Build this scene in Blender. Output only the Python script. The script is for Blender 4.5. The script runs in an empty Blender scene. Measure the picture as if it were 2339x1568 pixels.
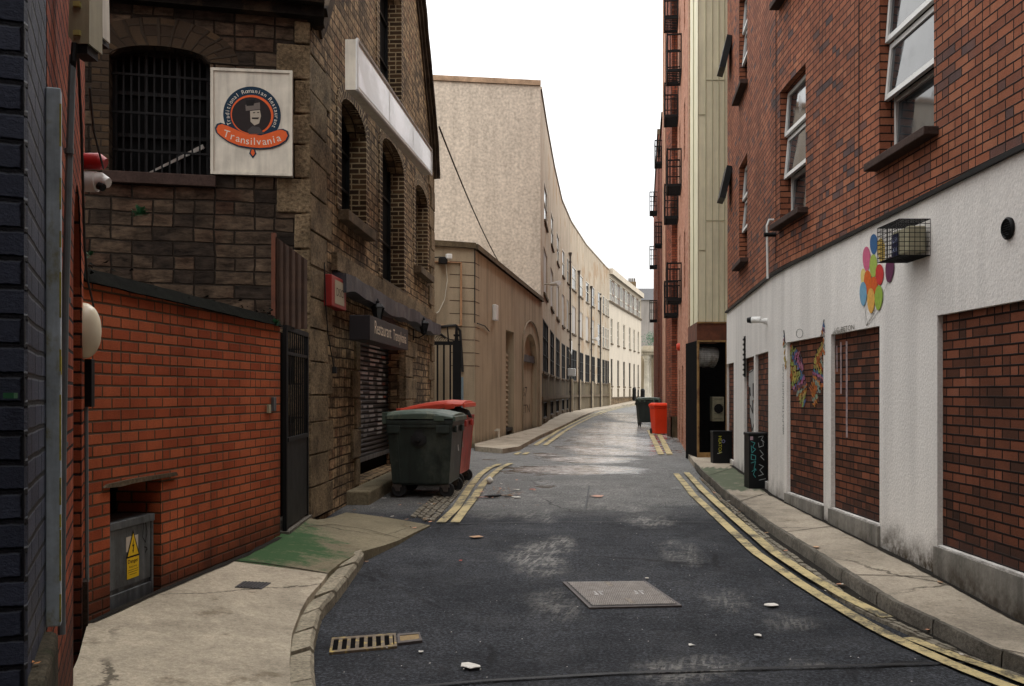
import bpy, bmesh, math, random
from mathutils import Vector, Matrix, noise as mnoise
R = math.radians
rnd = random.Random(7)
SC = bpy.context.scene
COL = SC.collection

# ------------------------------------------------------------------ camera
H = 1.68            # eye height above the road near the camera
F = 2274.0          # focal length in the pixels of a 2339 px wide picture
CX, HY = 1169.5, 898.0
cam = bpy.data.cameras.new("camera"); cam_o = bpy.data.objects.new("camera", cam); COL.objects.link(cam_o)
cam.sensor_width = 36.0; cam.lens = F / 2339 * 36; cam.shift_y = (HY - 784) / 2339
cam.clip_start = 0.05; cam.clip_end = 3000
cam_o.location = (0, 0, H); cam_o.rotation_euler = (R(90), 0, 0)
SC.camera = cam_o
# ------------------------------------------------------------------ overcast sky
SUN_EL, SUN_ROT = R(48), R(35)
w = bpy.data.worlds.new("World"); SC.world = w; w.use_nodes = True
nt = w.node_tree; bg = nt.nodes['Background']
sky = nt.nodes.new('ShaderNodeTexSky'); sky.sky_type = 'NISHITA'; sky.sun_disc = False
sky.sun_elevation = SUN_EL; sky.sun_rotation = SUN_ROT; sky.air_density = 1.0; sky.dust_density = 3.0
tc = nt.nodes.new('ShaderNodeTexCoord'); nz = nt.nodes.new('ShaderNodeTexNoise'); nz.inputs['Scale'].default_value = 2.2
nz.inputs['Detail'].default_value = 5
cr = nt.nodes.new('ShaderNodeValToRGB')
cr.color_ramp.elements[0].position = .3; cr.color_ramp.elements[0].color = (16.0, 16.3, 16.6, 1)
cr.color_ramp.elements[1].position = .75; cr.color_ramp.elements[1].color = (21.0, 20.7, 20.2, 1)
mx = nt.nodes.new('ShaderNodeMix'); mx.data_type = 'RGBA'; mx.inputs[0].default_value = .93
nt.links.new(tc.outputs['Generated'], nz.inputs['Vector']); nt.links.new(nz.outputs['Fac'], cr.inputs['Fac'])
sz = nt.nodes.new('ShaderNodeSeparateXYZ'); nt.links.new(tc.outputs['Generated'], sz.inputs[0])
gr = nt.nodes.new('ShaderNodeMapRange'); nt.links.new(sz.outputs[2], gr.inputs[0]); gr.inputs[1].default_value = 0; gr.inputs[2].default_value = 1; gr.inputs[3].default_value = .455; gr.inputs[4].default_value = 1.5
gv = nt.nodes.new('ShaderNodeVectorMath'); gv.operation = 'SCALE'; nt.links.new(cr.outputs[0], gv.inputs[0]); nt.links.new(gr.outputs[0], gv.inputs['Scale'])
nt.links.new(sky.outputs[0], mx.inputs[6]); nt.links.new(gv.outputs[0], mx.inputs[7])
nt.links.new(mx.outputs[2], bg.inputs['Color']); bg.inputs['Strength'].default_value = 0.085
sl = bpy.data.lights.new("sun", 'SUN'); sl.energy = .9; sl.angle = R(25); sl.color = (1, .97, .93)
so = bpy.data.objects.new("sun", sl); COL.objects.link(so)
so.rotation_euler = (R(90) - SUN_EL, 0, R(180) - SUN_ROT)
SC.view_settings.view_transform = 'Standard'; SC.view_settings.look = 'None'
SC.view_settings.exposure = 0.6; SC.view_settings.gamma = 1
SC.cycles.max_bounces = 6; SC.cycles.diffuse_bounces = 3; SC.cycles.glossy_bounces = 3
SC.cycles.use_adaptive_sampling = True

# ------------------------------------------------------------------ projection helpers
def interp(x, xs, ys):
    if x <= xs[0]: return ys[0]
    for i in range(1, len(xs)):
        if x <= xs[i]:
            t = (x - xs[i-1]) / (xs[i] - xs[i-1]); return ys[i-1] + t * (ys[i] - ys[i-1])
    return ys[-1]
RY = [-20, 4, 6.7, 8.1, 12.5, 15, 38, 65, 92, 110, 300]
RZ = [-.05, -.02, .02, .09, .21, .25, .31, .31, .36, .70, 1.5]
def zr(X, Y): return interp(Y, RY, RZ)                 # road surface
def zp(X, Y): return zr(X, Y) + .11                    # pavements on the right and far left
def zl(X, Y):                                          # near left pavement, tilted up to the wall
    kerb = zr(X, Y) + interp(Y, [7.9, 9.7], [.09, .012])
    wall = interp(Y, [4, 6.1, 9.4, 12], [.27, .29, .38, .38])
    t = min(1, max(0, (-X - .95) / 1.5)); return kerb + (wall - kerb) * t
def G(x, y, zf=zr, dz=0.0):                            # a pixel on a ground surface
    Y = 1.4 * F / (y - HY)
    for _ in range(40):
        X = (x - CX) * Y / F
        Y = .5 * Y + .5 * (H - zf(X, Y) - dz) * F / (y - HY)
    X = (x - CX) * Y / F
    return Vector((X, Y, zf(X, Y) + dz))
def PX(x, y, Z): return Vector(((x - CX) * Z / F, Z, H - (y - HY) * Z / F))

class Path:                                            # a wall's line on plan
    def __init__(self, pts):
        self.p = [Vector((a, b)) for a, b in pts]; self.s = [0.0]; self.n = []
        for i in range(1, len(self.p)):
            d = self.p[i] - self.p[i-1]; self.s.append(self.s[-1] + d.length)
            n = Vector((d.y, -d.x)).normalized()
            if n.dot(-self.p[i-1]) < 0 and n.dot(-self.p[i]) < 0 or n.dot(-(self.p[i]+self.p[i-1])/2) < 0: n = -n
            self.n.append(n)
    def seg(self, s):
        for i in range(1, len(self.p)):
            if s <= self.s[i] + 1e-9: return i
        return len(self.p) - 1
    def pos(self, s, off=0.0):
        i = self.seg(s); t = (s - self.s[i-1]) / (self.s[i] - self.s[i-1])
        q = self.p[i-1].lerp(self.p[i], t); n = self.n[i-1]
        if abs(s - self.s[i]) < 1e-6 and i < len(self.p) - 1: n = (n + self.n[i]).normalized()
        elif abs(s - self.s[i-1]) < 1e-6 and i > 1: n = (n + self.n[i-2]).normalized()
        return q + n * off
    def sx(self, x):                                   # where the column of pixel x meets the wall
        k = (x - CX) / F
        for i in range(1, len(self.p)):
            a, b = self.p[i-1], self.p[i]
            fa, fb = a.x - k * a.y, b.x - k * b.y
            if fa * fb <= 0 and fa != fb:
                t = fa / (fa - fb)
                if (a.lerp(b, t)).y > .3: return self.s[i-1] + t * (self.s[i] - self.s[i-1])
        a, b = self.p[-2], self.p[-1]
        fa, fb = a.x - k * a.y, b.x - k * b.y
        return self.s[-2] + fa / (fa - fb) * (self.s[-1] - self.s[-2])
    def sy(self, Z):
        for i in range(1, len(self.p)):
            a, b = self.p[i-1].y, self.p[i].y
            if (a - Z) * (b - Z) <= 0 and a != b: return self.s[i-1] + (Z - a) / (b - a) * (self.s[i] - self.s[i-1])
        return self.s[-1]
    def z(self, x, y): return H - (y - HY) * self.pos(self.sx(x)).y / F
    def fr(self, s, z=0.0, off=0.0):
        i = self.seg(s); n = Vector((*self.n[i-1], 0)); q = self.pos(s) + self.n[i-1] * off
        return Fr(Vector((q.x, q.y, z)), Vector((0, 0, 1)).cross(n), Vector((0, 0, 1)), n)
    def at(self, x, y, off=0.0): return self.fr(self.sx(x), self.z(x, y), off)
class Fr:
    def __init__(s, o, u, v, n): s.o, s.u, s.v, s.n = Vector(o), Vector(u), Vector(v), Vector(n)
    def p(s, a, b, c=0.0): return s.o + s.u * a + s.v * b + s.n * c
    def rot(s, ang, axis='n', o=None):
        ax = getattr(s, axis); m = Matrix.Rotation(ang, 3, ax)
        return Fr(o or s.o, m @ s.u, m @ s.v, m @ s.n)
WF = Fr((0, 0, 0), (1, 0, 0), (0, 1, 0), (0, 0, 1))
def up_fr(o, ang=0):                                   # frame with v up, u along ang, n towards the camera side
    u = Vector((math.cos(ang), math.sin(ang), 0)); v = Vector((0, 0, 1)); return Fr(o, u, v, u.cross(v))

def c(r, g, b): return tuple(((v/255)/12.92 if v/255 <= .04045 else ((v/255+.055)/1.055)**2.4) for v in (r, g, b))

# ------------------------------------------------------------------ mesh builder
_tc = {}
def text_geo(s):
    if s not in _tc:
        cu = bpy.data.curves.new("t", 'FONT'); cu.body = s; cu.resolution_u = 3; cu.size = 1
        o = bpy.data.objects.new("t", cu); COL.objects.link(o); bpy.context.view_layer.update()
        m = o.to_mesh(); vs = [(v.co.x, v.co.y) for v in m.vertices]; ps = [tuple(p.vertices) for p in m.polygons]
        o.to_mesh_clear(); bpy.data.objects.remove(o); bpy.data.curves.remove(cu)
        xs = [a for a, b in vs] or [0, 1]
        _tc[s] = (vs, ps, min(xs), max(xs))
    return _tc[s]
class MB:
    def __init__(s): s.v, s.f, s.uv, s.c = [], [], [], []
    def face(s, pts, uv=None, col=None):
        i = len(s.v); s.v += [Vector(p) for p in pts]; s.f.append(tuple(range(i, i + len(pts)))); s.uv.append(uv); s.c.append(col); return s
    def box(s, fr, a0, a1, b0, b1, c0, c1, col=None):
        q = lambda a, b, d: fr.p(a, b, d)
        for f in (((a0,b0,c1),(a1,b0,c1),(a1,b1,c1),(a0,b1,c1)), ((a1,b0,c0),(a0,b0,c0),(a0,b1,c0),(a1,b1,c0)),
                  ((a0,b0,c0),(a0,b0,c1),(a0,b1,c1),(a0,b1,c0)), ((a1,b0,c1),(a1,b0,c0),(a1,b1,c0),(a1,b1,c1)),
                  ((a0,b1,c1),(a1,b1,c1),(a1,b1,c0),(a0,b1,c0)), ((a0,b0,c0),(a1,b0,c0),(a1,b0,c1),(a0,b0,c1))):
            s.face([q(*t) for t in f], col=col)
        return s
    def hull8(s, b, t, col=None):                      # bottom ring of 4, top ring of 4 (counter-clockwise from above)
        s.face(b[::-1], col=col); s.face(t, col=col)
        for i in range(len(b)): s.face([b[i], b[(i+1) % len(b)], t[(i+1) % len(b)], t[i]], col=col)
        return s
    def prism(s, fr, pts, c0, c1, col=None):
        n = len(pts)
        s.face([fr.p(a, b, c1) for a, b in pts], col=col); s.face([fr.p(a, b, c0) for a, b in pts][::-1], col=col)
        for i in range(n):
            a, b = pts[i], pts[(i+1) % n]
            s.face([fr.p(*a, c0), fr.p(*b, c0), fr.p(*b, c1), fr.p(*a, c1)], col=col)
        return s
    def tube(s, pts, r, n=8, col=None, cap=True):
        pts = [Vector(p) for p in pts]; rings = []; ref = None
        for i, p in enumerate(pts):
            d = (pts[min(i+1, len(pts)-1)] - pts[max(i-1, 0)]).normalized()
            if ref is None or abs(ref.dot(d)) > .95: ref = Vector((0, 0, 1)) if abs(d.z) < .9 else Vector((1, 0, 0))
            a = d.cross(ref).normalized(); b = a.cross(d).normalized(); ref = b
            rr = r[i] if isinstance(r, (list, tuple)) else r
            rings.append([p + a * rr * math.cos(2*math.pi*k/n) + b * rr * math.sin(2*math.pi*k/n) for k in range(n)])
        for i in range(len(rings)-1):
            for k in range(n):
                s.face([rings[i][k], rings[i+1][k], rings[i+1][(k+1) % n], rings[i][(k+1) % n]], col=col)
        if cap: s.face(rings[0], col=col); s.face(rings[-1][::-1], col=col)
        return s
    def lathe(s, fr, prof, n=16, col=None):            # prof: (radius, height along fr.n)
        for i in range(len(prof)-1):
            (r0, h0), (r1, h1) = prof[i], prof[i+1]
            for k in range(n):
                a, b = 2*math.pi*k/n, 2*math.pi*(k+1)/n
                s.face([fr.p(r0*math.cos(a), r0*math.sin(a), h0), fr.p(r0*math.cos(b), r0*math.sin(b), h0),
                        fr.p(r1*math.cos(b), r1*math.sin(b), h1), fr.p(r1*math.cos(a), r1*math.sin(a), h1)], col=col)
        return s
    def ellipse(s, fr, a, b, ra, rb, cc, col, n=28, rot=0):
        ca, sa = math.cos(rot), math.sin(rot)
        s.face([fr.p(a + ra*math.cos(t)*ca - rb*math.sin(t)*sa, b + ra*math.cos(t)*sa + rb*math.sin(t)*ca, cc)
                for t in [2*math.pi*k/n for k in range(n)]], col=col); return s
    def ring(s, fr, a, b, r0, r1, cc, col, t0=0, t1=2*math.pi, n=40):
        for k in range(n):
            p, q = t0 + (t1-t0)*k/n, t0 + (t1-t0)*(k+1)/n
            s.face([fr.p(a+r0*math.cos(p), b+r0*math.sin(p), cc), fr.p(a+r1*math.cos(p), b+r1*math.sin(p), cc),
                    fr.p(a+r1*math.cos(q), b+r1*math.sin(q), cc), fr.p(a+r0*math.cos(q), b+r0*math.sin(q), cc)], col=col)
        return s
    def line(s, fr, pts, wd, cc, col):                 # a flat brush stroke
        for i in range(len(pts)-1):
            p, q = Vector(pts[i]), Vector(pts[i+1]); d = q - p
            if d.length < 1e-6: continue
            d.normalize(); o = Vector((-d.y, d.x)) * wd / 2; p2, q2 = p - d*wd*.3, q + d*wd*.3
            s.face([fr.p(*(p2-o), cc+i*.0001), fr.p(*(q2-o), cc+i*.0001), fr.p(*(q2+o), cc+i*.0001), fr.p(*(p2+o), cc+i*.0001)], col=col)
        return s
    def text(s, fr, t, size, a, b, cc, col, width=None, align='c', rot=0, shear=0):
        vs, ps, x0, x1 = text_geo(t); sxx = size
        if width: sxx = width / max(1e-6, x1 - x0)
        off = (x0 + x1)/2 if align == 'c' else x0
        ca, sa = math.cos(rot), math.sin(rot)
        for p in ps:
            pts = []
            for i in p:
                x, y = (vs[i][0] - off) * sxx + vs[i][1] * size * shear, vs[i][1] * size
                pts.append(fr.p(a + x*ca - y*sa, b + x*sa + y*ca, cc))
            s.face(pts, col=col)
        return s
    def jitter(s, amp, sc=3.0):
        for v in s.v:
            q = v * sc; v += Vector((mnoise.noise(q), mnoise.noise(q + Vector((9, 3, 1))), mnoise.noise(q + Vector((2, 7, 5))))) * amp
        return s
def build(name, mb, mat, parent=None, local=False, smooth=False, bevel=0, thing=None):
    off = Vector((0, 0, 0))
    if parent is not None and not local: off = world_loc(parent)
    elif parent is None and not local and mb.v:
        lo = Vector([min(v[i] for v in mb.v) for i in range(3)]); hi = Vector([max(v[i] for v in mb.v) for i in range(3)])
        off = Vector(((lo.x+hi.x)/2, (lo.y+hi.y)/2, lo.z))
    me = bpy.data.meshes.new(name)
    me.from_pydata([v - off for v in mb.v], [], mb.f)
    me.uv_layers.new(name="UVMap"); k = 0; UVS = []; CLS = []
    hascol = any(cc is not None for cc in mb.c)
    for fi, f in enumerate(mb.f):
        uv = mb.uv[fi]
        if uv is None:
            n = Vector((0, 0, 0)); P = [mb.v[i] for i in f]
            for i in range(len(P)): n += P[i].cross(P[(i+1) % len(P)])
            n = n.normalized() if n.length > 1e-12 else Vector((0, 0, 1))
            if abs(n.z) > .75: uv = [(q.x, q.y) for q in P]
            else:
                t = Vector((0, 0, 1)).cross(n).normalized(); uv = [(q.dot(t), q.z) for q in P]
        for j in range(len(f)):
            UVS += [uv[j][0], uv[j][1]]
            if hascol:
                cc = mb.c[fi] or (.5, .5, .5); CLS += [cc[0], cc[1], cc[2], 1.0]
    me.uv_layers["UVMap"].data.foreach_set('uv', UVS)
    if hascol: me.color_attributes.new("Col", 'FLOAT_COLOR', 'CORNER').data.foreach_set('color', CLS)
    if smooth or bevel:
        bm = bmesh.new(); bm.from_mesh(me); bmesh.ops.remove_doubles(bm, verts=bm.verts, dist=1e-5)
        bmesh.ops.recalc_face_normals(bm, faces=bm.faces); bm.to_mesh(me); bm.free()
    if smooth:
        me.polygons.foreach_set('use_smooth', [True] * len(me.polygons))
        try: me.set_sharp_from_angle(angle=R(35))
        except Exception: pass
    o = bpy.data.objects.new(name, me); COL.objects.link(o); me.materials.append(mat)
    if bevel:
        bv = o.modifiers.new("bevel", 'BEVEL'); bv.width = bevel; bv.segments = 2; bv.limit_method = 'ANGLE'; bv.angle_limit = R(40)
    if parent is not None: o.parent = parent
    elif not local: o.location = off
    return o
def world_loc(o):
    l = Vector(o.location)
    while o.parent: o = o.parent; l += Vector(o.location)
    return l
def tag(o, label, cat, group=None):
    o['label'] = label; o['category'] = cat
    if group: o['group'] = group
    return o
def thing(name, label, cat, loc, group=None, rz=0):
    o = bpy.data.objects.new(name, None); COL.objects.link(o); o.location = loc; o.rotation_euler = (0, 0, rz)
    o.empty_display_size = .2
    return tag(o, label, cat, group)
def struct(o, kind='structure'): o['kind'] = kind; return o
def copy_tree(o, parent=None):
    d = o.copy(); COL.objects.link(d); d.parent = parent
    for ch in list(o.children): copy_tree(ch, d)
    return d

# ------------------------------------------------------------------ materials
class NB:
    def __init__(s, name):
        s.m = bpy.data.materials.new(name); s.m.use_nodes = True; s.t = s.m.node_tree; s.b = s.t.nodes['Principled BSDF']
    def n(s, typ, **kw):
        x = s.t.nodes.new(typ)
        for k, v in kw.items(): setattr(x, k, v)
        return x
    def l(s, a, b): s.t.links.new(a, b)
    def put(s, sock, v):
        if hasattr(v, 'is_output') or isinstance(v, bpy.types.NodeSocket): s.l(v, sock)
        else:
            if isinstance(v, tuple) and len(v) == 3 and sock.type == 'RGBA': v = (*v, 1)
            sock.default_value = v
    def math(s, op, a, b=0.0, cc=0.0, clamp=False):
        x = s.n('ShaderNodeMath', operation=op); x.use_clamp = clamp
        s.put(x.inputs[0], a); s.put(x.inputs[1], b)
        if len(x.inputs) > 2: s.put(x.inputs[2], cc)
        return x.outputs[0]
    def uv(s): return s.n('ShaderNodeTexCoord').outputs['UV']
    def obj(s): return s.n('ShaderNodeTexCoord').outputs['Object']
    def pos(s): return s.n('ShaderNodeNewGeometry').outputs['Position']
    def scale(s, v, k):
        x = s.n('ShaderNodeMapping'); s.l(v, x.inputs[0]); x.inputs['Scale'].default_value = k if isinstance(k, tuple) else (k, k, k); return x.outputs[0]
    def noise(s, v, sc, det=4, rough=.55, col=False):
        x = s.n('ShaderNodeTexNoise'); s.l(v, x.inputs['Vector']); x.inputs['Scale'].default_value = sc
        x.inputs['Detail'].default_value = det; x.inputs['Roughness'].default_value = rough
        return x.outputs['Color' if col else 'Fac']
    def ramp(s, f, stops, interp='LINEAR'):
        x = s.n('ShaderNodeValToRGB'); s.put(x.inputs['Fac'], f); e = x.color_ramp.elements; x.color_ramp.interpolation = interp
        for i, (p, cc) in enumerate(stops):
            q = e[i] if i < 2 else e.new(p)
            q.position = p; q.color = (*cc, 1) if isinstance(cc, tuple) else (cc, cc, cc, 1)
        return x.outputs['Color']
    def mr(s, v, a, b, c0=0.0, d=1.0, smooth=True):
        x = s.n('ShaderNodeMapRange'); x.interpolation_type = 'SMOOTHSTEP' if smooth else 'LINEAR'
        s.put(x.inputs[0], v); s.put(x.inputs[1], a); s.put(x.inputs[2], b); s.put(x.inputs[3], c0); s.put(x.inputs[4], d); return x.outputs[0]
    def mix(s, f, a, b, blend='MIX'):
        x = s.n('ShaderNodeMix', data_type='RGBA', blend_type=blend); s.put(x.inputs[0], f); s.put(x.inputs[6], a); s.put(x.inputs[7], b); return x.outputs[2]
    def bump(s, h, dist, st=1.0, nrm=None):
        x = s.n('ShaderNodeBump'); s.put(x.inputs['Height'], h); x.inputs['Distance'].default_value = dist; x.inputs['Strength'].default_value = st
        if nrm: s.l(nrm, x.inputs['Normal'])
        s.l(x.outputs[0], s.b.inputs['Normal']); return x.outputs[0]
    def out(s, col=None, rough=None, metal=None, spec=None):
        if col is not None: s.put(s.b.inputs['Base Color'], col)
        if rough is not None: s.put(s.b.inputs['Roughness'], rough)
        if metal is not None: s.put(s.b.inputs['Metallic'], metal)
        if spec is None and metal is None: spec = .16
        if spec is not None: s.put(s.b.inputs['Specular IOR Level'], spec)
        return s.m
def m_brick(name, stops, mortar, bw=.225, bh=.075, mw=.011, flem=.0, bumpd=.012, stain=(.35, 1.0), grime=None, rough=.85, irr=.006, interp='LINEAR', bigvar=.35, irrs=9, fsc=(70, .35, 1.0)):
    k = NB(name); uv = k.uv(); o = k.obj()
    nz = k.noise(k.scale(uv, (irrs*.6, irrs, irrs)), 1, 3, col=True)
    vm = k.n('ShaderNodeVectorMath', operation='SUBTRACT'); k.l(nz, vm.inputs[0]); vm.inputs[1].default_value = (.5, .5, .5)
    vs = k.n('ShaderNodeVectorMath', operation='SCALE'); k.l(vm.outputs[0], vs.inputs[0]); vs.inputs['Scale'].default_value = irr
    va = k.n('ShaderNodeVectorMath', operation='ADD'); k.l(uv, va.inputs[0]); k.l(vs.outputs[0], va.inputs[1])
    sp = k.n('ShaderNodeSeparateXYZ'); k.l(va.outputs[0], sp.inputs[0]); u, v = sp.outputs[0], sp.outputs[1]
    vv = k.math('DIVIDE', v, bh); row = k.math('FLOOR', vv)
    uu = k.math('ADD', k.math('DIVIDE', u, bw), k.math('MULTIPLY', row, .5)); cell = k.math('FLOOR', uu)
    fu, fv = k.math('FRACT', uu), k.math('FRACT', vv)
    cb = k.n('ShaderNodeCombineXYZ'); k.l(cell, cb.inputs[0]); k.l(row, cb.inputs[1])
    w1 = k.n('ShaderNodeTexWhiteNoise'); w1.noise_dimensions = '3D'; k.l(cb.outputs[0], w1.inputs['Vector'])
    split = k.math('GREATER_THAN', w1.outputs['Value'], 1 - flem) if flem else None
    half = k.math('FLOOR', k.math('MULTIPLY', fu, 2))
    if flem:
        cb2 = k.n('ShaderNodeCombineXYZ'); k.l(cell, cb2.inputs[0]); k.l(row, cb2.inputs[1]); k.l(k.math('ADD', k.math('MULTIPLY', half, split), 3), cb2.inputs[2])
    else:
        cb2 = k.n('ShaderNodeCombineXYZ'); k.l(cell, cb2.inputs[0]); k.l(row, cb2.inputs[1]); cb2.inputs[2].default_value = 5
    w2 = k.n('ShaderNodeTexWhiteNoise'); w2.noise_dimensions = '3D'; k.l(cb2.outputs[0], w2.inputs['Vector'])
    du = k.math('MULTIPLY', k.math('MINIMUM', fu, k.math('SUBTRACT', 1, fu)), bw)
    dv = k.math('MULTIPLY', k.math('MINIMUM', fv, k.math('SUBTRACT', 1, fv)), bh)
    d = k.math('MINIMUM', du, dv)
    if flem:
        dh = k.math('MULTIPLY', k.math('ABSOLUTE', k.math('SUBTRACT', fu, .5)), bw)
        dh = k.math('ADD', dh, k.math('MULTIPLY', k.math('SUBTRACT', 1, split), 1))
        d = k.math('MINIMUM', d, dh)
    rag = k.math('MULTIPLY', k.math('SUBTRACT', k.noise(k.scale(uv, (60, 60, 60)), 1, 2), .5), mw * .5)
    mask = k.mr(k.math('ADD', d, rag), mw*.32, mw*.72)
    big = k.noise(o, .9, 3); val = k.math('ADD', k.math('MULTIPLY', w2.outputs['Value'], 1 - bigvar), k.math('MULTIPLY', k.mr(big, .3, .7), bigvar))
    bc = k.ramp(val, stops, interp)
    fine = k.noise(k.scale(o, (.8, .8, 2.0) if fsc[0] < 40 else (1, 1, 1.6)), fsc[0], 6, .72); bc = k.mix(.88 if fsc[0] < 40 else .55, bc, k.ramp(fine, [(.3, fsc[1]), (.7, fsc[2])]), 'MULTIPLY')
    mo = k.mix(.5, mortar, k.ramp(k.noise(o, 6, 4), [(.3, .4), (.7, 1.0)]), 'MULTIPLY')
    col = k.mix(mask, mo, bc)
    st = k.ramp(k.noise(k.scale(o, (1, 1, .45)), 1.3, 6, .65), [(.3, stain[0]), (.62, stain[1])])
    col = k.mix(.6, col, st, 'MULTIPLY')
    if grime:                                          # (z where it ends, colour): splash dirt along the foot of the wall
        ps = k.n('ShaderNodeSeparateXYZ'); k.l(k.pos(), ps.inputs[0])
        g = k.mr(k.math('ADD', ps.outputs[2], k.math('MULTIPLY', k.noise(o, 4, 4), .5)), grime[0]+.1, grime[0] + .55, 1, 0)
        col = k.mix(k.math('MULTIPLY', g, .75), col, grime[1])
    hgt = k.math('ADD', mask, k.math('MULTIPLY', fine, .25)); k.bump(hgt, bumpd, .9)
    return k.out(col, rough)
def m_rubble(name, stops, mortar, bw=.42, bh=.15, stain=.3, mw=.016, irr=.055, bumpd=.10, flem=.45):
    return m_brick(name, stops, mortar, bw=bw, bh=bh, mw=mw, flem=flem, bumpd=bumpd, stain=(stain, 1.0), irr=irr, irrs=2.8, fsc=(7, .05, 1.9), bigvar=.45, rough=.92)
def m_stone(name, base, var=.35, sc=9, bumpd=.02, rough=.88, stain=.4, moss=None):
    k = NB(name); o = k.obj(); f = k.noise(o, sc*4, 5, .7); g = k.noise(o, sc*.35, 5, .6)
    col = k.mix(.7, base, k.ramp(f, [(.3, 1-var*1.6), (.7, 1+var*.5)]), 'MULTIPLY')
    col = k.mix(.8, col, k.ramp(g, [(.3, stain), (.62, 1.0)]), 'MULTIPLY')
    if moss: col = k.mix(k.mr(k.noise(o, 5, 5), .5, .68), col, moss)
    k.bump(f, bumpd, .8); return k.out(col, rough)
def m_render(name, base, streak=.3, gc=.86, rough=.9, bumpd=.006, patch=None, grain=60, foot=None):
    k = NB(name); o = k.obj(); ps = k.pos()
    g = k.noise(ps, .55, 6, .65); s1 = k.noise(k.scale(ps, (2.2, 2.2, .16)), 1.6, 5, .6); f = k.noise(ps, grain, 3)
    col = k.mix(1, base, k.ramp(g, [(.3, 1-streak*.7), (.65, 1.0)]), 'MULTIPLY')
    col = k.mix(1, col, k.ramp(s1, [(.36, 1-streak), (.56, 1.0)]), 'MULTIPLY')
    col = k.mix(1, col, k.ramp(f, [(.3, gc), (.7, 1.08)]), 'MULTIPLY')
    if patch: col = k.mix(k.mr(k.noise(ps, .35, 5, .7), .52, .6, 0, .8), col, patch)
    if foot:
        sp = k.n('ShaderNodeSeparateXYZ'); k.l(ps, sp.inputs[0])
        gg = k.mr(k.math('ADD', sp.outputs[2], k.math('MULTIPLY', k.noise(ps, 2.5, 5, .7), foot[2])), foot[0], foot[0]+foot[1], 1, 0)
        col = k.mix(k.math('MULTIPLY', gg, k.mr(k.noise(ps, 9, 4, .7), .25, .6, .35, 1)), col, foot[3])
    k.bump(k.noise(ps, grain*.7, 4), bumpd, .8); return k.out(col, rough)
def m_plain(name, base, rough=.5, metal=0, var=.2, sc=6, spec=None, bumpd=0, streak=0, dirt=None):
    k = NB(name); o = k.obj(); col = k.mix(1, base, k.ramp(k.noise(o, sc, 6, .65), [(.3, 1-var), (.7, 1+var*.4)]), 'MULTIPLY')
    if streak: col = k.mix(1, col, k.ramp(k.noise(k.scale(o, (6, 6, .5)), 2.5, 5, .6), [(.35, 1-streak), (.6, 1.0)]), 'MULTIPLY')
    if dirt: col = k.mix(k.mr(k.noise(k.scale(o, (1, 1, .6)), sc*.7, 6, .7), .5, .66, 0, .8), col, dirt)
    if bumpd: k.bump(k.noise(o, sc*8, 4), bumpd, .6)
    r = k.math('ADD', rough - .08, k.math('MULTIPLY', k.noise(o, sc*2, 4), .18))
    return k.out(col, r, metal, spec)
def m_paint(name, rough=.6, wear=.25, under=None):     # colours come from the face colours of the mesh
    k = NB(name); a = k.n('ShaderNodeAttribute'); a.attribute_name = 'Col'; o = k.pos()
    col = k.mix(1, a.outputs['Color'], k.ramp(k.noise(o, 25, 5, .7), [(.3, 1-wear), (.6, 1.0)]), 'MULTIPLY')
    return k.out(col, rough)
def m_glass(name, base=(.015, .018, .02), rough=.05):
    k = NB(name); o = k.pos(); k.bump(k.noise(o, 1.2, 2), .004, .15)
    r = k.math('ADD', rough, k.math('MULTIPLY', k.mr(k.noise(o, 5, 4), .45, .7), .12))
    return k.out(k.mix(k.mr(k.noise(o, 2, 5), .4, .7), base, tuple(min(1, v*2.5+.02) for v in base)), r, 0, .7)

M = {}
M['brick_red'] = m_brick('brick_red', [(0, c(156, 72, 40)), (.35, c(182, 90, 54)), (.7, c(200, 106, 66)), (1, c(166, 78, 46))], c(96, 76, 56), flem=.12, stain=(.3, 1.1), grime=(.42, c(60, 42, 30)), mw=.013, bumpd=.014)
M['brick_orange'] = m_brick('brick_orange', [(0, c(136, 60, 38)), (.5, c(172, 84, 54)), (1, c(190, 102, 66))], c(40, 32, 28), stain=(.3, 1), grime=(.6, c(28, 20, 17)), mw=.014, bumpd=.02)
M['brick_blue'] = m_brick('brick_blue', [(0, c(56, 61, 76)), (.5, c(74, 80, 98)), (1, c(92, 98, 114))], c(22, 22, 30), mw=.014, bumpd=.03, rough=.5, stain=(.45, 1), irr=.01, bigvar=.5)
M['brick_mixed'] = m_brick('brick_mixed', [(0, c(88, 76, 78)), (.10, c(110, 86, 82)), (.22, c(148, 92, 70)), (.6, c(170, 104, 76)), (.85, c(182, 118, 88)), (1, c(150, 88, 64))], c(48, 36, 30), flem=.35, stain=(.42, 1.05), mw=.012, bigvar=.18)
M['brick_panel'] = m_brick('brick_panel', [(0, c(58, 42, 34)), (.25, c(88, 56, 42)), (.6, c(122, 72, 51)), (.9, c(146, 88, 64)), (1, c(156, 108, 90))], c(28, 20, 17), flem=.2, stain=(.5, 1), grime=(.45, c(50, 42, 40)), mw=.014, bigvar=.3)
M['brick_far'] = m_brick('brick_far', [(0, c(86, 50, 40)), (.4, c(150, 82, 60)), (.8, c(178, 100, 74)), (1, c(110, 64, 52))], c(92, 70, 58), stain=(.5, 1), mw=.016, bigvar=.3, grime=(.7, c(58, 48, 42)))
M['brick_pink'] = m_brick('brick_pink', [(0, c(176, 118, 94)), (.5, c(206, 148, 122)), (1, c(220, 168, 144))], c(170, 132, 112), stain=(.6, 1), mw=.012, bigvar=.2)
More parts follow.
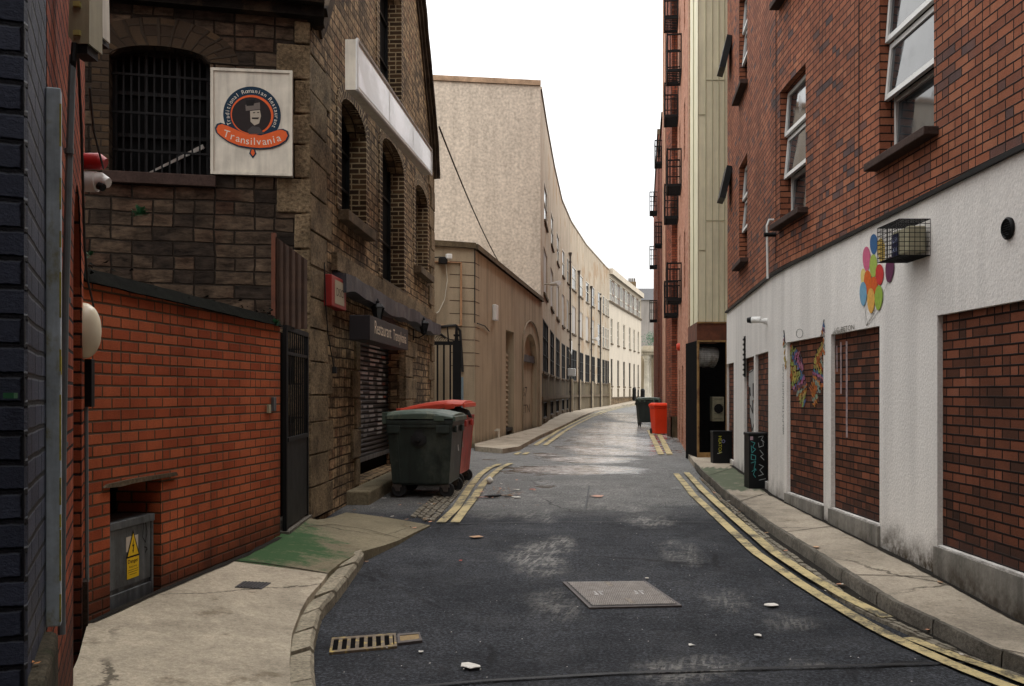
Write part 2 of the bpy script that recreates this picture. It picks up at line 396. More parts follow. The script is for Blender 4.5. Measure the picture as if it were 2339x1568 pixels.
M['brick_dark'] = m_brick('brick_dark', [(0, c(52, 42, 34)), (.5, c(74, 60, 46)), (1, c(96, 76, 54))], c(62, 52, 42), flem=.15, stain=(.4, 1), mw=.014, bumpd=.015, irr=.02)
M['brick_brown'] = m_brick('brick_brown', [(0, c(56, 44, 34)), (.5, c(88, 68, 50)), (1, c(118, 90, 62))], c(190, 168, 132), flem=.15, stain=(.5, 1), mw=.018, bumpd=.015, irr=.012)
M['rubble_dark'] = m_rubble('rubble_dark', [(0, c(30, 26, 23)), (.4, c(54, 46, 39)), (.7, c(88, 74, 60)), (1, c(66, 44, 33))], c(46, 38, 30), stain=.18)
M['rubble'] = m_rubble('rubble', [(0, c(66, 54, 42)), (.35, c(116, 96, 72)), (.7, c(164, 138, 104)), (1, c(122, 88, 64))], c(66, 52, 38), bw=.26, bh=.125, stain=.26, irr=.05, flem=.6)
M['granite'] = m_stone('granite', c(148, 128, 100), .95, 7, .05, stain=.16)
M['granite_grey'] = m_stone('granite_grey', c(150, 138, 112), .45, 10, .014, stain=.5, moss=None)
M['sill'] = m_stone('sill', c(112, 96, 76), .4, 9, .012, stain=.3)
M['sill_dark'] = m_stone('sill_dark', c(78, 62, 56), .3, 9, .008, stain=.5)
M['roof'] = m_plain('roof_slate', c(62, 60, 62), .7, var=.4, sc=3, bumpd=.01)
M['eave'] = m_plain('eave_dark', c(30, 26, 23), .9, var=.6, sc=5, bumpd=.02, spec=.1, dirt=c(60, 48, 36))
M['render_annex'] = m_render('render_annex', c(180, 165, 140), .30, foot=(.35, .5, .35, c(70, 66, 52)))
M['render_gable'] = m_render('render_gable', c(214, 201, 184), .14, grain=11, bumpd=.012, gc=.66)
M['render_beige'] = m_render('render_beige', c(196, 180, 158), .26, gc=.75, patch=c(160, 134, 106), grain=40)
M['render_base'] = m_render('render_base', c(116, 102, 80), .6, grain=8, bumpd=.04, patch=c(92, 84, 62))
M['render_cream'] = m_render('render_cream', c(208, 196, 178), .14, grain=30)
M['render_white'] = m_render('render_white', c(236, 232, 226), .13, grain=55, foot=(.48, .40, .60, c(70, 60, 46)))
M['render_grey'] = m_render('render_grey', c(156, 149, 142), .2)
M['plinth'] = m_render('plinth', c(150, 146, 138), .45, grain=30, foot=(.34, .40, .6, c(56, 46, 34)))
M['black'] = m_plain('black_metal', c(20, 20, 21), .6, 0, .3, 8, .2)
M['blackp'] = m_plain('black_paint', c(16, 18, 20), .5, 0, .3, 3, .25, dirt=c(32, 33, 33))
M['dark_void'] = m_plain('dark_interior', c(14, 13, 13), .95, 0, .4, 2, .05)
M['mesh_dark'] = m_plain('dark_window', c(12, 12, 13), .8, 0, .5, 2, .12)
M['steel'] = m_plain('galvanised', c(190, 204, 210), .5, .1, .35, 9, streak=.35, dirt=c(128, 122, 60))
M['pipe_grey'] = m_plain('pipe_grey', c(100, 108, 110), .5, .2, .3, 8)
M['cab'] = m_plain('cabinet_grey', c(112, 116, 118), .5, .35, .45, 7, streak=.6, bumpd=.002, dirt=c(58, 60, 62))
M['cream_box'] = m_plain('cream_plastic', c(170, 164, 136), .5, 0, .2, 6, streak=.2)
M['white_paint'] = m_plain('white_paint', c(222, 222, 218), .4, 0, .12, 6)
M['white_dirty'] = m_plain('white_dirty', c(214, 208, 192), .5, 0, .2, 4, streak=.2)
M['rust'] = m_plain('rust', c(104, 58, 36), .8, .1, .5, 5, bumpd=.006, dirt=c(50, 28, 22))
M['rust_trim'] = m_plain('rust_trim', c(150, 116, 70), .8, .1, .4, 8, dirt=c(84, 48, 30))
M['clad'] = m_plain('olive_cladding', c(226, 219, 188), .6, .1, .14, 1.6, streak=.12)
M['glass'] = m_glass('window_glass')
M['glass_pale'] = m_glass('pale_glass', c(120, 120, 116), .2)
M['board'] = m_plain('window_board', c(186, 180, 172), .55, 0, .12, 2, streak=.1)
M['green_bin'] = m_plain('green_bin', c(42, 52, 47), .5, 0, .35, 3, dirt=c(70, 76, 68), streak=.3, bumpd=.002)
M['green_lid'] = m_plain('green_lid', c(80, 96, 84), .5, 0, .3, 7, dirt=c(124, 128, 108))
M['red_bin'] = m_plain('red_bin', c(180, 54, 42), .5, 0, .35, 4, dirt=c(204, 110, 96), streak=.25)
M['red_lid'] = m_plain('red_lid', c(214, 74, 50), .4, 0, .2, 4)
M['red_small'] = m_plain('red_small_bin', c(236, 62, 22), .45, 0, .1, 3)
M['rubber'] = m_plain('rubber', c(24, 24, 25), .7, 0, .3, 12)
M['alu'] = m_plain('galv_bin', c(196, 196, 192), .45, .4, .3, 5, streak=.3, dirt=c(104, 92, 70))
M['paint'] = m_paint('painted_marks')
M['paintw'] = m_paint('worn_paint', .7, .7)
M['emblem'] = m_paint('printed_emblem', .55, .12)
M['tarp'] = m_plain('tarp', c(58, 60, 68), .5, 0, .4, 5, bumpd=.01, dirt=c(96, 94, 92))
M['leaf_green'] = m_plain('leaf_green', c(46, 104, 66), .6, 0, .4, 12)
M['moss'] = m_plain('moss', c(17, 18, 13), .95, 0, .6, 14, .05, bumpd=.03, dirt=c(22, 21, 17))
M['paper'] = m_plain('paper', c(225, 220, 210), .7, 0, .15, 30)
M['card'] = m_plain('card', c(176, 140, 112), .8, 0, .3, 30)
M['leaf_dry'] = m_plain('dry_leaf', c(196, 158, 124), .8, 0, .3, 40)
M['iron'] = m_plain('cast_iron', c(92, 84, 80), .5, .35, .45, 14, bumpd=.004)
k = NB('lightbox'); o_ = k.obj()
LBm = k.out(k.mix(k.mr(k.noise(k.scale(o_, (1, .5, 1)), 1.0, 5, .6), .42, .6), c(190, 186, 180), c(244, 244, 246)), .2); M['lightbox'] = LBm
# asphalt: wear and wetness come from masks stored on the road's vertices
def m_road():
    k = NB('asphalt'); p = k.pos()
    wa = k.n('ShaderNodeAttribute'); wa.attribute_name = 'wear'; we = k.n('ShaderNodeAttribute'); we.attribute_name = 'wet'
    fine = k.noise(p, 48, 7, .82); mid = k.noise(p, 9, 6, .7); big = k.noise(p, .7, 5, .6)
    base = k.mix(k.mr(big, .35, .65), c(42, 44, 48), c(58, 60, 64))
    sp = k.n('ShaderNodeSeparateXYZ'); k.l(p, sp.inputs[0])
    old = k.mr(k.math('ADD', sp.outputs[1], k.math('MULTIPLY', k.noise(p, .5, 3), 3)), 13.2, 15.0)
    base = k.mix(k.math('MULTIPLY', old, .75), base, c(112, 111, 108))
    base = k.mix(.8, base, k.ramp(fine, [(.38, .05), (.5, .85), (.6, 3.0)]), 'MULTIPLY')
    base = k.mix(.6, base, k.ramp(mid, [(.3, .6), (.7, 1.25)]), 'MULTIPLY')
    # pale scuffed paint in a tread pattern
    rp_ = k.n('ShaderNodeMapping'); k.l(p, rp_.inputs[0]); rp_.inputs['Rotation'].default_value = (0, 0, R(14))
    sc1 = k.mr(k.noise(k.scale(rp_.outputs[0], (26, 3.2, 1)), 1, 4, .6), .47, .57); sc2 = k.mr(k.noise(k.scale(p, (3.5, 24, 1)), 1, 4, .6), .52, .60)
    pat = k.math('MAXIMUM', sc1, k.math('MULTIPLY', sc2, .8))
    spk = k.math('MULTIPLY', k.mr(k.noise(p, 30, 6, .8), .30, .62), k.mr(k.noise(p, 2.6, 5, .7), .36, .54))
    wm = k.math('MULTIPLY', k.math('MULTIPLY', wa.outputs['Fac'], k.math('ADD', .16, k.math('MULTIPLY', pat, .62))), spk, clamp=True)
    base = k.mix(k.math('MULTIPLY', wm, .72), base, c(200, 196, 188))
    puddle_shine = k.math('MULTIPLY', k.mr(we.outputs['Fac'], .45, .8), k.mr(k.noise(p, 3.2, 7, .8), .40, .52))
    base = k.mix(k.math('MULTIPLY', puddle_shine, .85), base, c(206, 196, 190))  # bright reflection of the puddles painted in as pale colour
    vo = k.n('ShaderNodeTexVoronoi', feature='DISTANCE_TO_EDGE'); vo.inputs['Scale'].default_value = .55; k.l(k.mix(.25, p, k.noise(p, 1.4, 5, .7, col=True)), vo.inputs['Vector'])
    crk = k.math('MULTIPLY', k.mr(vo.outputs['Distance'], .004, .012, 1, 0), k.mr(k.noise(p, .6, 2), .5, .6))
    base = k.mix(k.math('MULTIPLY', crk, .7), base, c(22, 22, 24))
    wet = k.math('MULTIPLY', we.outputs['Fac'], 1.0)
    wmask = k.mr(k.math('ADD', wet, k.math('MULTIPLY', k.math('SUBTRACT', k.noise(p, 1.5, 7, .72), .5), 1.5)), .34, .5)
    base = k.mix(k.math('MULTIPLY', wmask, k.math('SUBTRACT', .5, k.math('MULTIPLY', puddle_shine, .35))), base, c(60, 58, 56))
    r = k.math('SUBTRACT', .72, k.math('MULTIPLY', k.mr(k.noise(p, 2.2, 6, .7), .4, .7), .18))
    r = k.math('SUBTRACT', r, k.math('MULTIPLY', wmask, .44)); r = k.math('MAXIMUM', r, .16)
    h = k.math('MULTIPLY', k.math('ADD', fine, k.math('MULTIPLY', mid, .6)), k.math('SUBTRACT', 1, k.math('MULTIPLY', wmask, .97)))
    k.bump(h, .012, .8)
    return k.out(base, r, 0, k.math('ADD', .10, k.math('MULTIPLY', k.math('MAXIMUM', k.math('MULTIPLY', old, .5), wmask), .42)))
M['road'] = m_road()
def m_concrete(name, base, sc=1.0, green=None, stain=.5):
    k = NB(name); p = k.pos()
    col = k.mix(1, base, k.ramp(k.noise(p, 1.3*sc, 6, .65), [(.3, stain), (.6, 1.0)]), 'MULTIPLY')
    col = k.mix(.8, col, k.ramp(k.noise(p, 90, 3), [(.3, .72), (.7, 1.12)]), 'MULTIPLY')
    col = k.mix(k.mr(k.noise(p, 2.4, 5, .75), .56, .68, 0, .55), col, c(96, 84, 62))
    vo = k.n('ShaderNodeTexVoronoi', feature='DISTANCE_TO_EDGE'); vo.inputs['Scale'].default_value = .45; k.l(k.mix(.22, p, k.noise(p, 1.8, 6, .75, col=True)), vo.inputs['Vector'])
    crk = k.math('MULTIPLY', k.mr(vo.outputs['Distance'], .002, .007, 1, 0), k.mr(k.noise(p, .8, 2), .46, .56))
    col = k.mix(k.math('MULTIPLY', crk, .75), col, c(60, 54, 44))
    vg = k.n('ShaderNodeTexVoronoi', feature='F1'); vg.inputs['Scale'].default_value = 3.2; k.l(p, vg.inputs['Vector'])
    col = k.mix(k.math('MULTIPLY', k.mr(vg.outputs['Distance'], .04, .075, 1, 0), k.mr(k.noise(p, 1.1, 2), .45, .6, 0, .6)), col, c(86, 80, 68))
    col = k.mix(.55, col, k.ramp(k.noise(p, 28, 6, .8), [(.36, .55), (.6, 1.15)]), 'MULTIPLY')
    if green:
        g = k.n('ShaderNodeAttribute'); g.attribute_name = 'wear'
        gm = k.mr(k.math('ADD', g.outputs['Fac'], k.math('MULTIPLY', k.math('SUBTRACT', k.noise(p, 3.4, 8, .8), .5), 1.6)), .38, .72, 0, .9)
        col = k.mix(gm, col, green)
    k.bump(k.noise(p, 60, 4), .004, .7)
    return k.out(col, .82)
M['conc'] = m_concrete('concrete', c(196, 184, 162))
M['conc_green'] = m_concrete('painted_concrete', c(140, 130, 106), green=c(42, 82, 44), stain=.6)
M['conc_right'] = m_concrete('pavement_concrete', c(180, 168, 150), green=c(78, 88, 68))
M['kerb'] = m_stone('kerb_granite', c(178, 168, 146), .5, 9, .012, stain=.55, moss=None)
M['kerb_dark'] = m_stone('kerb_dark', c(122, 116, 106), .5, 9, .012, stain=.4)
M['sett'] = m_stone('setts', c(150, 142, 126), .5, 9, .012, stain=.5)
M['tar'] = m_plain('tar', c(24, 25, 28), .5, 0, .4, 9, .3, bumpd=.006)
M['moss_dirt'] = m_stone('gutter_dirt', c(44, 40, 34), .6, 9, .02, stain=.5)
k = NB('road_paint'); p_ = k.pos()
base_ = k.mix(k.mr(k.math('ADD', k.noise(p_, 3, 5, .7), k.math('MULTIPLY', k.noise(p_, 40, 4, .8), .6)), .72, .98), c(200, 182, 134), c(84, 80, 70))
k.bump(k.noise(p_, 80, 3), .004, .6); M['yellow'] = k.out(k.mix(.5, base_, k.ramp(k.noise(p_, 100, 3), [(.3, .7), (.7, 1.1)]), 'MULTIPLY'), .6)
k = NB('road_paint_white'); p_ = k.pos()
M['white_line'] = k.out(k.mix(k.mr(k.noise(p_, 20, 5, .8), .45, .6), c(190, 186, 176), c(90, 88, 84)), .5)

# ------------------------------------------------------------------ ground, road, pavements
gm = MB(); gm.face([(-1500, -600, -.6), (1500, -600, -.6), (1500, 2500, -.6), (-1500, 2500, -.6)])
struct(build('ground', gm, M['conc'], local=True))
def frange(a, b, st):
    o, x = [], a
    while x < b - 1e-6: o.append(x); x += st
    return o
RXs = [-40, -25, -15, -8, -5] + frange(-4, 6.6, .12) + frange(6.6, 20, 1.2) + [25, 40, 80]
RYs = [-20, -10, 0, 3] + frange(3.6, 24, .12) + frange(24, 60, .5) + frange(60, 130, 2) + [150, 180, 220, 300]
wear_px = [  # (x, y, rx, ry, strength) in the picture, turned into places on the road
 (1225, 1270, 70, 34, 1), (1285, 1245, 34, 22, 1), (1195, 1268, 28, 22, .8), (1240, 1290, 60, 28, .8), (1250, 1178, 26, 16, 1), (1200, 1178, 22, 14, .6), (1245, 1137, 18, 8, 1),
 (1210, 1135, 18, 8, .8), (1245, 1102, 16, 6, 1), (1270, 1380, 60, 40, .55), (1555, 1262, 40, 30, .7), (1480, 1190, 60, 16, .9), (1430, 1160, 50, 10, .9),
 (1660, 1370, 60, 30, .55), (1530, 1535, 70, 30, .8), (1620, 1525, 80, 30, .9), (1800, 1420, 60, 22, .5), (1120, 1180, 40, 10, .4), (1350, 1150, 60, 14, .5),
 (1330, 1105, 80, 10, .6), (1390, 1130, 60, 12, .6), (1420, 1115, 40, 8, .7), (1860, 1515, 50, 15, .5)]
wet_px = [(1310, 1073, 120, 9, 1.15), (1250, 1074, 60, 5, .9), (1340, 1050, 80, 7, 1.05), (1290, 1048, 50, 5, .7), (1360, 1028, 70, 7, .8), (1400, 1005, 100, 14, .75),
 (1430, 975, 60, 12, .85), (1400, 985, 90, 8, .7), (1390, 1035, 90, 6, .7), (1460, 1020, 60, 14, .55), (1500, 990, 30, 20, .6), (1420, 948, 60, 10, .5), (1250, 1040, 40, 5, .6),(1310,1022,50,5,.6),
 (1250, 1110, 30, 8, .35), (1450, 960, 40, 6, .7)]
def px_blobs(L):
    o = []
    for x, y, rx, ry, s in L:
        cc = G(x, y); dx = abs(G(x + rx, y).x - cc.x); dy = abs(G(x, y - ry).y - G(x, y + ry).y) / 2; o.append((cc.x, cc.y, dx, dy, s))
    return o
WB, WT = px_blobs(wear_px), px_blobs(wet_px)
def blob(L, X, Y, sharp=False):
    t = 0
    for x, y, dx, dy, s in L:
        d = ((X-x)/dx)**2 + ((Y-y)/dy)**2
        if d < 4: t = max(t, s * (1 - min(1, d/1.1))**.5 if sharp else s * math.exp(-d*.9))
    return t
rm = MB(); me = bpy.data.meshes.new('road'); vs = []; fs = []
for Y in RYs:
    for X in RXs: vs.append((X, Y, zr(X, Y) + .008 * mnoise.noise(Vector((X*.8, Y*.5, 0)))))
nx = len(RXs)
for j in range(len(RYs)-1):
    for i in range(nx-1): fs.append((j*nx+i, j*nx+i+1, (j+1)*nx+i+1, (j+1)*nx+i))
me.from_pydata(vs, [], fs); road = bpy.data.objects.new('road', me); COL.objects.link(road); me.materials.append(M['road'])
a1 = me.attributes.new('wear', 'FLOAT', 'POINT'); a2 = me.attributes.new('wet', 'FLOAT', 'POINT')
a1.data.foreach_set('value', [blob(WB, v[0], v[1], True) if 3 < v[1] < 26 else 0 for v in vs])
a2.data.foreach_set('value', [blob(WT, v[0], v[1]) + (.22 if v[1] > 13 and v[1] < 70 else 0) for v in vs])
me.polygons.foreach_set('use_smooth', [True]*len(fs)); struct(road)
def resample(pts, n):
    L = [0]
    for a, b in zip(pts, pts[1:]): L.append(L[-1] + (Vector(b) - Vector(a)).length)
    o = []
    for k in range(n):
        t = L[-1] * k / (n - 1); i = 1
        while i < len(L) - 1 and L[i] < t: i += 1
        f = (t - L[i-1]) / max(1e-9, L[i] - L[i-1]); o.append(Vector(pts[i-1]).lerp(Vector(pts[i]), f))
    return o
def ribbon(name, A, B, zf, dz, mat, nseg=60, ncross=1, wearf=None, side=0.0, kind='structure', keep=False):
    """A, B: plan polylines [(X,Y)]; a surface between them on zf + dz, with a skirt of depth side on B's edge."""
    if not keep: A, B = resample(A, nseg), resample(B, nseg)
    m = MB(); W = []
    rows = []
    for a, b in zip(A, B):
        row = []
        for j in range(ncross + 1):
            q = Vector(a[:2]).lerp(Vector(b[:2]), j / ncross); row.append(Vector((q.x, q.y, zf(q.x, q.y) + dz)))
        rows.append(row)
    for i in range(len(rows)-1):
        for j in range(ncross):
            m.face([rows[i][j], rows[i+1][j], rows[i+1][j+1], rows[i][j+1]])
        if side:
            p, q = rows[i][-1], rows[i+1][-1]; m.face([p, q, q - Vector((0, 0, side)), p - Vector((0, 0, side))])
            p, q = rows[i][0], rows[i+1][0]; m.face([p, q, q - Vector((0, 0, side)), p - Vector((0, 0, side))])
    if side:
        for row in (rows[0], rows[-1]):
            for j in range(ncross): m.face([row[j], row[j+1], row[j+1] - Vector((0, 0, side)), row[j] - Vector((0, 0, side))])
    o = build(name, m, mat, local=True)
    if wearf:
        a = o.data.attributes.new('wear', 'FLOAT', 'POINT'); a.data.foreach_set('value', [wearf(v.co) for v in o.data.vertices])
    # normals up
    bm = bmesh.new(); bm.from_mesh(o.data)
    for f in bm.faces:
        if f.normal.z < -.3: f.normal_flip()
    bm.to_mesh(o.data); bm.free()
    return struct(o, kind)
def gp(L, zf=zr): return [G(x, y, zf).xy for x, y in L]
# near left: concrete slab, green painted slab, ramp down to the yard
kin = [(700, 1900), (690, 1700), (664, 1568), (661, 1515), (667, 1446), (687, 1393), (703, 1365), (738, 1327), (748, 1311)]
kout = [(765, 1900), (752, 1700), (723.6, 1568), (717, 1525), (716, 1449), (725, 1408), (736, 1371), (763, 1343), (794, 1308)]
wl = [(-60, 1900), (60, 1700), (150, 1568), (180, 1500), (200, 1425), (300, 1376), (400, 1334), (480, 1300), (527, 1281.5)]
ribbon('pavement', gp(wl, zl), gp(kin, zl), zl, 0, M['conc'], 40, 8, side=.2)
def gw(v): return max(0, 1.1 - .62*abs(v.x + 2.35) - .3*abs(v.y - 8.9)) * .95
ribbon('pavement', gp([(527, 1281.5), (590, 1252), (640, 1222), (694, 1181)], zl), gp([(748, 1311), (782, 1283), (829, 1260), (913, 1234)], zl), zl, .002, M['conc_green'], 20, 10, wearf=gw, side=.2)
def zramp(X, Y): return zr(X, Y) + .035
A_, B_ = gp([(694, 1181), (757, 1166), (790, 1150)], zl), gp([(913, 1234), (950, 1215), (983, 1200)], zl)
ribbon('pavement', A_, B_, lambda X, Y: zr(X, Y) + .010 + (zl(X, Y) - zr(X, Y))*interp(Y, [10.0, 12.2], [1, .1]), -.004, M['conc_green'], 10, 8, wearf=lambda v: gw(v)*.6, side=.15)
# kerb stones along the bend
ks_in = gp(kin + [(782, 1281), (785, 1264)], zl); ks_out = gp(kout + [(826, 1270), (832, 1256)], zl)
ki, ko = resample(ks_in, 200), resample(ks_out, 200)
cuts = [0, 22, 45, 66, 88, 106, 124, 141, 158, 178, 199]; km = MB()
for a, b in zip(cuts, cuts[1:]):
    n = 6; a2, b2 = a + 1, b - 1
    I = [ki[int(a2 + (b2-a2)*t/n)] for t in range(n+1)]; O = [ko[int(a2 + (b2-a2)*t/n)] for t in range(n+1)]
    g = rnd.uniform(.0, .02)
    for t in range(n):
        def q(P, dz): return Vector((P.x, P.y, zr(P.x, P.y) + .10 + g + dz))
        def qo(P, Q, f, dz): r = P.lerp(Q, f); return Vector((r.x, r.y, zr(r.x, r.y) + .10 + g + dz))
        km.face([q(I[t], 0), q(I[t+1], 0), qo(I[t+1], O[t+1], .85, .0), qo(I[t], O[t], .85, .0)])
        km.face([qo(I[t], O[t], .85, 0), qo(I[t+1], O[t+1], .85, 0), qo(I[t+1], O[t+1], 1, -.03), qo(I[t], O[t], 1, -.03)])
        km.face([qo(I[t], O[t], 1, -.03), qo(I[t+1], O[t+1], 1, -.03), qo(I[t+1], O[t+1], 1.02, -.25), qo(I[t], O[t], 1.02, -.25)])
    for t in (0, n):
        km.face([q(I[t], 0), qo(I[t], O[t], .85, 0), qo(I[t], O[t], 1, -.03), qo(I[t], O[t], 1, -.25), q(I[t], -.25)])
km.jitter(.007, 9); struct(build('kerb', km, M['kerb'], local=True))
# yard asphalt beside the restaurant: gutter setts
def setts(name, A, B, nr, mat, zf, lift, size=.17):
    n = max(2, int(sum((Vector(b)-Vector(a)).length for a, b in zip(A, A[1:])) / size)); A2, B2 = resample(A, n+1), resample(B, n+1); m = MB()
    for i in range(n):
        for j in range(nr):
            sh = .5 * (j % 2)
            def q(ii, jj):
                ii = min(n, ii + sh); k_ = int(min(n-1, ii)); f = ii - k_
                return A2[k_].lerp(A2[k_+1], f).lerp(B2[k_].lerp(B2[k_+1], f), jj / nr)
            e = .07; P = [q(i+e, j+e), q(i+1-e, j+e), q(i+1-e, j+1-e), q(i+e, j+1-e)]
            hgt = lift + rnd.uniform(-.006, .006); cen = (P[0]+P[2])/2
            top = [Vector((*(p.lerp(cen, .12)), zf(*p) + hgt)) for p in P]; bot = [Vector((*p, zf(*p) - .03)) for p in P]
            m.hull8(bot, top)
    m.jitter(.006, 9); return struct(build(name, m, mat, local=True))
setts('gutter_setts', gp([(936, 1181), (985, 1140), (1023, 1116), (1062, 1080)]), gp([(990, 1197), (1022, 1162), (1050, 1130), (1080, 1090)]), 4, M['sett'], zr, .02)
# right pavement
RW = Path([(3.60, -12), (3.465, 6.74), (3.43, 12.4), (3.455, 13.2), (4.12, 19.1)])          # foot of the right-hand building
kr = [(1586, 1056), (1610, 1082), (1657, 1124), (1734, 1180), (1777.6, 1210), (1874, 1271), (1950, 1322), (2032, 1372), (2159, 1429), (2230, 1466), (2339, 1505), (2600, 1610), (3200, 1850)]
KR = gp(kr, zp)
wallpts = [Vector((3.75, 21.4)), Vector((4.3, 20.4)), Vector((4.14, 19.1))] + [RW.pos(RW.sy(t)) for t in (18, 16.5, 15, 13.2, 11.5, 10, 8.5, 7.3, 6.2, 5, 4, 2.5)]
wallpts = [p + Vector((.03, 0)) for p in wallpts]
def rw_(v): return .75 if v.y > 13.6 and v.y < 17.6 else .1
KRs = resample(KR, 60); WPs = resample(wallpts, 60)
KRi = [k_ + (w_ - k_).normalized() * .06 for k_, w_ in zip(KRs, WPs)]
ribbon('pavement', WPs, KRi, zp, 0, M['conc_right'], 60, 6, wearf=rw_, side=.2, keep=True)
# kerb: stones with joints
km = MB()
K2, Ki2 = resample([tuple(p) for p in KRs], 181), resample([tuple(p) for p in KRi], 181)
for a in range(0, 180, 9):
    for t in range(a, a+9):
        e0 = .07 if t == a else 0; e1 = .07 if t == a+8 else 0
        P0, P1 = K2[t].lerp(K2[t+1], e0), K2[t].lerp(K2[t+1], 1-e1); Q0, Q1 = Ki2[t].lerp(Ki2[t+1], e0), Ki2[t].lerp(Ki2[t+1], 1-e1)
        z_ = lambda p, d: Vector((p.x, p.y, zp(p.x, p.y) + .004 + d))
        km.face([z_(Q0, 0), z_(Q1, 0), z_(P1.lerp(Q1, .18), 0), z_(P0.lerp(Q0, .18), 0)])
        km.face([z_(P0.lerp(Q0, .18), 0), z_(P1.lerp(Q1, .18), 0), z_(P1, -.02), z_(P0, -.02)])
        km.face([z_(P0, -.02), z_(P1, -.02), z_(P1, -.25), z_(P0, -.25)])
km.jitter(.01, 6); struct(build('kerb', km, M['kerb_dark'], local=True, smooth=True))
off = lambda L, d: [p + (Vector((1.0, -.0)) * -d) for p in L]
KG = [p for p in KRs]
setts('gutter_setts', [p - (w_-p).normalized()*.23 for p, w_ in zip(KRs[8:], WPs[8:])], [p - (w_-p).normalized()*.09 for p, w_ in zip(KRs[8:], WPs[8:])], 2, M['sett'], zr, .024, .14)
ribbon('gutter', [p - (w_-p).normalized()*.10 for p, w_ in zip(KRs, WPs)], [p for p in KRs], zr, .009, M['moss_dirt'], 60, 1, keep=True)
# far left pavement under the annex and the long office building
FP_out = gp([(1086, 1020), (1120, 1024), (1153, 1026), (1184, 1021), (1230, 996), (1285, 972.3), (1323.5, 953), (1362, 937.5), (1420, 926), (1458, 920), (1490, 918.4)], zp)
OF = Path([(1.09, 38), (1.48, 43), (2.15, 51), (3.0, 60), (4.0, 67.5), (5.8, 78), (8.7, 92), (10.95, 101), (15.3, 118)])
FP_in = [Vector((-.96, 25.45)), Vector((-.85, 25.6))] + [Vector((-.95 + 2.09*t, 25.4 + 12.6*t)) for t in (.15, .3, .5, .7, .9)] + [Vector(p) + Vector((0, 0)) for p in OF.p]
fo = resample([tuple(p) for p in FP_out], 70); fi = resample([tuple(p) for p in FP_in], 70)
ribbon('pavement', fi, fo, zp, 0, M['conc_right'], 70, 3, wearf=lambda v: .3, side=.2, keep=True)
def strip(name, P, wd, zf, lift, mat, n=40):
    P = resample([tuple(p)[:2] for p in P], n); A, B = [], []
    for i, p in enumerate(P):
        d = (P[min(i+1, n-1)] - P[max(i-1, 0)]).normalized(); nn = Vector((-d.y, d.x)) * wd / 2 * (1 + .5*mnoise.noise(Vector((p.x*5, p.y*5, 0)))); A.append(p + nn); B.append(p - nn)
    return ribbon(name, A, B, zf, lift, mat, n, 1, keep=True)
strip('wall_foot_dirt_shade', [p + Vector((-.05, 0)) for p in wallpts[3:]], .09, zp, .006, M['moss_dirt'], 120)  # dirt line that also paints contact shade along the wall foot
strip('wall_foot_dirt_shade', gp([(206, 1424), (300, 1380), (400, 1338), (480, 1304), (560, 1270), (640, 1229)], zl), .05, zl, .006, M['moss_dirt'], 60)
strip('pavement_joint', gp([(527, 1281.5), (600, 1288), (680, 1300), (748, 1311)], zl), .018, zl, .006, M['moss_dirt'])
strip('pavement_joint', gp([(694, 1205), (760, 1200), (840, 1212), (913, 1232)], zl), .014, zl, .010, M['moss_dirt'])
for Y_ in (5.4, 7.9, 10.6, 13.55, 17.6):
    i_ = min(range(60), key=lambda q: abs(WPs[q].y - Y_)); strip('pavement_joint', [WPs[i_], KRi[i_].lerp(KRs[i_], .5)], .012, zp, .006, M['moss_dirt'], 12)
strip('tar_seam', gp([(900, 1578), (1100, 1560), (1400, 1543), (1700, 1532), (2050, 1522), (2300, 1516)]), .035, zr, .014, M['tar'], 60)
strip('tar_seam', gp([(1346, 1112), (1340, 1150), (1335, 1172)]), .022, zr, .014, M['tar'], 20)
strip('tar_seam', gp([(990, 1200), (1060, 1199), (1200, 1196), (1420, 1194), (1650, 1196)]), .02, zr, .014, M['tar'], 50)
# yellow lines
def lines(name, L, wd, mat=M['yellow'], lift=.018):
    P = resample([tuple(p) for p in gp(L)], 60); A, B = [], []
    for i, p in enumerate(P):
        d = (P[min(i+1, 59)] - P[max(i-1, 0)]).normalized(); n = Vector((-d.y, d.x)) * wd / 2; A.append(p + n); B.append(p - n)
    return ribbon(name, A, B, zr, lift, mat, 60, 1, keep=True)
lines('road_marking', [(1544, 1084), (1582, 1132), (1626.5, 1173.5), (1678, 1221.6), (1726, 1266), (1777.6, 1302), (1829, 1338), (1879, 1370), (1981, 1431), (2083, 1482), (2197, 1533), (2286, 1568), (2600, 1680)], .10)
lines('road_marking', [(1568, 1084), (1602.5, 1122), (1650.6, 1166.7), (1705.5, 1214.8), (1760.5, 1262.9), (1777.6, 1276), (1854, 1327), (1930, 1373), (2027, 1421)], .10, lift=.034)
lines('road_marking', [(2075, 1464), (2184, 1507), (2286, 1543), (2339, 1565), (2600, 1662)], .09, lift=.024)
lines('road_marking', [(1007, 1197), (1042, 1163.7), (1062, 1132.7), (1078, 1108.8), (1098, 1085), (1118, 1070.6), (1141, 1062)], .11)
lines('road_marking', [(1039, 1197), (1064, 1163.7), (1085, 1137.4), (1103, 1108.8), (1121, 1089.7), (1144, 1070.6), (1167, 1060)], .11)
lines('road_marking', [(1178, 1040), (1186, 1035)], .11); lines('road_marking', [(1197, 1040), (1205, 1035)], .11)
lines('road_marking', [(1222, 1019), (1275, 985), (1310, 967), (1345, 951), (1380, 939), (1420, 930), (1462, 922)], .13)
lines('road_marking', [(1244, 1019), (1290, 986), (1320, 969), (1352, 953), (1384, 941), (1424, 931.5), (1466, 923)], .13)
lines('road_marking', [(1482, 984), (1493, 1005), (1510, 1040)], .14); lines('road_marking', [(1501, 984), (1512, 1005), (1530, 1040)], .14)
lines('road_marking', [(1352, 948), (1400, 947), (1462, 946)], .5, M['white_line'])
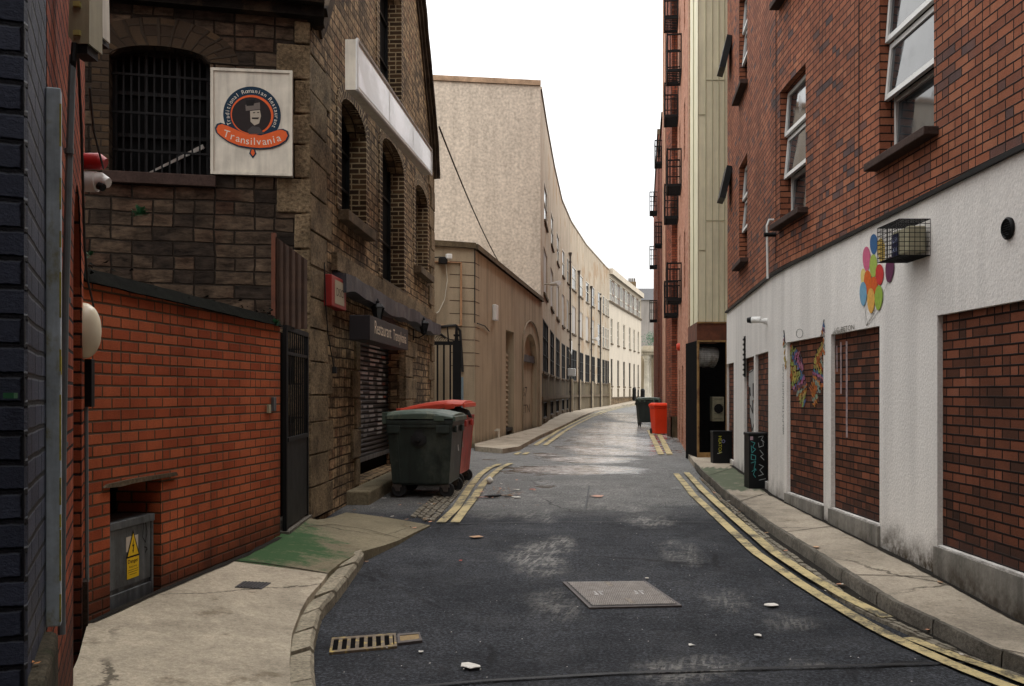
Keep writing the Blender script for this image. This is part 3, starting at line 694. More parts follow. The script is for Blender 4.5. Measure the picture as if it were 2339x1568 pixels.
lines('road_marking', [(1160, 1014), (1195, 1018), (1215, 1019)], .3, M['white_line'])

# ================================================================== walls and windows
def wall(mb, path, s0, s1, zb, zt, ops=(), depth=.2, thick=.3, off=0.0, back=True):
    zbf = zb if callable(zb) else (lambda s: zb); ztf = zt if callable(zt) else (lambda s: zt)
    cuts = {s0, s1} | {s for s in path.s if s0 < s < s1}
    for o in ops:
        cuts |= {min(s1, max(s0, o['s0'])), min(s1, max(s0, o['s1']))}
        if o.get('rise'): cuts |= {o['s0'] + (o['s1']-o['s0'])*t/10 for t in range(1, 10)}
    if callable(zt): cuts |= {s0 + (s1-s0)*t/24 for t in range(25)} | set(getattr(ztf, 'knots', []))
    cuts = sorted(cc for cc in cuts if s0 - 1e-9 <= cc <= s1 + 1e-9)
    cl = [cuts[0]]
    for q in cuts[1:]:
        if q - cl[-1] > 1e-5: cl.append(q)
    def top(o, s):
        r = o.get('rise', 0)
        if not r: return o['z1']
        m, h = (o['s0']+o['s1'])/2, (o['s1']-o['s0'])/2; return o['z1'] - r + r * math.sqrt(max(0, 1 - ((s-m)/h)**2))
    P = lambda s, z, d=0.0: Vector((*path.pos(s, off - d), z))
    for a, b in zip(cl, cl[1:]):
        m = (a+b)/2; hs = sorted([o for o in ops if o['s0'] < m < o['s1']], key=lambda o: o['z0'])
        la, lb = zbf(a), zbf(b)
        for o in hs:
            if o['z0'] > max(la, lb): mb.face([P(a, la), P(b, lb), P(b, o['z0']), P(a, o['z0'])], [(a, la), (b, lb), (b, o['z0']), (a, o['z0'])])
            D = o.get('depth', depth); z0 = max(o['z0'], min(la, lb))
            mb.face([P(a, z0), P(b, z0), P(b, z0, D), P(a, z0, D)], [(a, 0), (b, 0), (b, D), (a, D)])
            ta, tb = top(o, a), top(o, b)
            mb.face([P(a, ta), P(b, tb), P(b, tb, D), P(a, ta, D)], [(a, 0), (b, 0), (b, D), (a, D)])
            la, lb = ta, tb
        ua, ub = ztf(a), ztf(b)
        if max(ua - la, ub - lb) > 1e-5: mb.face([P(a, la), P(b, lb), P(b, ub), P(a, ua)], [(a, la), (b, lb), (b, ub), (a, ua)])
        mb.face([P(a, ua), P(b, ub), P(b, ub, thick), P(a, ua, thick)], [(a, 0), (b, 0), (b, thick), (a, thick)])
        if back: mb.face([P(a, zbf(a), thick), P(b, zbf(b), thick), P(b, ub, thick), P(a, ua, thick)])
    for o in ops:
        D = o.get('depth', depth); r = o.get('rise', 0)
        for s in (o['s0'], o['s1']):
            if s0 - 1e-6 <= s <= s1 + 1e-6: mb.face([P(s, o['z0']), P(s, o['z1']-r), P(s, o['z1']-r, D), P(s, o['z0'], D)], [(0, o['z0']), (0, o['z1']-r), (D, o['z1']-r), (D, o['z0'])])
    for s in (s0, s1): mb.face([P(s, zbf(s)), P(s, ztf(s)), P(s, ztf(s), thick), P(s, zbf(s), thick)], [(0, zbf(s)), (0, ztf(s)), (thick, ztf(s)), (thick, zbf(s))])
    return mb
def op(s0, s1, z0, z1, rise=0, **kw): return dict(s0=min(s0, s1), s1=max(s0, s1), z0=z0, z1=z1, rise=rise, **kw)
def ofr(path, o, d):
    """frame at the left foot of an opening as seen from outside, set back d"""
    a, b = path.pos(o['s0'], -d), path.pos(o['s1'], -d); f = path.fr((o['s0']+o['s1'])/2)
    if (b - a).dot(f.u.xy) < 0: a, b = b, a
    w_ = (b - a).length; u = Vector((*(b-a).normalized(), 0)); n = u.cross(Vector((0, 0, 1)))
    if n.dot(f.n) < 0: n = -n
    return Fr(Vector((a.x, a.y, o['z0'])), u, Vector((0, 0, 1)), n), w_, o['z1'] - o['z0']
def pane(path, o, d, mat, parent, name='pane', sub=None, cc=0):
    f, w_, h = ofr(path, o, d); m = MB(); m.box(f, -.01, w_+.01, -.01, h+.01, -.03, cc); return build(name, m, mat, sub or parent)
def window(path, o, d, parent, fm, pm, nx=1, ny=1, fw=.05, bars=0, name='window', barmat=None, transoms=None):
    f, w_, h = ofr(path, o, d); m = MB()
    m.box(f, 0, fw, 0, h, 0, .05); m.box(f, w_-fw, w_, 0, h, 0, .05)
    m.box(f, fw, w_-fw, 0, fw, 0, .048); m.box(f, fw, w_-fw, h-fw, h, 0, .048)
    for i in range(1, nx): x = w_*i/nx; m.box(f, x-fw*.35, x+fw*.35, fw, h-fw, 0, .04)
    for y in (transoms if transoms is not None else [i/ny for i in range(1, ny)]): m.box(f, fw, w_-fw, h*y-fw*.4, h*y+fw*.4, 0, .043)
    fo_ = build(name, m, fm, parent)
    pm_ = MB(); pm_.box(f, .0, w_, .0, h, -.02, .006); build('pane', pm_, pm, fo_)
    if bars:
        b = MB()
        for i in range(bars): x = w_*(i+.5)/bars; b.box(f, x-.009, x+.009, .0, h, .10, .118)
        for t in (.2, .5, .8): b.box(f, 0, w_, h*t-.012, h*t+.012, .119, .127)
        build('bars', b, barmat or M['black'], fo_)
    return fo_
def sill(path, o, parent, mat, ext=.08, proj=.09, th=.09, name='sill', drop=0):
    f, w_, h = ofr(path, o, 0); m = MB(); m.box(f, -ext, w_+ext, -th-drop, -drop+.003, -.15, proj); return build(name, m, mat, parent, bevel=.008)

# ------------------------------------------------------------------ right: white-based brick building
z_line = lambda Z: H + interp(Z, [3, 6.74, 13, 19.1], [1.70, 1.654, 1.56, 1.54])
rb = thing('brick_and_render_building', 'long brick building with a white rendered ground floor and bricked-up openings along the right pavement', 'building', (4.5, 8, 0))
S = RW.sy; sxr = RW.sx
ptop, pbot = H + .63, H - 1.236
panels = [op(S(4.3), sxr(2141), pbot, ptop), op(sxr(2009), sxr(1898), pbot, ptop), op(sxr(1881), sxr(1797), pbot, ptop),
          op(sxr(1755), sxr(1725), .45, H+.57), op(sxr(1722), sxr(1700), .45, H+.56), op(sxr(1676), sxr(1659.5), .45, H+.55)]
S1 = RW.s[-1]
zl1 = lambda s: z_line(RW.pos(s).y); zl1.knots = [S(6.74), S(13)]
mb = MB(); wall(mb, RW, 0, S1, -.4, zl1, panels, .05, 8.0); build('rendered_wall', mb, M['render_white'], rb)
mb = MB()
for o in panels:
    f, w_, h = ofr(RW, o, .045); cs = [o['s0'], o['s1']]
    P = lambda s, z: Vector((*RW.pos(s, -.045), z))
    mb.face([P(o['s0'], o['z0']), P(o['s1'], o['z0']), P(o['s1'], o['z1']), P(o['s0'], o['z1'])], [(o['s0'], o['z0']), (o['s1'], o['z0']), (o['s1'], o['z1']), (o['s0'], o['z1'])])
    build('brick_panel', mb, M['brick_panel'], rb); mb = MB()
# plinth under the panels stands a little proud
for o in panels[:3]:
    q = dict(o); q['z1'] = o['z0'] - .012; q['z0'] = -.3; f, w_, h = ofr(RW, q, 0); m = MB(); m.box(f, -.02, w_+.02, 0, h, -.05, .028); m.jitter(.006, 5); build('plinth', m, M['plinth'], rb)
# upper brick wall with windows
wins = []
for (xa, xb) in ((2006, 2130), (1780, 1838), (1687, 1705)):
    for k_ in range(3): wins.append((op(sxr(xa), sxr(xb), H+2.17+2.86*k_, H+3.87+2.86*k_), k_, xa))
wins.append((op(S(5.2), S(6.3), H+2.17, H+3.87), 0, 0)); wins.append((op(S(5.2), S(6.3), H+5.03, H+6.73), 1, 0))
zb1 = lambda s: z_line(RW.pos(s).y)
mb = MB(); wall(mb, RW, 0, S1, zb1, 13.6, [w_[0] for w_ in wins], .24, 8.0, off=-.012); build('brick_wall', mb, M['brick_mixed'], rb)
mb = MB()                                             # movement joints and drip strip
for a in [i*.6 for i in range(int(S1/.6)+1)]:
    b = min(S1, a + .6)
    if b - a < .01: continue
    A, B = RW.pos(a, .0), RW.pos(b, .0); za, zb_ = zl1(a), zl1(b)
    for d0, d1, e0, e1 in ((0, .035, -.012, .022),):
        A1, B1, A0, B0 = RW.pos(a, d1), RW.pos(b, d1), RW.pos(a, d0-.02), RW.pos(b, d0-.02)
        mb.hull8([Vector((*A0, za+e0)), Vector((*B0, zb_+e0)), Vector((*B1, zb_+e0)), Vector((*A1, za+e0))], [Vector((*A0, za+e1)), Vector((*B0, zb_+e1)), Vector((*B1, zb_+e1)), Vector((*A1, za+e1))])
build('drip_strip', mb, M['blackp'], rb)
def casement_window(o, k_, openings):
    f, w_, h = ofr(RW, o, .20); m = MB(); fw = .045
    m.box(f, 0, fw, 0, h, 0, .05); m.box(f, w_-fw, w_, 0, h, 0, .05)
    ys = [0, .34, .66, 1.0]
    for y in ys: m.box(f, fw, w_-fw, max(0, h*y-fw*.5), min(h, h*y+fw*.5), 0, .047)
    wo = build('window', m, M['white_paint'], rb)
    gl_ = f.rot(-R(2.6), 'u', f.p(0, h, -.02)); p = MB(); p.box(gl_, 0, w_, -h, 0, -.03, -.01); build('pane', p, M['glass'], wo)
    for i in range(3):
        y0, y1 = h*ys[i]+fw*.5, h*ys[i+1]-fw*.5; ang = openings[i]
        if ang == 0: continue
        g = Fr(f.p(0, y1, .055), f.u, f.v, f.n).rot(-R(ang), 'u'); sm = MB(); hh = y1 - y0 + .03; a0, a1 = .01, w_-.01
        sm.box(g, a0, a0+.05, -hh, 0, 0, .04); sm.box(g, a1-.05, a1, -hh, 0, 0, .04); sm.box(g, a0+.05, a1-.05, -hh, -hh+.05, 0, .038); sm.box(g, a0+.05, a1-.05, -.05, 0, 0, .038)
        build('sash', sm, M['white_paint'], wo)
        pm_ = MB(); pm_.box(g, a0+.04, a1-.04, -hh+.04, -.04, .008, .02); build('pane', pm_, M['glass'], wo)
for o, k_, xa in wins:
    casement_window(o, k_, [0, 5.5, 4.5] if xa else [0, 3, 0]); sill(RW, o, rb, M['sill_dark'], .09, .11, .07)
# open top-hung vents seen edge-on at the far end
for z_ in (H+3.55, H+5.95, H+8.4):
    f = RW.fr(S1-.55, z_, .0); g = Fr(f.p(0, .62, .03), f.u, f.v, f.n).rot(-R(13), 'u'); m = MB(); m.box(g, -.28, .3, -.6, 0, -.06, .05)
    build('window', m, M['blackp'], rb)
m = MB(); f = RW.at(1771, 560, .05); m.tube([f.p(0, .33, -.03), f.p(0, .33, .03), f.p(0, .25, .06), f.p(0, -.44, .05)], .015, 8); build('waste_pipe', m, M['white_paint'], rb)
m = MB(); f = RW.at(1771, 540, .05); m.tube([f.p(0, .02, -.05), f.p(0, .02, .10)], .03, 10); build('pipe_cap', m, M['black'], rb)
mb = MB()
for x in (1771, 1960): 
    s_ = sxr(x); f = RW.fr(s_, z_line(5), -.011); mb.box(f, -.006, .006, .05, 9, 0, .006)
build('movement_joint', mb, M['sill_dark'], rb)

# marks painted on the white wall
def wp(x, y, off=.004): s_ = sxr(x); return Vector((*RW.pos(s_, off), RW.z(x, y)))
def offat(x, y):
    s_ = sxr(x); z_ = RW.z(x, y)
    for o in panels:
        if o['s0'] < s_ < o['s1'] and o['z0'] < z_ < o['z1']: return -.041
    return .004
bal = [(525, 380, 37, 98, (58, 100, 146), 0), (597, 440, 37, 118, (222, 190, 104), -.06), (425, 690, 25, 78, (226, 208, 130), 0), (457, 520, 37, 118, (206, 104, 136), 0), (523, 590, 36, 114, (164, 184, 88), 0),
       (528, 775, 36, 85, (212, 96, 44), 0), (470, 745, 36, 118, (216, 104, 44), 0), (584, 670, 38, 100, (200, 60, 58), 0), (428, 855, 34, 116, (118, 166, 194), 0), (503, 920, 36, 120, (226, 172, 88), 0), (577, 892, 38, 120, (150, 178, 74), .05), (683, 622, 40, 125, (98, 50, 80), .08)]
mb = MB()
for i, (x, y, rx, ry, cc, t) in enumerate(bal):
    pts = []
    for k_ in range(26):
        a = 2*math.pi*k_/26; ex, ey = rx*math.cos(a)*(1 - .12*math.sin(a)), ry*math.sin(a)
        X_, Y_ = x + ex*math.cos(t) - ey*math.sin(t), y + ex*math.sin(t) + ey*math.cos(t); pts.append(wp(1871.2 + X_*.2387, 467.8 + Y_*.2387, .003 + .0006*i))
    mb.face(pts, col=c(*cc))
def wstroke(mb, pts, wd, col, off=None):
    for (x0, y0), (x1, y1) in zip(pts, pts[1:]):
        d = Vector((x1-x0, y1-y0)); 
        if d.length < 1e-6: continue
        n = Vector((-d.y, d.x)).normalized() * wd / 2; o_ = off if off is not None else offat((x0+x1)/2, (y0+y1)/2)
        mb.face([wp(x0-n.x, y0-n.y, o_), wp(x1-n.x, y1-n.y, o_), wp(x1+n.x, y1+n.y, o_), wp(x0+n.x, y0+n.y, o_)], col=col)
for (x, y) in ((428, 968), (503, 1040), (577, 1012), (540, 1000), (665, 745), (455, 960), (600, 1000)):
    x0, y0 = 1871.2 + x*.2387, 467.8 + y*.2387; q = [(x0 + (1981-x0)*t + 2*math.sin(t*5+x), y0 + (745-y0)*t) for t in [i/8 for i in range(9)]]
    wstroke(mb, q, .45, c(120, 116, 108), .0035)
build('balloon_mural', mb, M['paint'], rb)
mb = MB()
def scrib(mb, fr, s, size, a, b, cc, col, **kw): mb.text(fr, s, size, a, b, cc, col, **kw)
for (s_, x, y, wd) in (("I.C. BETON.", 1930, 757, .62), ("4/G: OMFO N", 1917, 765, .40)):
    f = RW.at(x, y, .004); mb.text(f, s_, .075, 0, 0, 0, c(120, 116, 106), width=wd, rot=.0)
f = RW.at(1791, 912, .004); mb.text(f, "#ELPATRONIFELAND", .095, 0, 0, 0, c(112, 112, 108), rot=R(90), width=1.55 if False else None, align='c')
L_ = [(1827+7.6*math.cos(t), 762+10*math.sin(t)) for t in [i*math.pi/12 for i in range(25)]]; wstroke(mb, L_, .9, c(70, 72, 72))
build('wall_lettering', mb, M['paint'], rb)
# wings: many small feather strokes, from D = (1768.3 + z*.2029, 711 + z*.2029) of a close look
mb = MB(); Wx = lambda x: 1768.4 + x*.2029; Wy = lambda y: 711.1 + y*.2029
left = [(112, 215), (122, 340), (150, 390), (200, 420), (255, 480), (275, 540), (285, 620), (300, 740), (330, 830), (325, 900), (310, 1040), (280, 1090), (250, 1000), (215, 930), (180, 870), (150, 780), (135, 700), (120, 560), (105, 400)]
right = [(565, 95), (545, 210), (520, 330), (470, 400), (435, 460), (412, 540), (405, 640), (385, 760), (360, 850), (385, 980), (410, 1090), (440, 1020), (450, 930), (500, 890), (530, 800), (545, 720), (565, 600), (572, 420), (578, 260)]
def inside(p, poly):
    x, y = p; r = False; j = len(poly)-1
    for i in range(len(poly)):
        if (poly[i][1] > y) != (poly[j][1] > y) and x < (poly[j][0]-poly[i][0])*(y-poly[i][1])/(poly[j][1]-poly[i][1])+poly[i][0]: r = not r
        j = i
    return r
pal = [(196, 110, 50), (206, 182, 92), (160, 180, 90), (78, 118, 166), (190, 116, 150), (104, 76, 100), (214, 130, 60), (150, 170, 160)]
for poly, sd in ((left, 1), (right, 2)):
    r2 = random.Random(sd); n = 0
    while n < 370:
        x, y = r2.uniform(95, 585), r2.uniform(90, 1100)
        if not inside((x, y), poly): continue
        n += 1; band = (math.sin(y*.012+sd*2) + (x*.011)*(1 if sd == 1 else -1) + y*.004) ; cc = pal[int(band*2.3) % 8]
        cc = tuple(max(0, min(255, v*.78 + b_*.18 + r2.randint(-12, 12))) for v, b_ in zip(cc, (140, 96, 84))); ln = r2.uniform(22, 52); wd = r2.uniform(7, 15)
        dx, dy = (-.18 if sd == 1 else .18), 1
        x0, y0, x1, y1 = x - dx*ln/2, y - dy*ln/2, x + dx*ln/2, y + dy*ln/2
        oo = offat(Wx(x), Wy(y)) + r2.uniform(0, .0025)
        if offat(Wx(x0), Wy(y0)) != offat(Wx(x1), Wy(y1)): continue
        mb.face([wp(Wx(x0-wd/3), Wy(y0), oo), wp(Wx(x0+wd/3), Wy(y0), oo), wp(Wx(x1+wd/2), Wy(y1-ln*.2), oo), wp(Wx(x1), Wy(y1), oo), wp(Wx(x1-wd/2), Wy(y1-ln*.2), oo)], col=c(*cc))
def sub(L, n=6): return [(L[i][0]+(L[i+1][0]-L[i][0])*t/n, L[i][1]+(L[i+1][1]-L[i][1])*t/n) for i in range(len(L)-1) for t in range(n)] + [L[-1]]
for L in ([(112, 215), (122, 340), (150, 390), (200, 420), (255, 480), (275, 540), (285, 620), (300, 740), (330, 850)], [(565, 95), (545, 210), (520, 330), (470, 400), (435, 460), (412, 540), (405, 640), (385, 760), (360, 850)]):
    wstroke(mb, [(Wx(a), Wy(b)) for a, b in sub(L)], 2.0, c(34, 34, 40))
build('wings_mural', mb, M['paintw'], rb)
mb = MB()                                             # white graffiti figure on the narrow panel
fg = [(1704.6, 850), (1720, 838), (1721, 905), (1714, 915), (1721, 960), (1721, 990), (1712, 992), (1707, 950), (1707, 905), (1704, 880)]
mb.face([wp(x, y, -.041) for x, y in fg], col=c(178, 178, 176))
for L in ([(1704, 853), (1712, 848), (1719, 836), (1719, 828)], [(1706, 890), (1709, 905)], [(1716, 880), (1716, 910), (1720, 903)], [(1721, 920), (1719, 960), (1712, 985)], [(1708, 955), (1712, 985)], [(1708, 925), (1714, 945), (1713, 915)]):
    wstroke(mb, sub(L, 4), 1.9, c(24, 24, 26), -.038)
for (x0, y0, x1, y1) in ((1704.5, 885, 1708.5, 902), (1713.5, 876, 1718.5, 906)):
    mb.face([wp(x0, y0, -.037), wp(x1, y0, -.037), wp(x1, y1, -.037), wp(x0, y1, -.037)], col=c(24, 24, 26))
build('graffiti', mb, M['paint'], rb)
mb = MB()                                             # pale paint drips on the second bricked panel
for x, y0, y1, wd in ((1912, 782, 900, 3), (1925, 780, 1000, 4), (1903, 790, 850, 2), (2057, 0, 0, 1)):
    if y1: wstroke(mb, sub([(x, y0), (x+.5, y1)], 16), wd, c(170, 150, 150), -.040)
build('paint_drips', mb, M['paintw'], rb)

# things fixed to that wall
f = RW.at(2098, 552); vt = thing('caged_alarm_box', 'cream alarm box with dark blue lettering inside a black wire cage', 'alarm box', f.o)
Zc = f.o.y; wu = .50; m = MB()
fa = RW.at(2052, 600); fb = RW.at(2140, 590)
f0 = RW.fr(sxr(2098), RW.z(2098, 552)); 
cw, ch, cd = .42, .26, .26
b = MB(); b.box(f0, -.13, .21, -.12, .10, .02, .17); build('case', b, M['cream_box'], vt, bevel=.012)
b = MB(); b.box(f0, -.135, .0, -.118, .07, .03, .176, col=c(24, 30, 70)); b.text(f0, "ALARM", .06, -.07, .0, .178, c(160, 168, 200), width=.115); b.text(f0, "2408", .06, -.075, -.08, .178, c(160, 168, 200), width=.11)
fl = Fr(f0.o, f0.n, f0.v, -f0.u)
b.text(fl, "ALARM", .05, .10, -.0, .1365, c(170, 176, 206), width=.12); b.text(fl, "2408", .05, .10, -.08, .1365, c(170, 176, 206), width=.12)
build('nameplate', b, M['paint'], vt)
b = MB(); hw, hh, dd = cw/2+.03, ch/2+.02, cd; rr = .0028
def wire(p, q): b.tube([f0.p(*p), f0.p(*q)], rr, 4)
nx_ = 14
for i in range(nx_+1):
    a = -hw + 2*hw*i/nx_
    wire((a, -hh, dd), (a, hh, dd)); wire((a, hh, 0), (a, hh, dd)); wire((a, -hh, 0), (a, -hh, dd))
for j in range(9):
    v_ = -hh + 2*hh*j/8; wire((-hw, v_, dd), (hw, v_, dd))
    if j % 1 == 0: wire((-hw, v_, 0), (-hw, v_, dd)); wire((hw, v_, 0), (hw, v_, dd))
for j in range(7):
    d_ = dd*j/6; wire((-hw, -hh, d_), (-hw, hh, d_)); wire((hw, -hh, d_), (hw, hh, d_)); wire((-hw, hh, d_), (hw, hh, d_)); wire((-hw, -hh, d_), (hw, -hh, d_))
build('wire_cage', b, M['black'], vt)
f = RW.at(2306, 522, .0); m = MB(); m.lathe(f, [(.0, .0), (.075, .0), (.078, .02), (.066, .03), (.06, .018), (0, .012)], 24)
for i in range(7):
    y = -.05 + i*.0165; g = f.rot(R(30), 'u', f.p(0, y, .018)); hw = math.sqrt(max(0, .062**2 - y*y)); m.box(g, -hw, hw, -.006, .006, -.003, .003)
tag(build('round_vent', m, M['black'], smooth=False), 'round black louvred vent high on the white wall at the right edge', 'vent')
f = RW.at(1752, 734, .0); cm = thing('bullet_camera', 'white bullet camera with a black front pointing down the alley from the white wall', 'security camera', f.o)
g = Fr(f.p(0, 0, .05), Vector((0, -1, 0)), Vector((0, 0, 1)), Vector((-1, 0, 0)))
m = MB(); m.tube([f.p(0, 0, 0), f.p(0, 0, .05)], .04, 12); m.tube([f.p(0, 0, .05), f.p(0, .02, .2)], .03, 12); build('bracket', m, M['white_paint'], cm)
m = MB(); m.tube([f.p(.0, .02, .08), f.p(-.05, .02, .20)], .045, 14); build('body', m, M['white_paint'], cm)
m = MB(); m.tube([f.p(-.05, .02, .20), f.p(-.075, .02, .255)], [.047, .036], 14); build('lens_hood', m, M['blackp'], cm)
f = RW.at(1702, 815, .0); m = MB(); m.box(f, -.07, .07, -.33, .33, 0, .015)
for i in range(8): m.box(f, -.08, .08, -.31+i*.082, -.28+i*.082, .015, .03)
tag(build('air_brick', m, M['black']), 'tall narrow black louvred vent on the white wall above the graffiti', 'vent')

# two graffitied cabinets on the right pavement
def paintbox(Z, x0, x1, h, d, label):
    zb_ = zp(3.5, Z); X0, X1 = (x0-CX)*Z/F, (x1-CX)*Z/F; t = thing('utility_cabinet', label, 'utility cabinet', ((X0+X1)/2, Z, zb_), 'black utility cabinets on the right pavement')
    f = up_fr(Vector((X0, Z, zb_-.02))); m = MB(); m.box(f, 0, X1-X0, 0, h-.04, -d, 0); build('body', m, M['blackp'], t, bevel=.006)
    m = MB(); m.box(f, -.008, X1-X0+.008, h-.04, h, -d-.01, .012); build('lid', m, M['blackp'], t, bevel=.01); return t, f, X1-X0
t, f, w_ = paintbox(13.9, 1711, 1752, .80, .30, 'tall black cabinet covered in cyan and white scrawls in front of the white pilaster')
m = MB(); r2 = random.Random(4); CY = c(70, 150, 150); WH = c(170, 176, 176)
for q in ([(.03, .68), (.08, .66), (.05, .60), (.09, .57), (.04, .52), (.03, .62)], [(.03, .50), (.09, .48), (.09, .42), (.03, .43), (.03, .50)], [(.03, .38), (.09, .40), (.07, .30), (.10, .28)], [(.04, .26), (.09, .30), (.06, .22), (.09, .18)]): m.line(f, q, .009, .002, CY)
for q in ([(.13, .74), (.20, .76), (.17, .70), (.21, .67)], [(.13, .66), (.14, .60), (.20, .62), (.19, .70)], [(.15, .56), (.20, .50), (.16, .47), (.21, .42)], [(.14, .36), (.20, .33), (.15, .28), (.20, .22), (.13, .20)], [(.14, .14), (.23, .16)]): m.line(f, q, .007, .002, WH)
m.box(f, .015, .055, .70, .75, .001, .003, col=c(176, 150, 160)); build('graffiti', m, M['paint'], t)
t, f, w_ = paintbox(18.55, 1629, 1672, .62, .25, 'low black cabinet with yellow vertical lettering beside the rusty caged recess')
m = MB(); m.text(f, "HEATOA", .085, .10, .36, .002, c(190, 186, 60), rot=R(-90)); m.ring(f, .19, .43, .02, .033, .002, c(120, 122, 160)); m.line(f, [(.08, .2), (.16, .23)], .012, .002, WH); build('graffiti', m, M['paint'], t)

# ------------------------------------------------------------------ olive clad tower over a rusty caged plant recess
tw = thing('clad_stair_tower', 'tall narrow tower in pale olive sheet cladding above a rusty caged recess', 'tower', (4.2, 21, .4))
FLx, FRx, Zt = (1594-CX)*20.2/F, (1659-CX)*20.2/F, 20.2; TP = Path([(3.90, 21.9), (FLx, Zt), (FRx+.08, Zt)])
zb_ = H + 1.44
mb = MB(); wall(mb, TP, 0, TP.s[-1], zb_, 15, [], .1, 1.2); build('cladding', mb, M['clad'], tw)
mb = MB(); W_ = FRx - FLx
f = Fr(Vector((FLx, Zt, zb_)), (1, 0, 0), (0, 0, 1), (0, -1, 0))
for a in (0.0, .155, .29, .42, .535): mb.box(f, a-.003, a+.007, 0, 11.7, 0, .02)
for b_, a0, a1 in ((2.05, .155, .55), (1.45, .0, .145), (4.9, .155, .55), (4.2, 0, .145), (8.0, .0, .55)): mb.box(f, a0, a1, b_, b_+.015, 0, .012)
fs = TP.fr(TP.s[1]*.5, zb_); mb.box(fs, -.8, -.78, 0, 11.7, 0, .02); mb.box(fs, .1, .115, 0, 11.7, 0, .02)
build('cladding_seams', mb, m_plain('clad_trim', c(176, 172, 142), .6, .1, .15), tw)
zf_ = zp(4, 20.2)
mb = MB(); wall(mb, TP, 0, TP.s[-1], H+1.06, zb_-.003, [], .1, .9, off=.03); build('rusty_fascia', mb, M['rust'], tw)
mb = MB(); 
for a in (0, W_): mb.box(f, a-.02, a+.02, zf_-zb_, -.37, .0, .05)
mb.box(f, -.02, W_+.02, -.03, .0, .03, .06); mb.box(f, -.02, W_+.02, -.41, -.375, .03, .06); mb.box(f, -.02, W_+.02, zf_-zb_, zf_-zb_+.1, 0, .045)
build('frame', mb, M['rust_trim'], tw)
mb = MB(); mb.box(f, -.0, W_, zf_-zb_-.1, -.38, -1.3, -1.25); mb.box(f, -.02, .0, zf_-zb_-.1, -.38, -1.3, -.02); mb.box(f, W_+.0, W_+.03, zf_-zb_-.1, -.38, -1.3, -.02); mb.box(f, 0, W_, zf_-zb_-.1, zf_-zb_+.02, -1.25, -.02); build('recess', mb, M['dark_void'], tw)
mb = MB(); wall(mb, TP, 0, TP.s[1]-.02, zf_-.1, H+1.05, [], .1, .03); build('side_door', mb, m_plain('dark_door', c(112, 82, 64), .7, 0, .5, 6), tw)
mb = MB()
for i in range(1, 24): mb.box(f, W_*i/24-.0015, W_*i/24+.0015, zf_-zb_+.1, -.40, .018, .021)
for i in range(60):
    y = zf_-zb_+.12 + i*.04
    if y < -.42: mb.box(f, 0, W_, y-.0015, y+.0015, .021, .024)
build('wire_mesh', mb, M['black'], tw)
mb = MB(); mb.tube([f.p(.03, -.70, -.27), f.p(.14, -.70, -.27), f.p(.15, -.70, -.27), f.p(.30, -.70, -.27), f.p(.40, -.72, -.29)], [.21, .21, .22, .21, .21], 22); tag(build('duct', mb, M['alu'], smooth=True), 'silver ventilation duct behind the wire mesh of the rusty recess', 'duct')
g = Fr(f.p(.33, -2.02, -.15), f.u, f.v, f.n); ac = thing('condenser_unit', 'white air conditioning condenser behind the wire mesh above the low black cabinet', 'air conditioner', g.o)
mb = MB(); mb.box(g, 0, .235, 0, .50, -.3, 0); build('case', mb, M['cream_box'], ac, bevel=.01)
mb = MB(); mb.lathe(Fr(g.p(.12, .26, .004), g.u, g.v, g.n), [(.0, 0), (.08, 0), (.085, .01), (.095, .01)], 20)
for i in range(5): mb.box(g, .03, .2, .05+.1*i, .056+.1*i, .002, .008)
build('grille', mb, M['black'], ac)

# ------------------------------------------------------------------ right: far brick apartment blocks
PB = Path([(3.87, 21.75), (5.15, 31.0)]); PC = Path([(4.98, 31.0), (6.05, 39.3)]); PR = Path([(4.98, 31.0), (5.16, 31.0)])
ab = thing('brick_apartment_block', 'tall red brick apartment block with black fire balconies beyond the clad tower', 'building', (6, 31, 0))
pops = []
for zz in (3.0, 6.2, 9.4, 12.6):
    pops.append(op(PB.sy(24.2), PB.sy(25.0), H+zz-.4, H+zz+1.0)); pops.append(op(PB.sy(28.0), PB.sy(29.0), H+zz-.55, H+zz+1.5))
doors = [op(PB.sy(25.6), PB.sy(26.8), .3, H+.72), op(PB.sy(28.0), PB.sy(29.2), .3, H+.66)]
mb = MB(); wall(mb, PB, 0, PB.s[-1], -.2, 17.5, pops + doors, .15, 5); build('wall', mb, M['brick_pink'], ab)
for o in pops: window(PB, o, .12, ab, M['rust_trim'], M['glass'], 1, 2, .05)
for o in doors:
    d_ = window(PB, o, .12, ab, M['white_dirty'], M['mesh_dark'], 1, 1, .08, name='door'); f, w_, h = ofr(PB, o, .10); m = MB()
    for i in range(26): m.box(f, .05, w_-.05, .1+i*.085, .13+i*.085, -.0, .02)
    build('grille', m, M['alu'], d_)
mb = MB(); wall(mb, PR, 0, PR.s[-1], -.2, 17.5, [], .1, 1); wall(mb, PC, 0, PC.s[-1], -.2, 17.5, [op(PC.sy(33.2), PC.sy(34.2), H+zz-.5, H+zz+1.4) for zz in (3, 6.2, 9.4, 12.6)], .12, 5); build('wall', mb, M['brick_far'], ab)
for zz in (3, 6.2, 9.4, 12.6): window(PC, op(PC.sy(33.2), PC.sy(34.2), H+zz-.5, H+zz+1.4), .1, ab, M['blackp'], M['glass'], 1, 2, .05)
mb = MB()
for Z in (32.2, 36.5, 39.0):
    q = PC.pos(PC.sy(Z), .08); mb.tube([(q.x, q.y, .2), (q.x, q.y, 17.2)], .035, 8)
build('downpipe', mb, m_plain('salmon_pipe', c(206, 164, 138), .5), ab)
mb = MB(); wall(mb, PR, -.0, PR.s[-1], -.2, .95, [], .1, .3, off=.04); build('brick_foot', mb, M['render_base'], ab)
BG = 'black metal fire balconies on the brick apartment blocks'
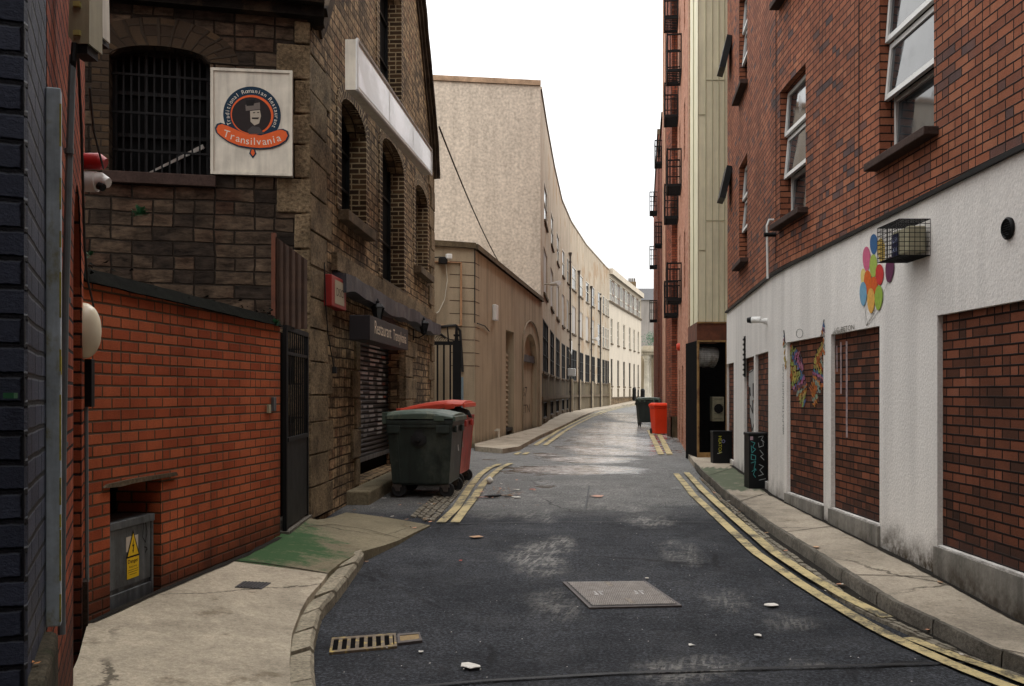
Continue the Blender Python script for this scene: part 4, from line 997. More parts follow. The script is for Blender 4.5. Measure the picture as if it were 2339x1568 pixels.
def balcony(path, Z, ztop, parent, ln=1.0, out=.42, ht=.92):
    s0, s1 = path.sy(Z-ln/2), path.sy(Z+ln/2); f = path.fr(s0, ztop-ht); f2 = path.fr(s1, ztop-ht); u = (f2.o-f.o).normalized(); g = Fr(f.o, u, (0, 0, 1), f.n); L = (f2.o-f.o).length
    m = MB(); m.box(g, 0, L, -.02, .05, out-.04, out); m.box(g, 0, .04, -.02, .05, 0, out-.04); m.box(g, L-.04, L, -.02, .05, 0, out-.04); m.box(g, .04, L-.04, -.02, .05, 0, .03)
    for i in range(1, 9): m.box(g, L*i/9-.012, L*i/9+.012, .0, .03, .03, out-.04)
    b_ = build('balcony', m, M['black'], parent); m = MB()
    for a0, a1 in ((0, .035), (L-.035, L)): m.box(g, a0, a1, .05, ht, out-.035, out); m.box(g, a0, a1, ht-.04, ht, 0, out-.035); m.box(g, a0, a1, ht*.5, ht*.5+.025, 0, out-.035); m.box(g, a0, a1, .05, ht-.04, 0, .03)
    m.box(g, .0, L, ht-.05, ht+.01, out-.035, out+.005); m.box(g, .03, L-.03, ht*.5, ht*.5+.025, out-.03, out)
    n_ = int(L/.14)
    for i in range(1, n_): m.box(g, L*i/n_-.012, L*i/n_+.012, .05, ht-.05, out-.024, out-.004)
    for j in range(1, 4):
        for a in (0.01, L-.025): m.box(g, a, a+.018, .05, ht-.03, out*j/4-.009, out*j/4+.009)
    build('railing', m, M['black'], b_); return b_
for zt_ in (3.51, 6.58, 9.67, 12.7): balcony(PB, 27.4, H+zt_, ab, 1.3, .40, 1.0)
for zt_ in (3.34, 6.24, 9.27, 12.2): balcony(PB, 30.3, H+zt_, ab, 1.2, .42, 1.0)
b2 = thing('brick_apartment_block', 'second red brick apartment block down the street, lower than the first', 'building', (8, 42, 0), 'far brick apartment blocks')
P2 = Path([(5.95, 39.32), (6.78, 45.8)]); mb = MB(); wall(mb, P2, 0, P2.s[-1], -.2, H+10.9, [], .1, 5); build('wall', mb, M['brick_far'], b2)
m = MB(); wall(m, P2, 0, P2.s[-1], H+10.9, H+11.1, [], .1, 5, off=.06); build('coping', m, M['sill'], b2)
for zt_ in (6.9, 10.2): balcony(P2, 40.6, H+zt_, b2, 1.0, .3)
b3 = thing('brick_apartment_block', 'third red brick apartment block, farthest down the right side of the street', 'building', (10, 55, 0), 'far brick apartment blocks')
P3 = Path([(6.74, 45.82), (9.6, 67.5)]); mb = MB(); wall(mb, P3, 0, P3.s[-1], -.2, H+11.9, [op(P3.sy(a), P3.sy(a+1.1), H+b_, H+b_+1.5) for a in (53, 57, 62) for b_ in (2.2, 5.4, 8.6)], .1, 5); build('wall', mb, M['brick_far'], b3)
for a in (53, 57, 62):
    for b_ in (2.2, 5.4, 8.6): window(P3, op(P3.sy(a), P3.sy(a+1.1), H+b_, H+b_+1.5), .08, b3, M['white_paint'], M['glass'])
m = MB(); wall(m, P3, 0, P3.s[-1], H+11.9, H+12.15, [], .1, 5, off=.06); build('coping', m, M['sill'], b3)
for Z in (50,):
    for zt_ in (4.6, 7.3, 10.0): balcony(P3, Z, H+zt_, b3, 1.2, .38, 1.0)
f = PB.at(1553, 793); m = MB(); m.lathe(f, [(0, .1), (.07, .1), (.11, .07), (.11, .0)], 14); tag(build('alarm_bell', m, M['red_lid'], smooth=True), 'small round red alarm bell on the pink brick wall', 'alarm bell')

# ================================================================== left: near painted and orange brick buildings
LW = Path([(-1.2553, 2.56), (-.2646-.387*6.3, 6.3)]); LN = Path([(-1.30, -8), (-1.289, 2.56)])
pb = thing('painted_brick_building', 'dark blue-grey painted brick building close on the left edge', 'building', (-2, 2, 0))
mb = MB(); wall(mb, Path([(-1.34, 2.56), (-1.2553, 2.56)]), 0, .085, .90, 13, [], .1, .02, back=False); wall(mb, LW, 0, LW.sy(3.27), .90, 13, [], .1, 1.5)  # carried up out of view to keep sky light off the near ground
build('painted_wall', mb, M['brick_blue'], pb)
mb = MB(); wall(mb, Path([(-1.34, -6), (-1.34, 2.5)]), 0, 8.5, -.1, 13, [], .1, 2); build('side_wall', mb, m_brick('brick_black', [(0, c(30, 30, 34)), (1, c(44, 43, 46))], c(18, 18, 20), stain=(.5, 1)), pb)
q = [(-1.462, 3.22), (-1.21, 2.58), (-1.33, 2.2), (-3, 2.2), (-3, 3.22)][::-1]
mb = MB(); mb.hull8([Vector((a, b, -.1)) for a, b in q], [Vector((a, b, .915)) for a, b in q]); 
sb = MB(); 
mb.jitter(.01, 4); build('stone_plinth', mb, m_stone('plinth_stone', c(92, 84, 68), .6, 9, .03, stain=.25, moss=c(50, 54, 32)), pb, bevel=.02)
f = PX(18, 905, 2.52); mb = MB(); mb.box(up_fr(f), -.002, .025, -.006, .008, 0, .02, ); build('plastic_plug', mb, M['leaf_green'], pb)
ob = thing('orange_brick_building', 'orange brick building with an arched doorway beside the painted one', 'building', (-2.2, 4.8, .2))
arch = op(LW.sy(4.93), LW.sy(5.85), .0, H+1.12, rise=.5)
mb = MB(); wall(mb, LW, LW.sy(3.30), LW.s[-1], -.1, 13, [arch], .32, 1.6); build('wall', mb, M['brick_orange'], ob)  # unseen upper part raised likewise to cut the sky light
mb = MB(); f, w_, h = ofr(LW, arch, .31); mb.box(f, -.02, w_+.02, 0, h+.05, -.04, 0)
build('door', mb, M['blackp'], ob)
g = LW.fr(LW.sy(6.0)); mb = MB(); mb.box(g, -.07, .10, .05, .55, -.1, .03); mb.jitter(.006, 6); build('foot_stone', mb, m_stone('foot_stone', c(60, 48, 40), .5), ob)
s_ = LW.sy(3.28); g = LW.fr(s_); g = Fr(g.o, g.u, g.v, g.n); cd_ = thing('steel_conduit', 'galvanised steel cable channel with yellow paint smears between the two near buildings', 'conduit', Vector((g.o.x, g.o.y, .92)))
mb = MB(); mb.box(g, -.035, .035, .915, H+1.0, .0, .045); build('channel', mb, M['steel'], cd_, bevel=.004)
mb = MB(); r3 = random.Random(3); z = .93
while z < H+.95:
    l = r3.uniform(.04, .25); mb.box(g, -.0365, -.0365+r3.uniform(.002, .009), z, min(H+.98, z+l), .041, .0465); z += l + r3.uniform(.0, .12)
mb.box(g, -.030, .004, H+.06, H+.12, .044, .0466)
build('paint_smears', mb, m_plain('yellow_smear', c(190, 178, 70), .7, 0, .5, 30, dirt=c(120, 124, 80)), cd_)
mb = MB(); mb.tube([PX(166, 128, 3.72), PX(158, 380, 3.66), PX(149, 700, 3.62), PX(144, 1000, 3.6), PX(141, 1330, 3.58), PX(141, 1450, 3.56)], .013, 10)
for t in (340, 680, 1010): mb.tube([PX(158-(t-340)*.02, t, 3.66), PX(158-(t-340)*.02, t+12, 3.66)], .017, 10)
tag(build('cable_pipe', mb, M['pipe_grey'], smooth=True), 'thin grey pipe running down the orange brick wall', 'pipe')
mb = MB(); mb.tube([PX(178, 120, 3.9), PX(186, 300, 4.3), PX(193, 560, 4.8), PX(200, 640, 5.2), PX(214, 700, 5.9)], .006, 6)
mb.tube([PX(205, 200, 5.0), PX(214, 300, 5.4), PX(236, 385, 6.0)], .006, 6); tag(build('black_cable', mb, M['rubber'], smooth=True), 'loose black cable drooping along the near orange brick wall', 'cable')
f = up_fr(PX(158, 100, 3.72)); jb = thing('junction_box', 'pale cream metal junction box high on the near wall', 'junction box', f.o)
m = MB(); wq = 47*3.7/F; m.prism(f, [(.015, 0), (wq-.002, 0), (wq, .33), (.006, .33), (-.004, .03)], -.12, .0); build('case', m, M['cream_box'], jb)
m = MB()
for y in (.028, .135, .25): m.box(f, .02, .045, y, y+.018, .0, .015)
build('latch', m, m_plain('latch', c(188, 180, 110), .6), jb)
m = MB(); m.box(f, .012, .066, -.035, .0, -.1, -.005); m.tube([f.p(.02, 0, .0), f.p(.02, -.07, .01), f.p(.012, -.12, .0)], .012, 8); build('gland', m, M['black'], jb)
f = up_fr(PX(212, 96, 4.6)); fl_ = thing('floodlight', 'black floodlight with a pale rim next to the junction box', 'floodlight', f.o); m = MB(); m.box(f, 0, .035, 0, .26, -.1, 0); build('housing', m, M['blackp'], fl_)
m = MB(); m.prism(f, [(.038, .02), (.047, .02), (.042, .26), (.030, .26)], -.08, .002); build('rim', m, M['white_dirty'], fl_)
# fittings at the far edge of that wall
Ze = 6.02
f = up_fr(PX(193, 388, Ze)); m = MB(); m.tube([f.p(-.02, .05, 0), f.p(.09, .05, .0), f.p(.125, .035, .0)], [.05, .05, .035], 14); tag(build('siren', m, m_plain('siren_red', c(170, 26, 30), .4, 0, .15), smooth=True), 'small red siren above the white domed camera', 'siren')
f = up_fr(PX(193, 440, Ze)); dc = thing('dome_camera', 'white domed security camera under the red siren', 'security camera', f.o)
m = MB(); m.tube([f.p(-.03, .065, 0), f.p(.075, .065, 0)], .062, 16); build('mount', m, M['white_paint'], dc, smooth=True)
m = MB(); m.tube([f.p(.07, .07, 0), f.p(.10, .07, 0), f.p(.15, .055, .01)], [.055, .05, .03], 16); build('housing', m, M['white_paint'], dc, smooth=True)
m = MB(); m.tube([f.p(.10, .035, .03), f.p(.13, .02, .04)], .024, 12); build('lens', m, M['blackp'], dc, smooth=True)
f = up_fr(PX(193, 756, Ze)); g = Fr(f.o, f.u, f.v, f.n); m = MB()
pr = [(0, -.03)] 
for i in range(9):
    a = i/8*math.pi/2; 
rows = []
for i in range(9):
    t = i/8; hh = .17*math.sqrt(max(.0, 1-(t*.98)**2.6)); rows.append([g.p(-.02+.115*t, hh*math.sin(b), hh*.55*math.cos(b)) for b in [2*math.pi*k_/20 for k_ in range(20)]])
for i in range(8):
    for k_ in range(20): m.face([rows[i][k_], rows[i][(k_+1) % 20], rows[i+1][(k_+1) % 20], rows[i+1][k_]])
m.face(rows[-1]); m.face(rows[0][::-1])
tag(build('bulkhead_lamp', m, m_plain('opal_plastic', c(226, 216, 188), .3, 0, .08), smooth=True), 'large oval cream bulkhead lamp at the end of the orange brick wall', 'wall lamp')
f = up_fr(PX(192, 930, Ze)); m = MB(); m.box(f, 0, .045, 0, .29, -.05, .0); tag(build('cable_cover', m, M['blackp'], bevel=.004), 'slim black vertical cover below the oval lamp', 'cable cover')
m = MB(); m.tube([PX(199, 1330, 6.05), PX(197, 930, 6.05)], .012, 6); tag(build('drain_pipe', m, M['pipe_grey'], smooth=True), 'thin dark pipe below the slim black cover', 'pipe')

# ------------------------------------------------------------------ red brick yard wall with the electrical cabinet
RB = Path([(-.2646-.387*6.12+.0, 6.1), (.1302*9.36-3.399, 9.36)])
yw = thing('red_brick_yard_wall', 'red brick yard wall with a dark mossy top and a cabinet recess', 'wall', (-2.5, 7.8, .3))
nich = op(RB.sx(251), RB.sx(368), -.1, 1.075)
ztw = lambda s: H + .705 - .02*s
mb = MB(); wall(mb, RB, 0, RB.s[-1], -.1, ztw, [nich], .34, .36, back=True); build('brickwork', mb, M['brick_red'], yw)
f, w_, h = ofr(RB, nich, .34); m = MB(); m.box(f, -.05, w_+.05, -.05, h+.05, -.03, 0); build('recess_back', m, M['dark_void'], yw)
f = RB.fr(nich['s0']); m = MB(); a0 = -.08; m.prism(ofr(RB, op(nich['s0'], nich['s1'], 1.075, 1.2), 0)[0], [(-.09, .0), (.1, -.01), (.3, .0), (w_+.22, .0), (w_+.2, .025), (.35, .03), (.15, .028), (-.05, .02)], -.2, .02); m.jitter(.004, 9); build('lintel', m, M['sill'], yw)
cp = MB(); n_ = 60; r2 = random.Random(3)
for i in range(n_):
    a, b = RB.s[-1]*i/n_, RB.s[-1]*(i+1)/n_
    A0, B0, A1, B1 = RB.pos(a, .035), RB.pos(b, .035), RB.pos(a, -.38), RB.pos(b, -.38); z0, z1 = ztw(a)-.02, ztw(b)-.02
    cp.hull8([Vector((*A1, z0)), Vector((*B1, z1)), Vector((*B0, z1)), Vector((*A0, z0))], [Vector((*A1, z0+.16)), Vector((*B1, z1+.16)), Vector((*B0.lerp(B1, .25), z1+.105)), Vector((*A0.lerp(A1, .25), z0+.105))])
cp.jitter(.007, 5); build('mossy_coping', cp, M['moss'], yw)
m = MB()
for i in range(70):
    s_ = r2.uniform(.0, RB.s[-1]); q = RB.pos(s_, r2.uniform(-.2, .04)); z_ = ztw(s_)+r2.uniform(.02, .12); a = r2.uniform(0, 6.28); l = r2.uniform(.015, .05)
    p = Vector((*q, z_)); m.face([p, p+Vector((math.cos(a)*l, math.sin(a)*l, l*.6)), p+Vector((math.cos(a+.6)*l, math.sin(a+.6)*l, l*.2))])
o_ = build('moss_tufts', m, M['moss'], yw); o_['kind'] = 'stuff'
f = RB.at(609, 944); m = MB(); m.box(f, -.0, .05, .0, .075, 0, .025); tag(build('bell_push', m, M['cream_box'], bevel=.003), 'small pale bell push on the red wall beside the gate', 'bell push')
f = RB.at(619, 940); m = MB(); m.box(f, .0, .06, .0, .13, 0, .03); tag(build('intercom', m, M['cab'], bevel=.003), 'small grey intercom box on the red wall beside the gate', 'intercom')
# cabinet
cs0, cs1 = RB.sx(254), RB.sx(358); co = op(cs0, cs1, .28, .825); f, w_, h = ofr(RB, co, .05)
ec = thing('electrical_cabinet', 'weathered grey metal electrical cabinet with a yellow danger sign set in the red wall', 'electrical cabinet', f.o)
m = MB(); m.box(f, 0, w_, -.02, h, -.25, 0); build('body', m, M['cab'], ec, bevel=.006)
m = MB(); m.box(f, -.012, w_+.012, h-.045, h+.005, -.26, .03); m.box(f, -.01, .018, -.02, h-.045, 0, .022); m.box(f, w_-.018, w_+.01, -.02, h-.045, 0, .022); m.box(f, .018, w_-.018, -.02, .075, 0, .02); build('frame', m, M['cab'], ec, bevel=.004)
m = MB(); m.box(f, .022, w_-.022, .105, h-.05, 0, .014); build('door', m, M['cab'], ec, bevel=.003)
m = MB(); YE = c(226, 186, 30); BK = c(16, 16, 16); x0 = w_*.43; sw = w_*.26
m.box(f, x0-.01, x0+sw*.95, .33, .43, .0145, .0155, col=c(196, 186, 170))
m.box(f, x0, x0+sw, .145, .285, .0160, .0168, col=YE)
m.prism(f, [(x0-.012, .287), (x0+sw+.01, .287), (x0+sw/2, .47)], .0165, .0175, col=BK)
m.prism(f, [(x0+.006, .298), (x0+sw-.008, .298), (x0+sw/2, .447)], .0177, .0182, col=YE)
bx, by = x0+sw/2, .36; m.prism(f, [(bx+.006, by+.045), (bx-.016, by-.002), (bx-.001, by+.002), (bx-.006, by-.03), (bx-.013, by-.022), (bx-.003, by-.048), (bx+.008, by-.026), (bx+.002, by-.03), (bx+.014, by+.012), (bx, by+.008)], .0184, .0188, col=BK)
m.text(f, "Danger", .036, x0+sw/2, .248, .0172, BK, width=sw*.86); m.text(f, "Danger", .036, x0+sw/2+.001, .249, .0174, BK, width=sw*.86)
m.text(f, "Keep away", .020, x0+sw/2, .218, .0172, BK, width=sw*.66)
for y in (.200, .186, .17): m.box(f, x0+.012+(.02 if y < .18 else 0), x0+sw-.012-(.02 if y < .18 else 0), y, y+.003, .0170, .0173, col=BK)
build('danger_sign', m, M['emblem'], ec)
m = MB(); m.line(f, [(w_*.80, .50), (w_*.78, .40), (w_*.84, .36), (w_*.88, .43), (w_*.84, .50)], .008, .016, c(30, 30, 32)); m.line(f, [(w_*.82, .33), (w_*.87, .32), (w_*.84, .29), (w_*.88, .31)], .01, .016, c(30, 30, 32)); build('graffiti', m, M['paint'], ec)
# black yard gate and rusty sheet above it
g0, g1 = PX(650, 1195, 9.5), PX(701, 1180, 10.75); GP = Path([(g0.x, g0.y), (g1.x, g1.y)]); f = GP.fr(0, .33); 
gt = thing('yard_gate', 'narrow black metal gate between the red brick wall and the stone corner', 'gate', (g0.x, g0.y, .3)); L = GP.s[-1]; a, b = GP.pos(0), GP.pos(L)
sg = 1 if (b-a).dot(f.u.xy) > 0 else -1; f = Fr(Vector((*a, .33)), Vector((*((b-a)/L), 0)), Vector((0, 0, 1)), f.n)
m = MB(); m.box(f, 0, .05, 0, 2.0, -.02, .02); m.box(f, L-.05, L, 0, 2.0, -.02, .02); m.box(f, .05, L-.05, 1.95, 2.0, -.02, .02); m.box(f, .05, L-.05, .88, .92, -.02, .03); m.box(f, .05, L-.05, 1.72, 1.75, -.015, .015); build('frame', m, M['black'], gt)
m = MB(); m.box(f, .05, L-.05, 0.05, .88, -.01, .01); build('panel', m, M['blackp'], gt)
m = MB()
for i in range(1, 10): m.tube([f.p(.05+(L-.1)*i/10, .92, 0), f.p(.05+(L-.1)*i/10, 1.95, 0)], .009, 6)
build('bars', m, M['black'], gt)
m = MB(); m.box(f, -.03, L+.03, -.12, .03, -.25, .05); build('threshold', m, M['kerb_dark'], gt)
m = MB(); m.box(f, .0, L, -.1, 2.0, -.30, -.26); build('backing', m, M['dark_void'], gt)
f = up_fr(PX(628, 752, 9.9)); rp = thing('rusty_sheet', 'rusty corrugated sheet standing above the yard gate', 'metal sheet', f.o); wq, hq = 74*9.9/F, 212*9.9/F
m = MB(); n_ = 16
for i in range(n_):
    a, b = wq*i/n_, wq*(i+1)/n_; ca, cb_ = .012*math.sin(i*2.1), .012*math.sin((i+1)*2.1); ha, hb = hq*(1-.26*i/n_), hq*(1-.26*(i+1)/n_)
    m.face([f.p(a, 0, ca), f.p(b, 0, cb_), f.p(b, hb, cb_), f.p(a, ha, ca)]); m.face([f.p(a, 0, ca-.01), f.p(b, 0, cb_-.01), f.p(b, hb, cb_-.01), f.p(a, ha, ca-.01)])
    m.face([f.p(a, ha, ca), f.p(b, hb, cb_), f.p(b, hb, cb_-.01), f.p(a, ha, ca-.01)])
build('sheet', m, m_plain('rust_dark', c(70, 50, 38), .85, .1, .5, 6, bumpd=.004), rp); m = MB(); m.box(f, -.03, .01, -.1, hq+.03, -.03, .03); build('post', m, M['rust'], rp)

# ------------------------------------------------------------------ stone restaurant building
rs = thing('stone_restaurant_building', 'old dark stone building with brick-edged arched windows and a gable on the left', 'building', (-2.26, 11, .3))
PA = Path([(-7.5, 9.72), (-2.26, 11.0)]); PBw = Path([(-2.26, 11.0), (-1.70, 21.5)])
sa = PA.sx
wa = op(sa(250), sa(480), PA.z(365, 398), PA.z(365, 106), rise=.14, depth=.3)
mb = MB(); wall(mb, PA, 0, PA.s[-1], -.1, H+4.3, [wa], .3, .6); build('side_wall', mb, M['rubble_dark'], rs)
for rg in ((205, 250),):
    m = MB(); wall(m, PA, sa(210), sa(250)-.003, wa['z0'], wa['z1']+.05, [], .02, .1, off=.015); build('brick_trim', m, M['brick_dark'], rs)
def arch_trim(path, o, wd, parent, mat, off=.02, jl=True, jr=True):
    m = MB(); r = o['rise']; z0 = o['z0']
    if jl: wall(m, path, o['s0']-wd, o['s0'], z0, o['z1']-r, [], .02, .1, off=off)
    if jr: wall(m, path, o['s1'], o['s1']+wd, z0, o['z1']-r, [], .02, .1, off=off)
    mid, hf = (o['s0']+o['s1'])/2, (o['s1']-o['s0'])/2; n = 16
    for i in range(n):
        a, b = math.pi*i/n, math.pi*(i+1)/n
        q = lambda t, k_: Vector((*path.pos(mid + (hf+k_)*math.cos(t), off), o['z1']-r + (r+k_)*math.sin(t)))
        q0 = lambda t, k_: Vector((*path.pos(mid + (hf+k_)*math.cos(t), off-.1), o['z1']-r + (r+k_)*math.sin(t)))
        ua, ub = (hf+wd/2)*a*.5, (hf+wd/2)*b*.5
        m.face([q(a, 0), q(b, 0), q(b, wd), q(a, wd)], [(0, ua), (0, ub), (wd, ub), (wd, ua)])
        m.face([q(a, 0), q(b, 0), q0(b, 0), q0(a, 0)]); m.face([q(a, wd), q(b, wd), q0(b, wd), q0(a, wd)])
    build('brick_trim', m, mat, parent)
arch_trim(PA, wa, .3, rs, M['brick_dark'], .012, False, False)
window(PA, wa, .28, rs, M['blackp'], M['mesh_dark'], 3, 3, .05, bars=13)
m = MB(); f, w_, h = ofr(PA, wa, .24); m.prism(f, [(w_*.33, h*.03), (w_*.36, h*.03), (w_*.93, h*.26), (w_*.91, h*.29)], 0, .02); build('stair_stringer', m, M['board'], rs)
sill(PA, wa, rs, M['sill_dark'], .06, .06, .12)
f = PA.at(484, -6); m = MB(); e0, e1 = PA.at(170, 20), PA.at(737, 20); L = (e1.o-e0.o).length
g = Fr(Vector((e0.o.x, e0.o.y, H+4.12)), Vector((*(PA.p[1]-PA.p[0]).normalized(), 0)), (0, 0, 1), e0.n); 
for (b0, b1, pj) in ((0, .12, .14), (.12, .26, .24), (.26, .5, .34)): m.box(g, -3, L-.0, b0, b1, -.3, pj)
m.jitter(.01, 3); build('eaves', m, M['eave'], rs)
# gable wall towards the alley
kz = [(11, 3.9), (11.3, 4.2), (11.8, 4.7), (12.8, 6.0), (14, 7.4), (15.2, 8.8), (16.2, 9.5), (17.2, 9.2), (18, 8.7), (19.3, 7.6), (20.2, 6.6), (20.9, 5.8), (21.5, 5.0)]
zg = lambda s: H + interp(PBw.pos(s).y, [a for a, b in kz], [b for a, b in kz]); zg.knots = [PBw.sy(a) for a, b in kz[1:-1]]
sb_ = PBw.sx
W1 = op(sb_(777), sb_(834), H+2.3, H+3.86, rise=.24); W2 = op(sb_(871), sb_(921), H+1.78, H+4.1, rise=.26); W3 = op(sb_(948), sb_(975), H+2.4, H+4.06, rise=.2)
W4 = op(sb_(865), sb_(915), H+4.85, H+7.1, rise=.4); DR = op(sb_(819), sb_(924), .42, H+.95, depth=.32)
BO = [W1, W2, W3, W4, DR]
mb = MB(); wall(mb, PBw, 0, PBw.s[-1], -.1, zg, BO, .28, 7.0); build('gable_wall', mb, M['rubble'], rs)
for o in (W1, W2, W3, W4): arch_trim(PBw, o, .22, rs, M['brick_brown'], .015)
for o in (W1, W2, W3, W4):                            # deep brick reveals
    m = MB(); f, w_, h = ofr(PBw, o, .0)
    m.box(f, w_-.004, w_+.05, 0, h-o['rise']+.05, -.275, .017); build('brick_reveal', m, M['brick_brown'], rs); m = MB(); m.box(f, -.05, .004, 0, h-o['rise']+.05, -.275, .017); build('brick_reveal', m, M['brick_brown'], rs)
    window(PBw, o, .27, rs, M['blackp'], M['mesh_dark'], 2, 3, .05)
for o in (W1, W3): sill(PBw, o, rs, M['sill'], .12, .14, .13)
sill(PBw, W2, rs, M['sill'], .0, .03, .1); sill(PBw, W4, rs, M['sill'], .1, .08, .12)
# verge: layered eaves following the gable
m = MB(); kq = [(PBw.sy(a_), b_) for a_, b_ in kz[1:]] + [(PBw.s[-1]+.06, 4.5)]; vp_ = resample(kq, 70)
vp_ = [sum((vp_[max(0, min(69, i+j))] for j in (-2, -1, 0, 1, 2)), Vector((0, 0)))/5 for i in range(70)]
for i in range(69):
    R_ = []
    for j in (i, i+1):
        t = (vp_[min(69, j+1)] - vp_[max(0, j-1)]).normalized(); R_.append((vp_[j], Vector((-t.y, t.x))))
    for (d0, d1, pj) in ((-.26, -.13, .03), (-.13, .0, .08), (.0, .11, .14)):
        def pt(k_, d, o_):
            v, n_v = R_[k_]; s_ = v.x + n_v.x*d; q = PBw.pos(min(PBw.s[-1]+.3, max(-.2, s_)), o_); return Vector((*q, H + v.y + n_v.y*d))
        m.hull8([pt(0, d0, -.2), pt(1, d0, -.2), pt(1, d0, pj), pt(0, d0, pj)], [pt(0, d1, -.2), pt(1, d1, -.2), pt(1, d1, pj), pt(0, d1, pj)])
m.jitter(.015, 3); build('verge', m, m_plain('verge_stone', c(72, 60, 48), .9, 0, .6, 5, .1, bumpd=.02, dirt=c(34, 28, 24)), rs)
# granite quoins at the corner, door jambs, string course
def quoins(path, s0, widths, z0, z1, hh, parent, mat, proj=.035, side=1, name='quoins'):
    m = MB(); z = z0; i = 0; r3 = random.Random(int(s0*10)+5)
    while z < z1:
        hq = min(hh*r3.uniform(.88, 1.1), z1-z); wd = widths[i % len(widths)]; a, b = (s0, s0+wd) if side > 0 else (s0-wd, s0)
        f = path.fr((a+b)/2); L = (b-a)/2; pr_ = proj + r3.uniform(-.006, .008); m.box(Fr(Vector((f.o.x, f.o.y, z)), f.u, f.v, f.n), -L, L, .006, hq-.012, -.1, pr_); z += hq; i += 1
    m.jitter(.008, 4); return build(name, m, mat, parent, bevel=.014)
quoins(PBw, -.02, (1.05, .82), .28, H+1.42, .345, rs, M['granite'], .04)
quoins(PBw, -.02, (.75, 1.0), H+1.42, H+3.8, .38, rs, M['granite'], .035)
quoins(PA, PA.s[-1]+.03, (.17, .36), .3, H+4.1, .36, rs, M['granite'], .03, -1)
quoins(PBw, DR['s0'], (.28, .5), .42, H+.95, .42, rs, M['granite'], .03, -1)
quoins(PBw, DR['s1'], (.8, 1.3), .35, H+.95, .42, rs, M['granite'], .03, 1)
quoins(PBw, PBw.s[-1], (.8, .5), .3, H+4.8, .4, rs, M['granite'], .03, -1)
s0c, s1c = sb_(757), PBw.s[-1]-.02; m = MB(); wall(m, PBw, s0c, s1c, H+1.50, H+1.72, [], .05, .25, off=.075); m.jitter(.006, 3); build('string_course', m, M['granite'], rs, bevel=.01)
m = MB(); n_ = 40; r3 = random.Random(9)
for i in range(n_):
    a, b = s0c+.05 + (s1c-s0c-.1)*i/n_, s0c+.05 + (s1c-s0c-.1)*(i+1)/n_; w0, w1 = .03*math.sin(i*.33)+.012*math.sin(i*.8), .03*math.sin((i+1)*.33)+.012*math.sin((i+1)*.8)
    A0, B0, A1, B1 = PBw.pos(a, .17+w0*.5), PBw.pos(b, .17+w1*.5), PBw.pos(a, -.02), PBw.pos(b, -.02)
    m.hull8([Vector((*A1, H+1.22+w0)), Vector((*B1, H+1.22+w1)), Vector((*B0, H+1.24+w1)), Vector((*A0, H+1.24+w0))], [Vector((*A1, H+1.49)), Vector((*B1, H+1.49)), Vector((*B0, H+1.46+w1*.3)), Vector((*A0, H+1.46+w0*.3))])
m.jitter(.02, 2.5); tag(build('rolled_awning', m, M['tarp'], smooth=True), 'torn dark grey awning rolled up under the stone ledge above the restaurant door', 'awning')
m = MB(); mid, hf = (DR['s0']+DR['s1'])/2, 1.1; n = 14   # blind arch above the shutter
for i in range(n):
    a, b = math.pi*i/n, math.pi*(i+1)/n; q = lambda t, k_, d: Vector((*PBw.pos(mid + (hf+k_)*math.cos(t), d), H+.72 + (.42+k_)*math.sin(t)))
    m.face([q(a, 0, .05), q(b, 0, .05), q(b, .12, .05), q(a, .12, .05)]); m.face([q(a, 0, .05), q(b, 0, .05), q(b, 0, -.02), q(a, 0, -.02)])
build('blind_arch', m, M['sill_dark'], rs)
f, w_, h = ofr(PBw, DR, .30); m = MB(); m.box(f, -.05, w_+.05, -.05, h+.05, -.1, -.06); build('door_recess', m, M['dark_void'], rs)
m = MB(); n_ = int((h-.30)/.075)
for i in range(n_):
    y = .26 + i*.075; m.prism(Fr(f.o, f.n, f.v, -f.u), [(-.03, y), (.0, y+.004), (.02, y+.02), (.022, y+.045), (.004, y+.068), (-.03, y+.074)], -w_+.01, -.01)
sh = build('roller_shutter', m, M['blackp'], rs)
m = MB(); m.box(f, 0, w_, .2, .27, -.03, .03); build('bottom_rail', m, M['cab'], sh)
m = MB(); r3 = random.Random(12); WS = c(228, 228, 226)
for (xc, wc, y0, y1) in ((.15, .10, .62, 1.55), (.36, .13, .38, 1.75), (.42, .20, 1.25, 1.62), (.60, .12, .5, 1.9), (.78, .12, .45, 1.95), (.25, .22, .42, .58), (.66, .24, 1.68, 1.95), (.48, .08, .4, 1.1), (.88, .08, .9, 1.9), (.2, .2, .9, 1.05)):
    for i in range(n_):
        y = .26 + i*.075 + .022
        if y0 < y - .1 < y1 and r3.random() < .8: 
            xx = w_*(xc + .02*math.sin(i*1.1)); ww = w_*wc*r3.uniform(.6, 1.1); kf = r3.uniform(.16, .6); m.box(f, xx-ww/2, xx+ww/2, y-.008, y+.030, .0215, .0238, col=tuple(v*kf for v in (WS if xc < .8 or i % 3 else c(190, 110, 90))))
build('graffiti', m, M['paint'], sh)
m = MB(); wall(m, PBw, DR['s0']-.75, DR['s1']+.6, .0, .40, [], .1, .5, off=.30); m.jitter(.008, 3); build('doorstep', m, M['granite_grey'], rs, bevel=.02)
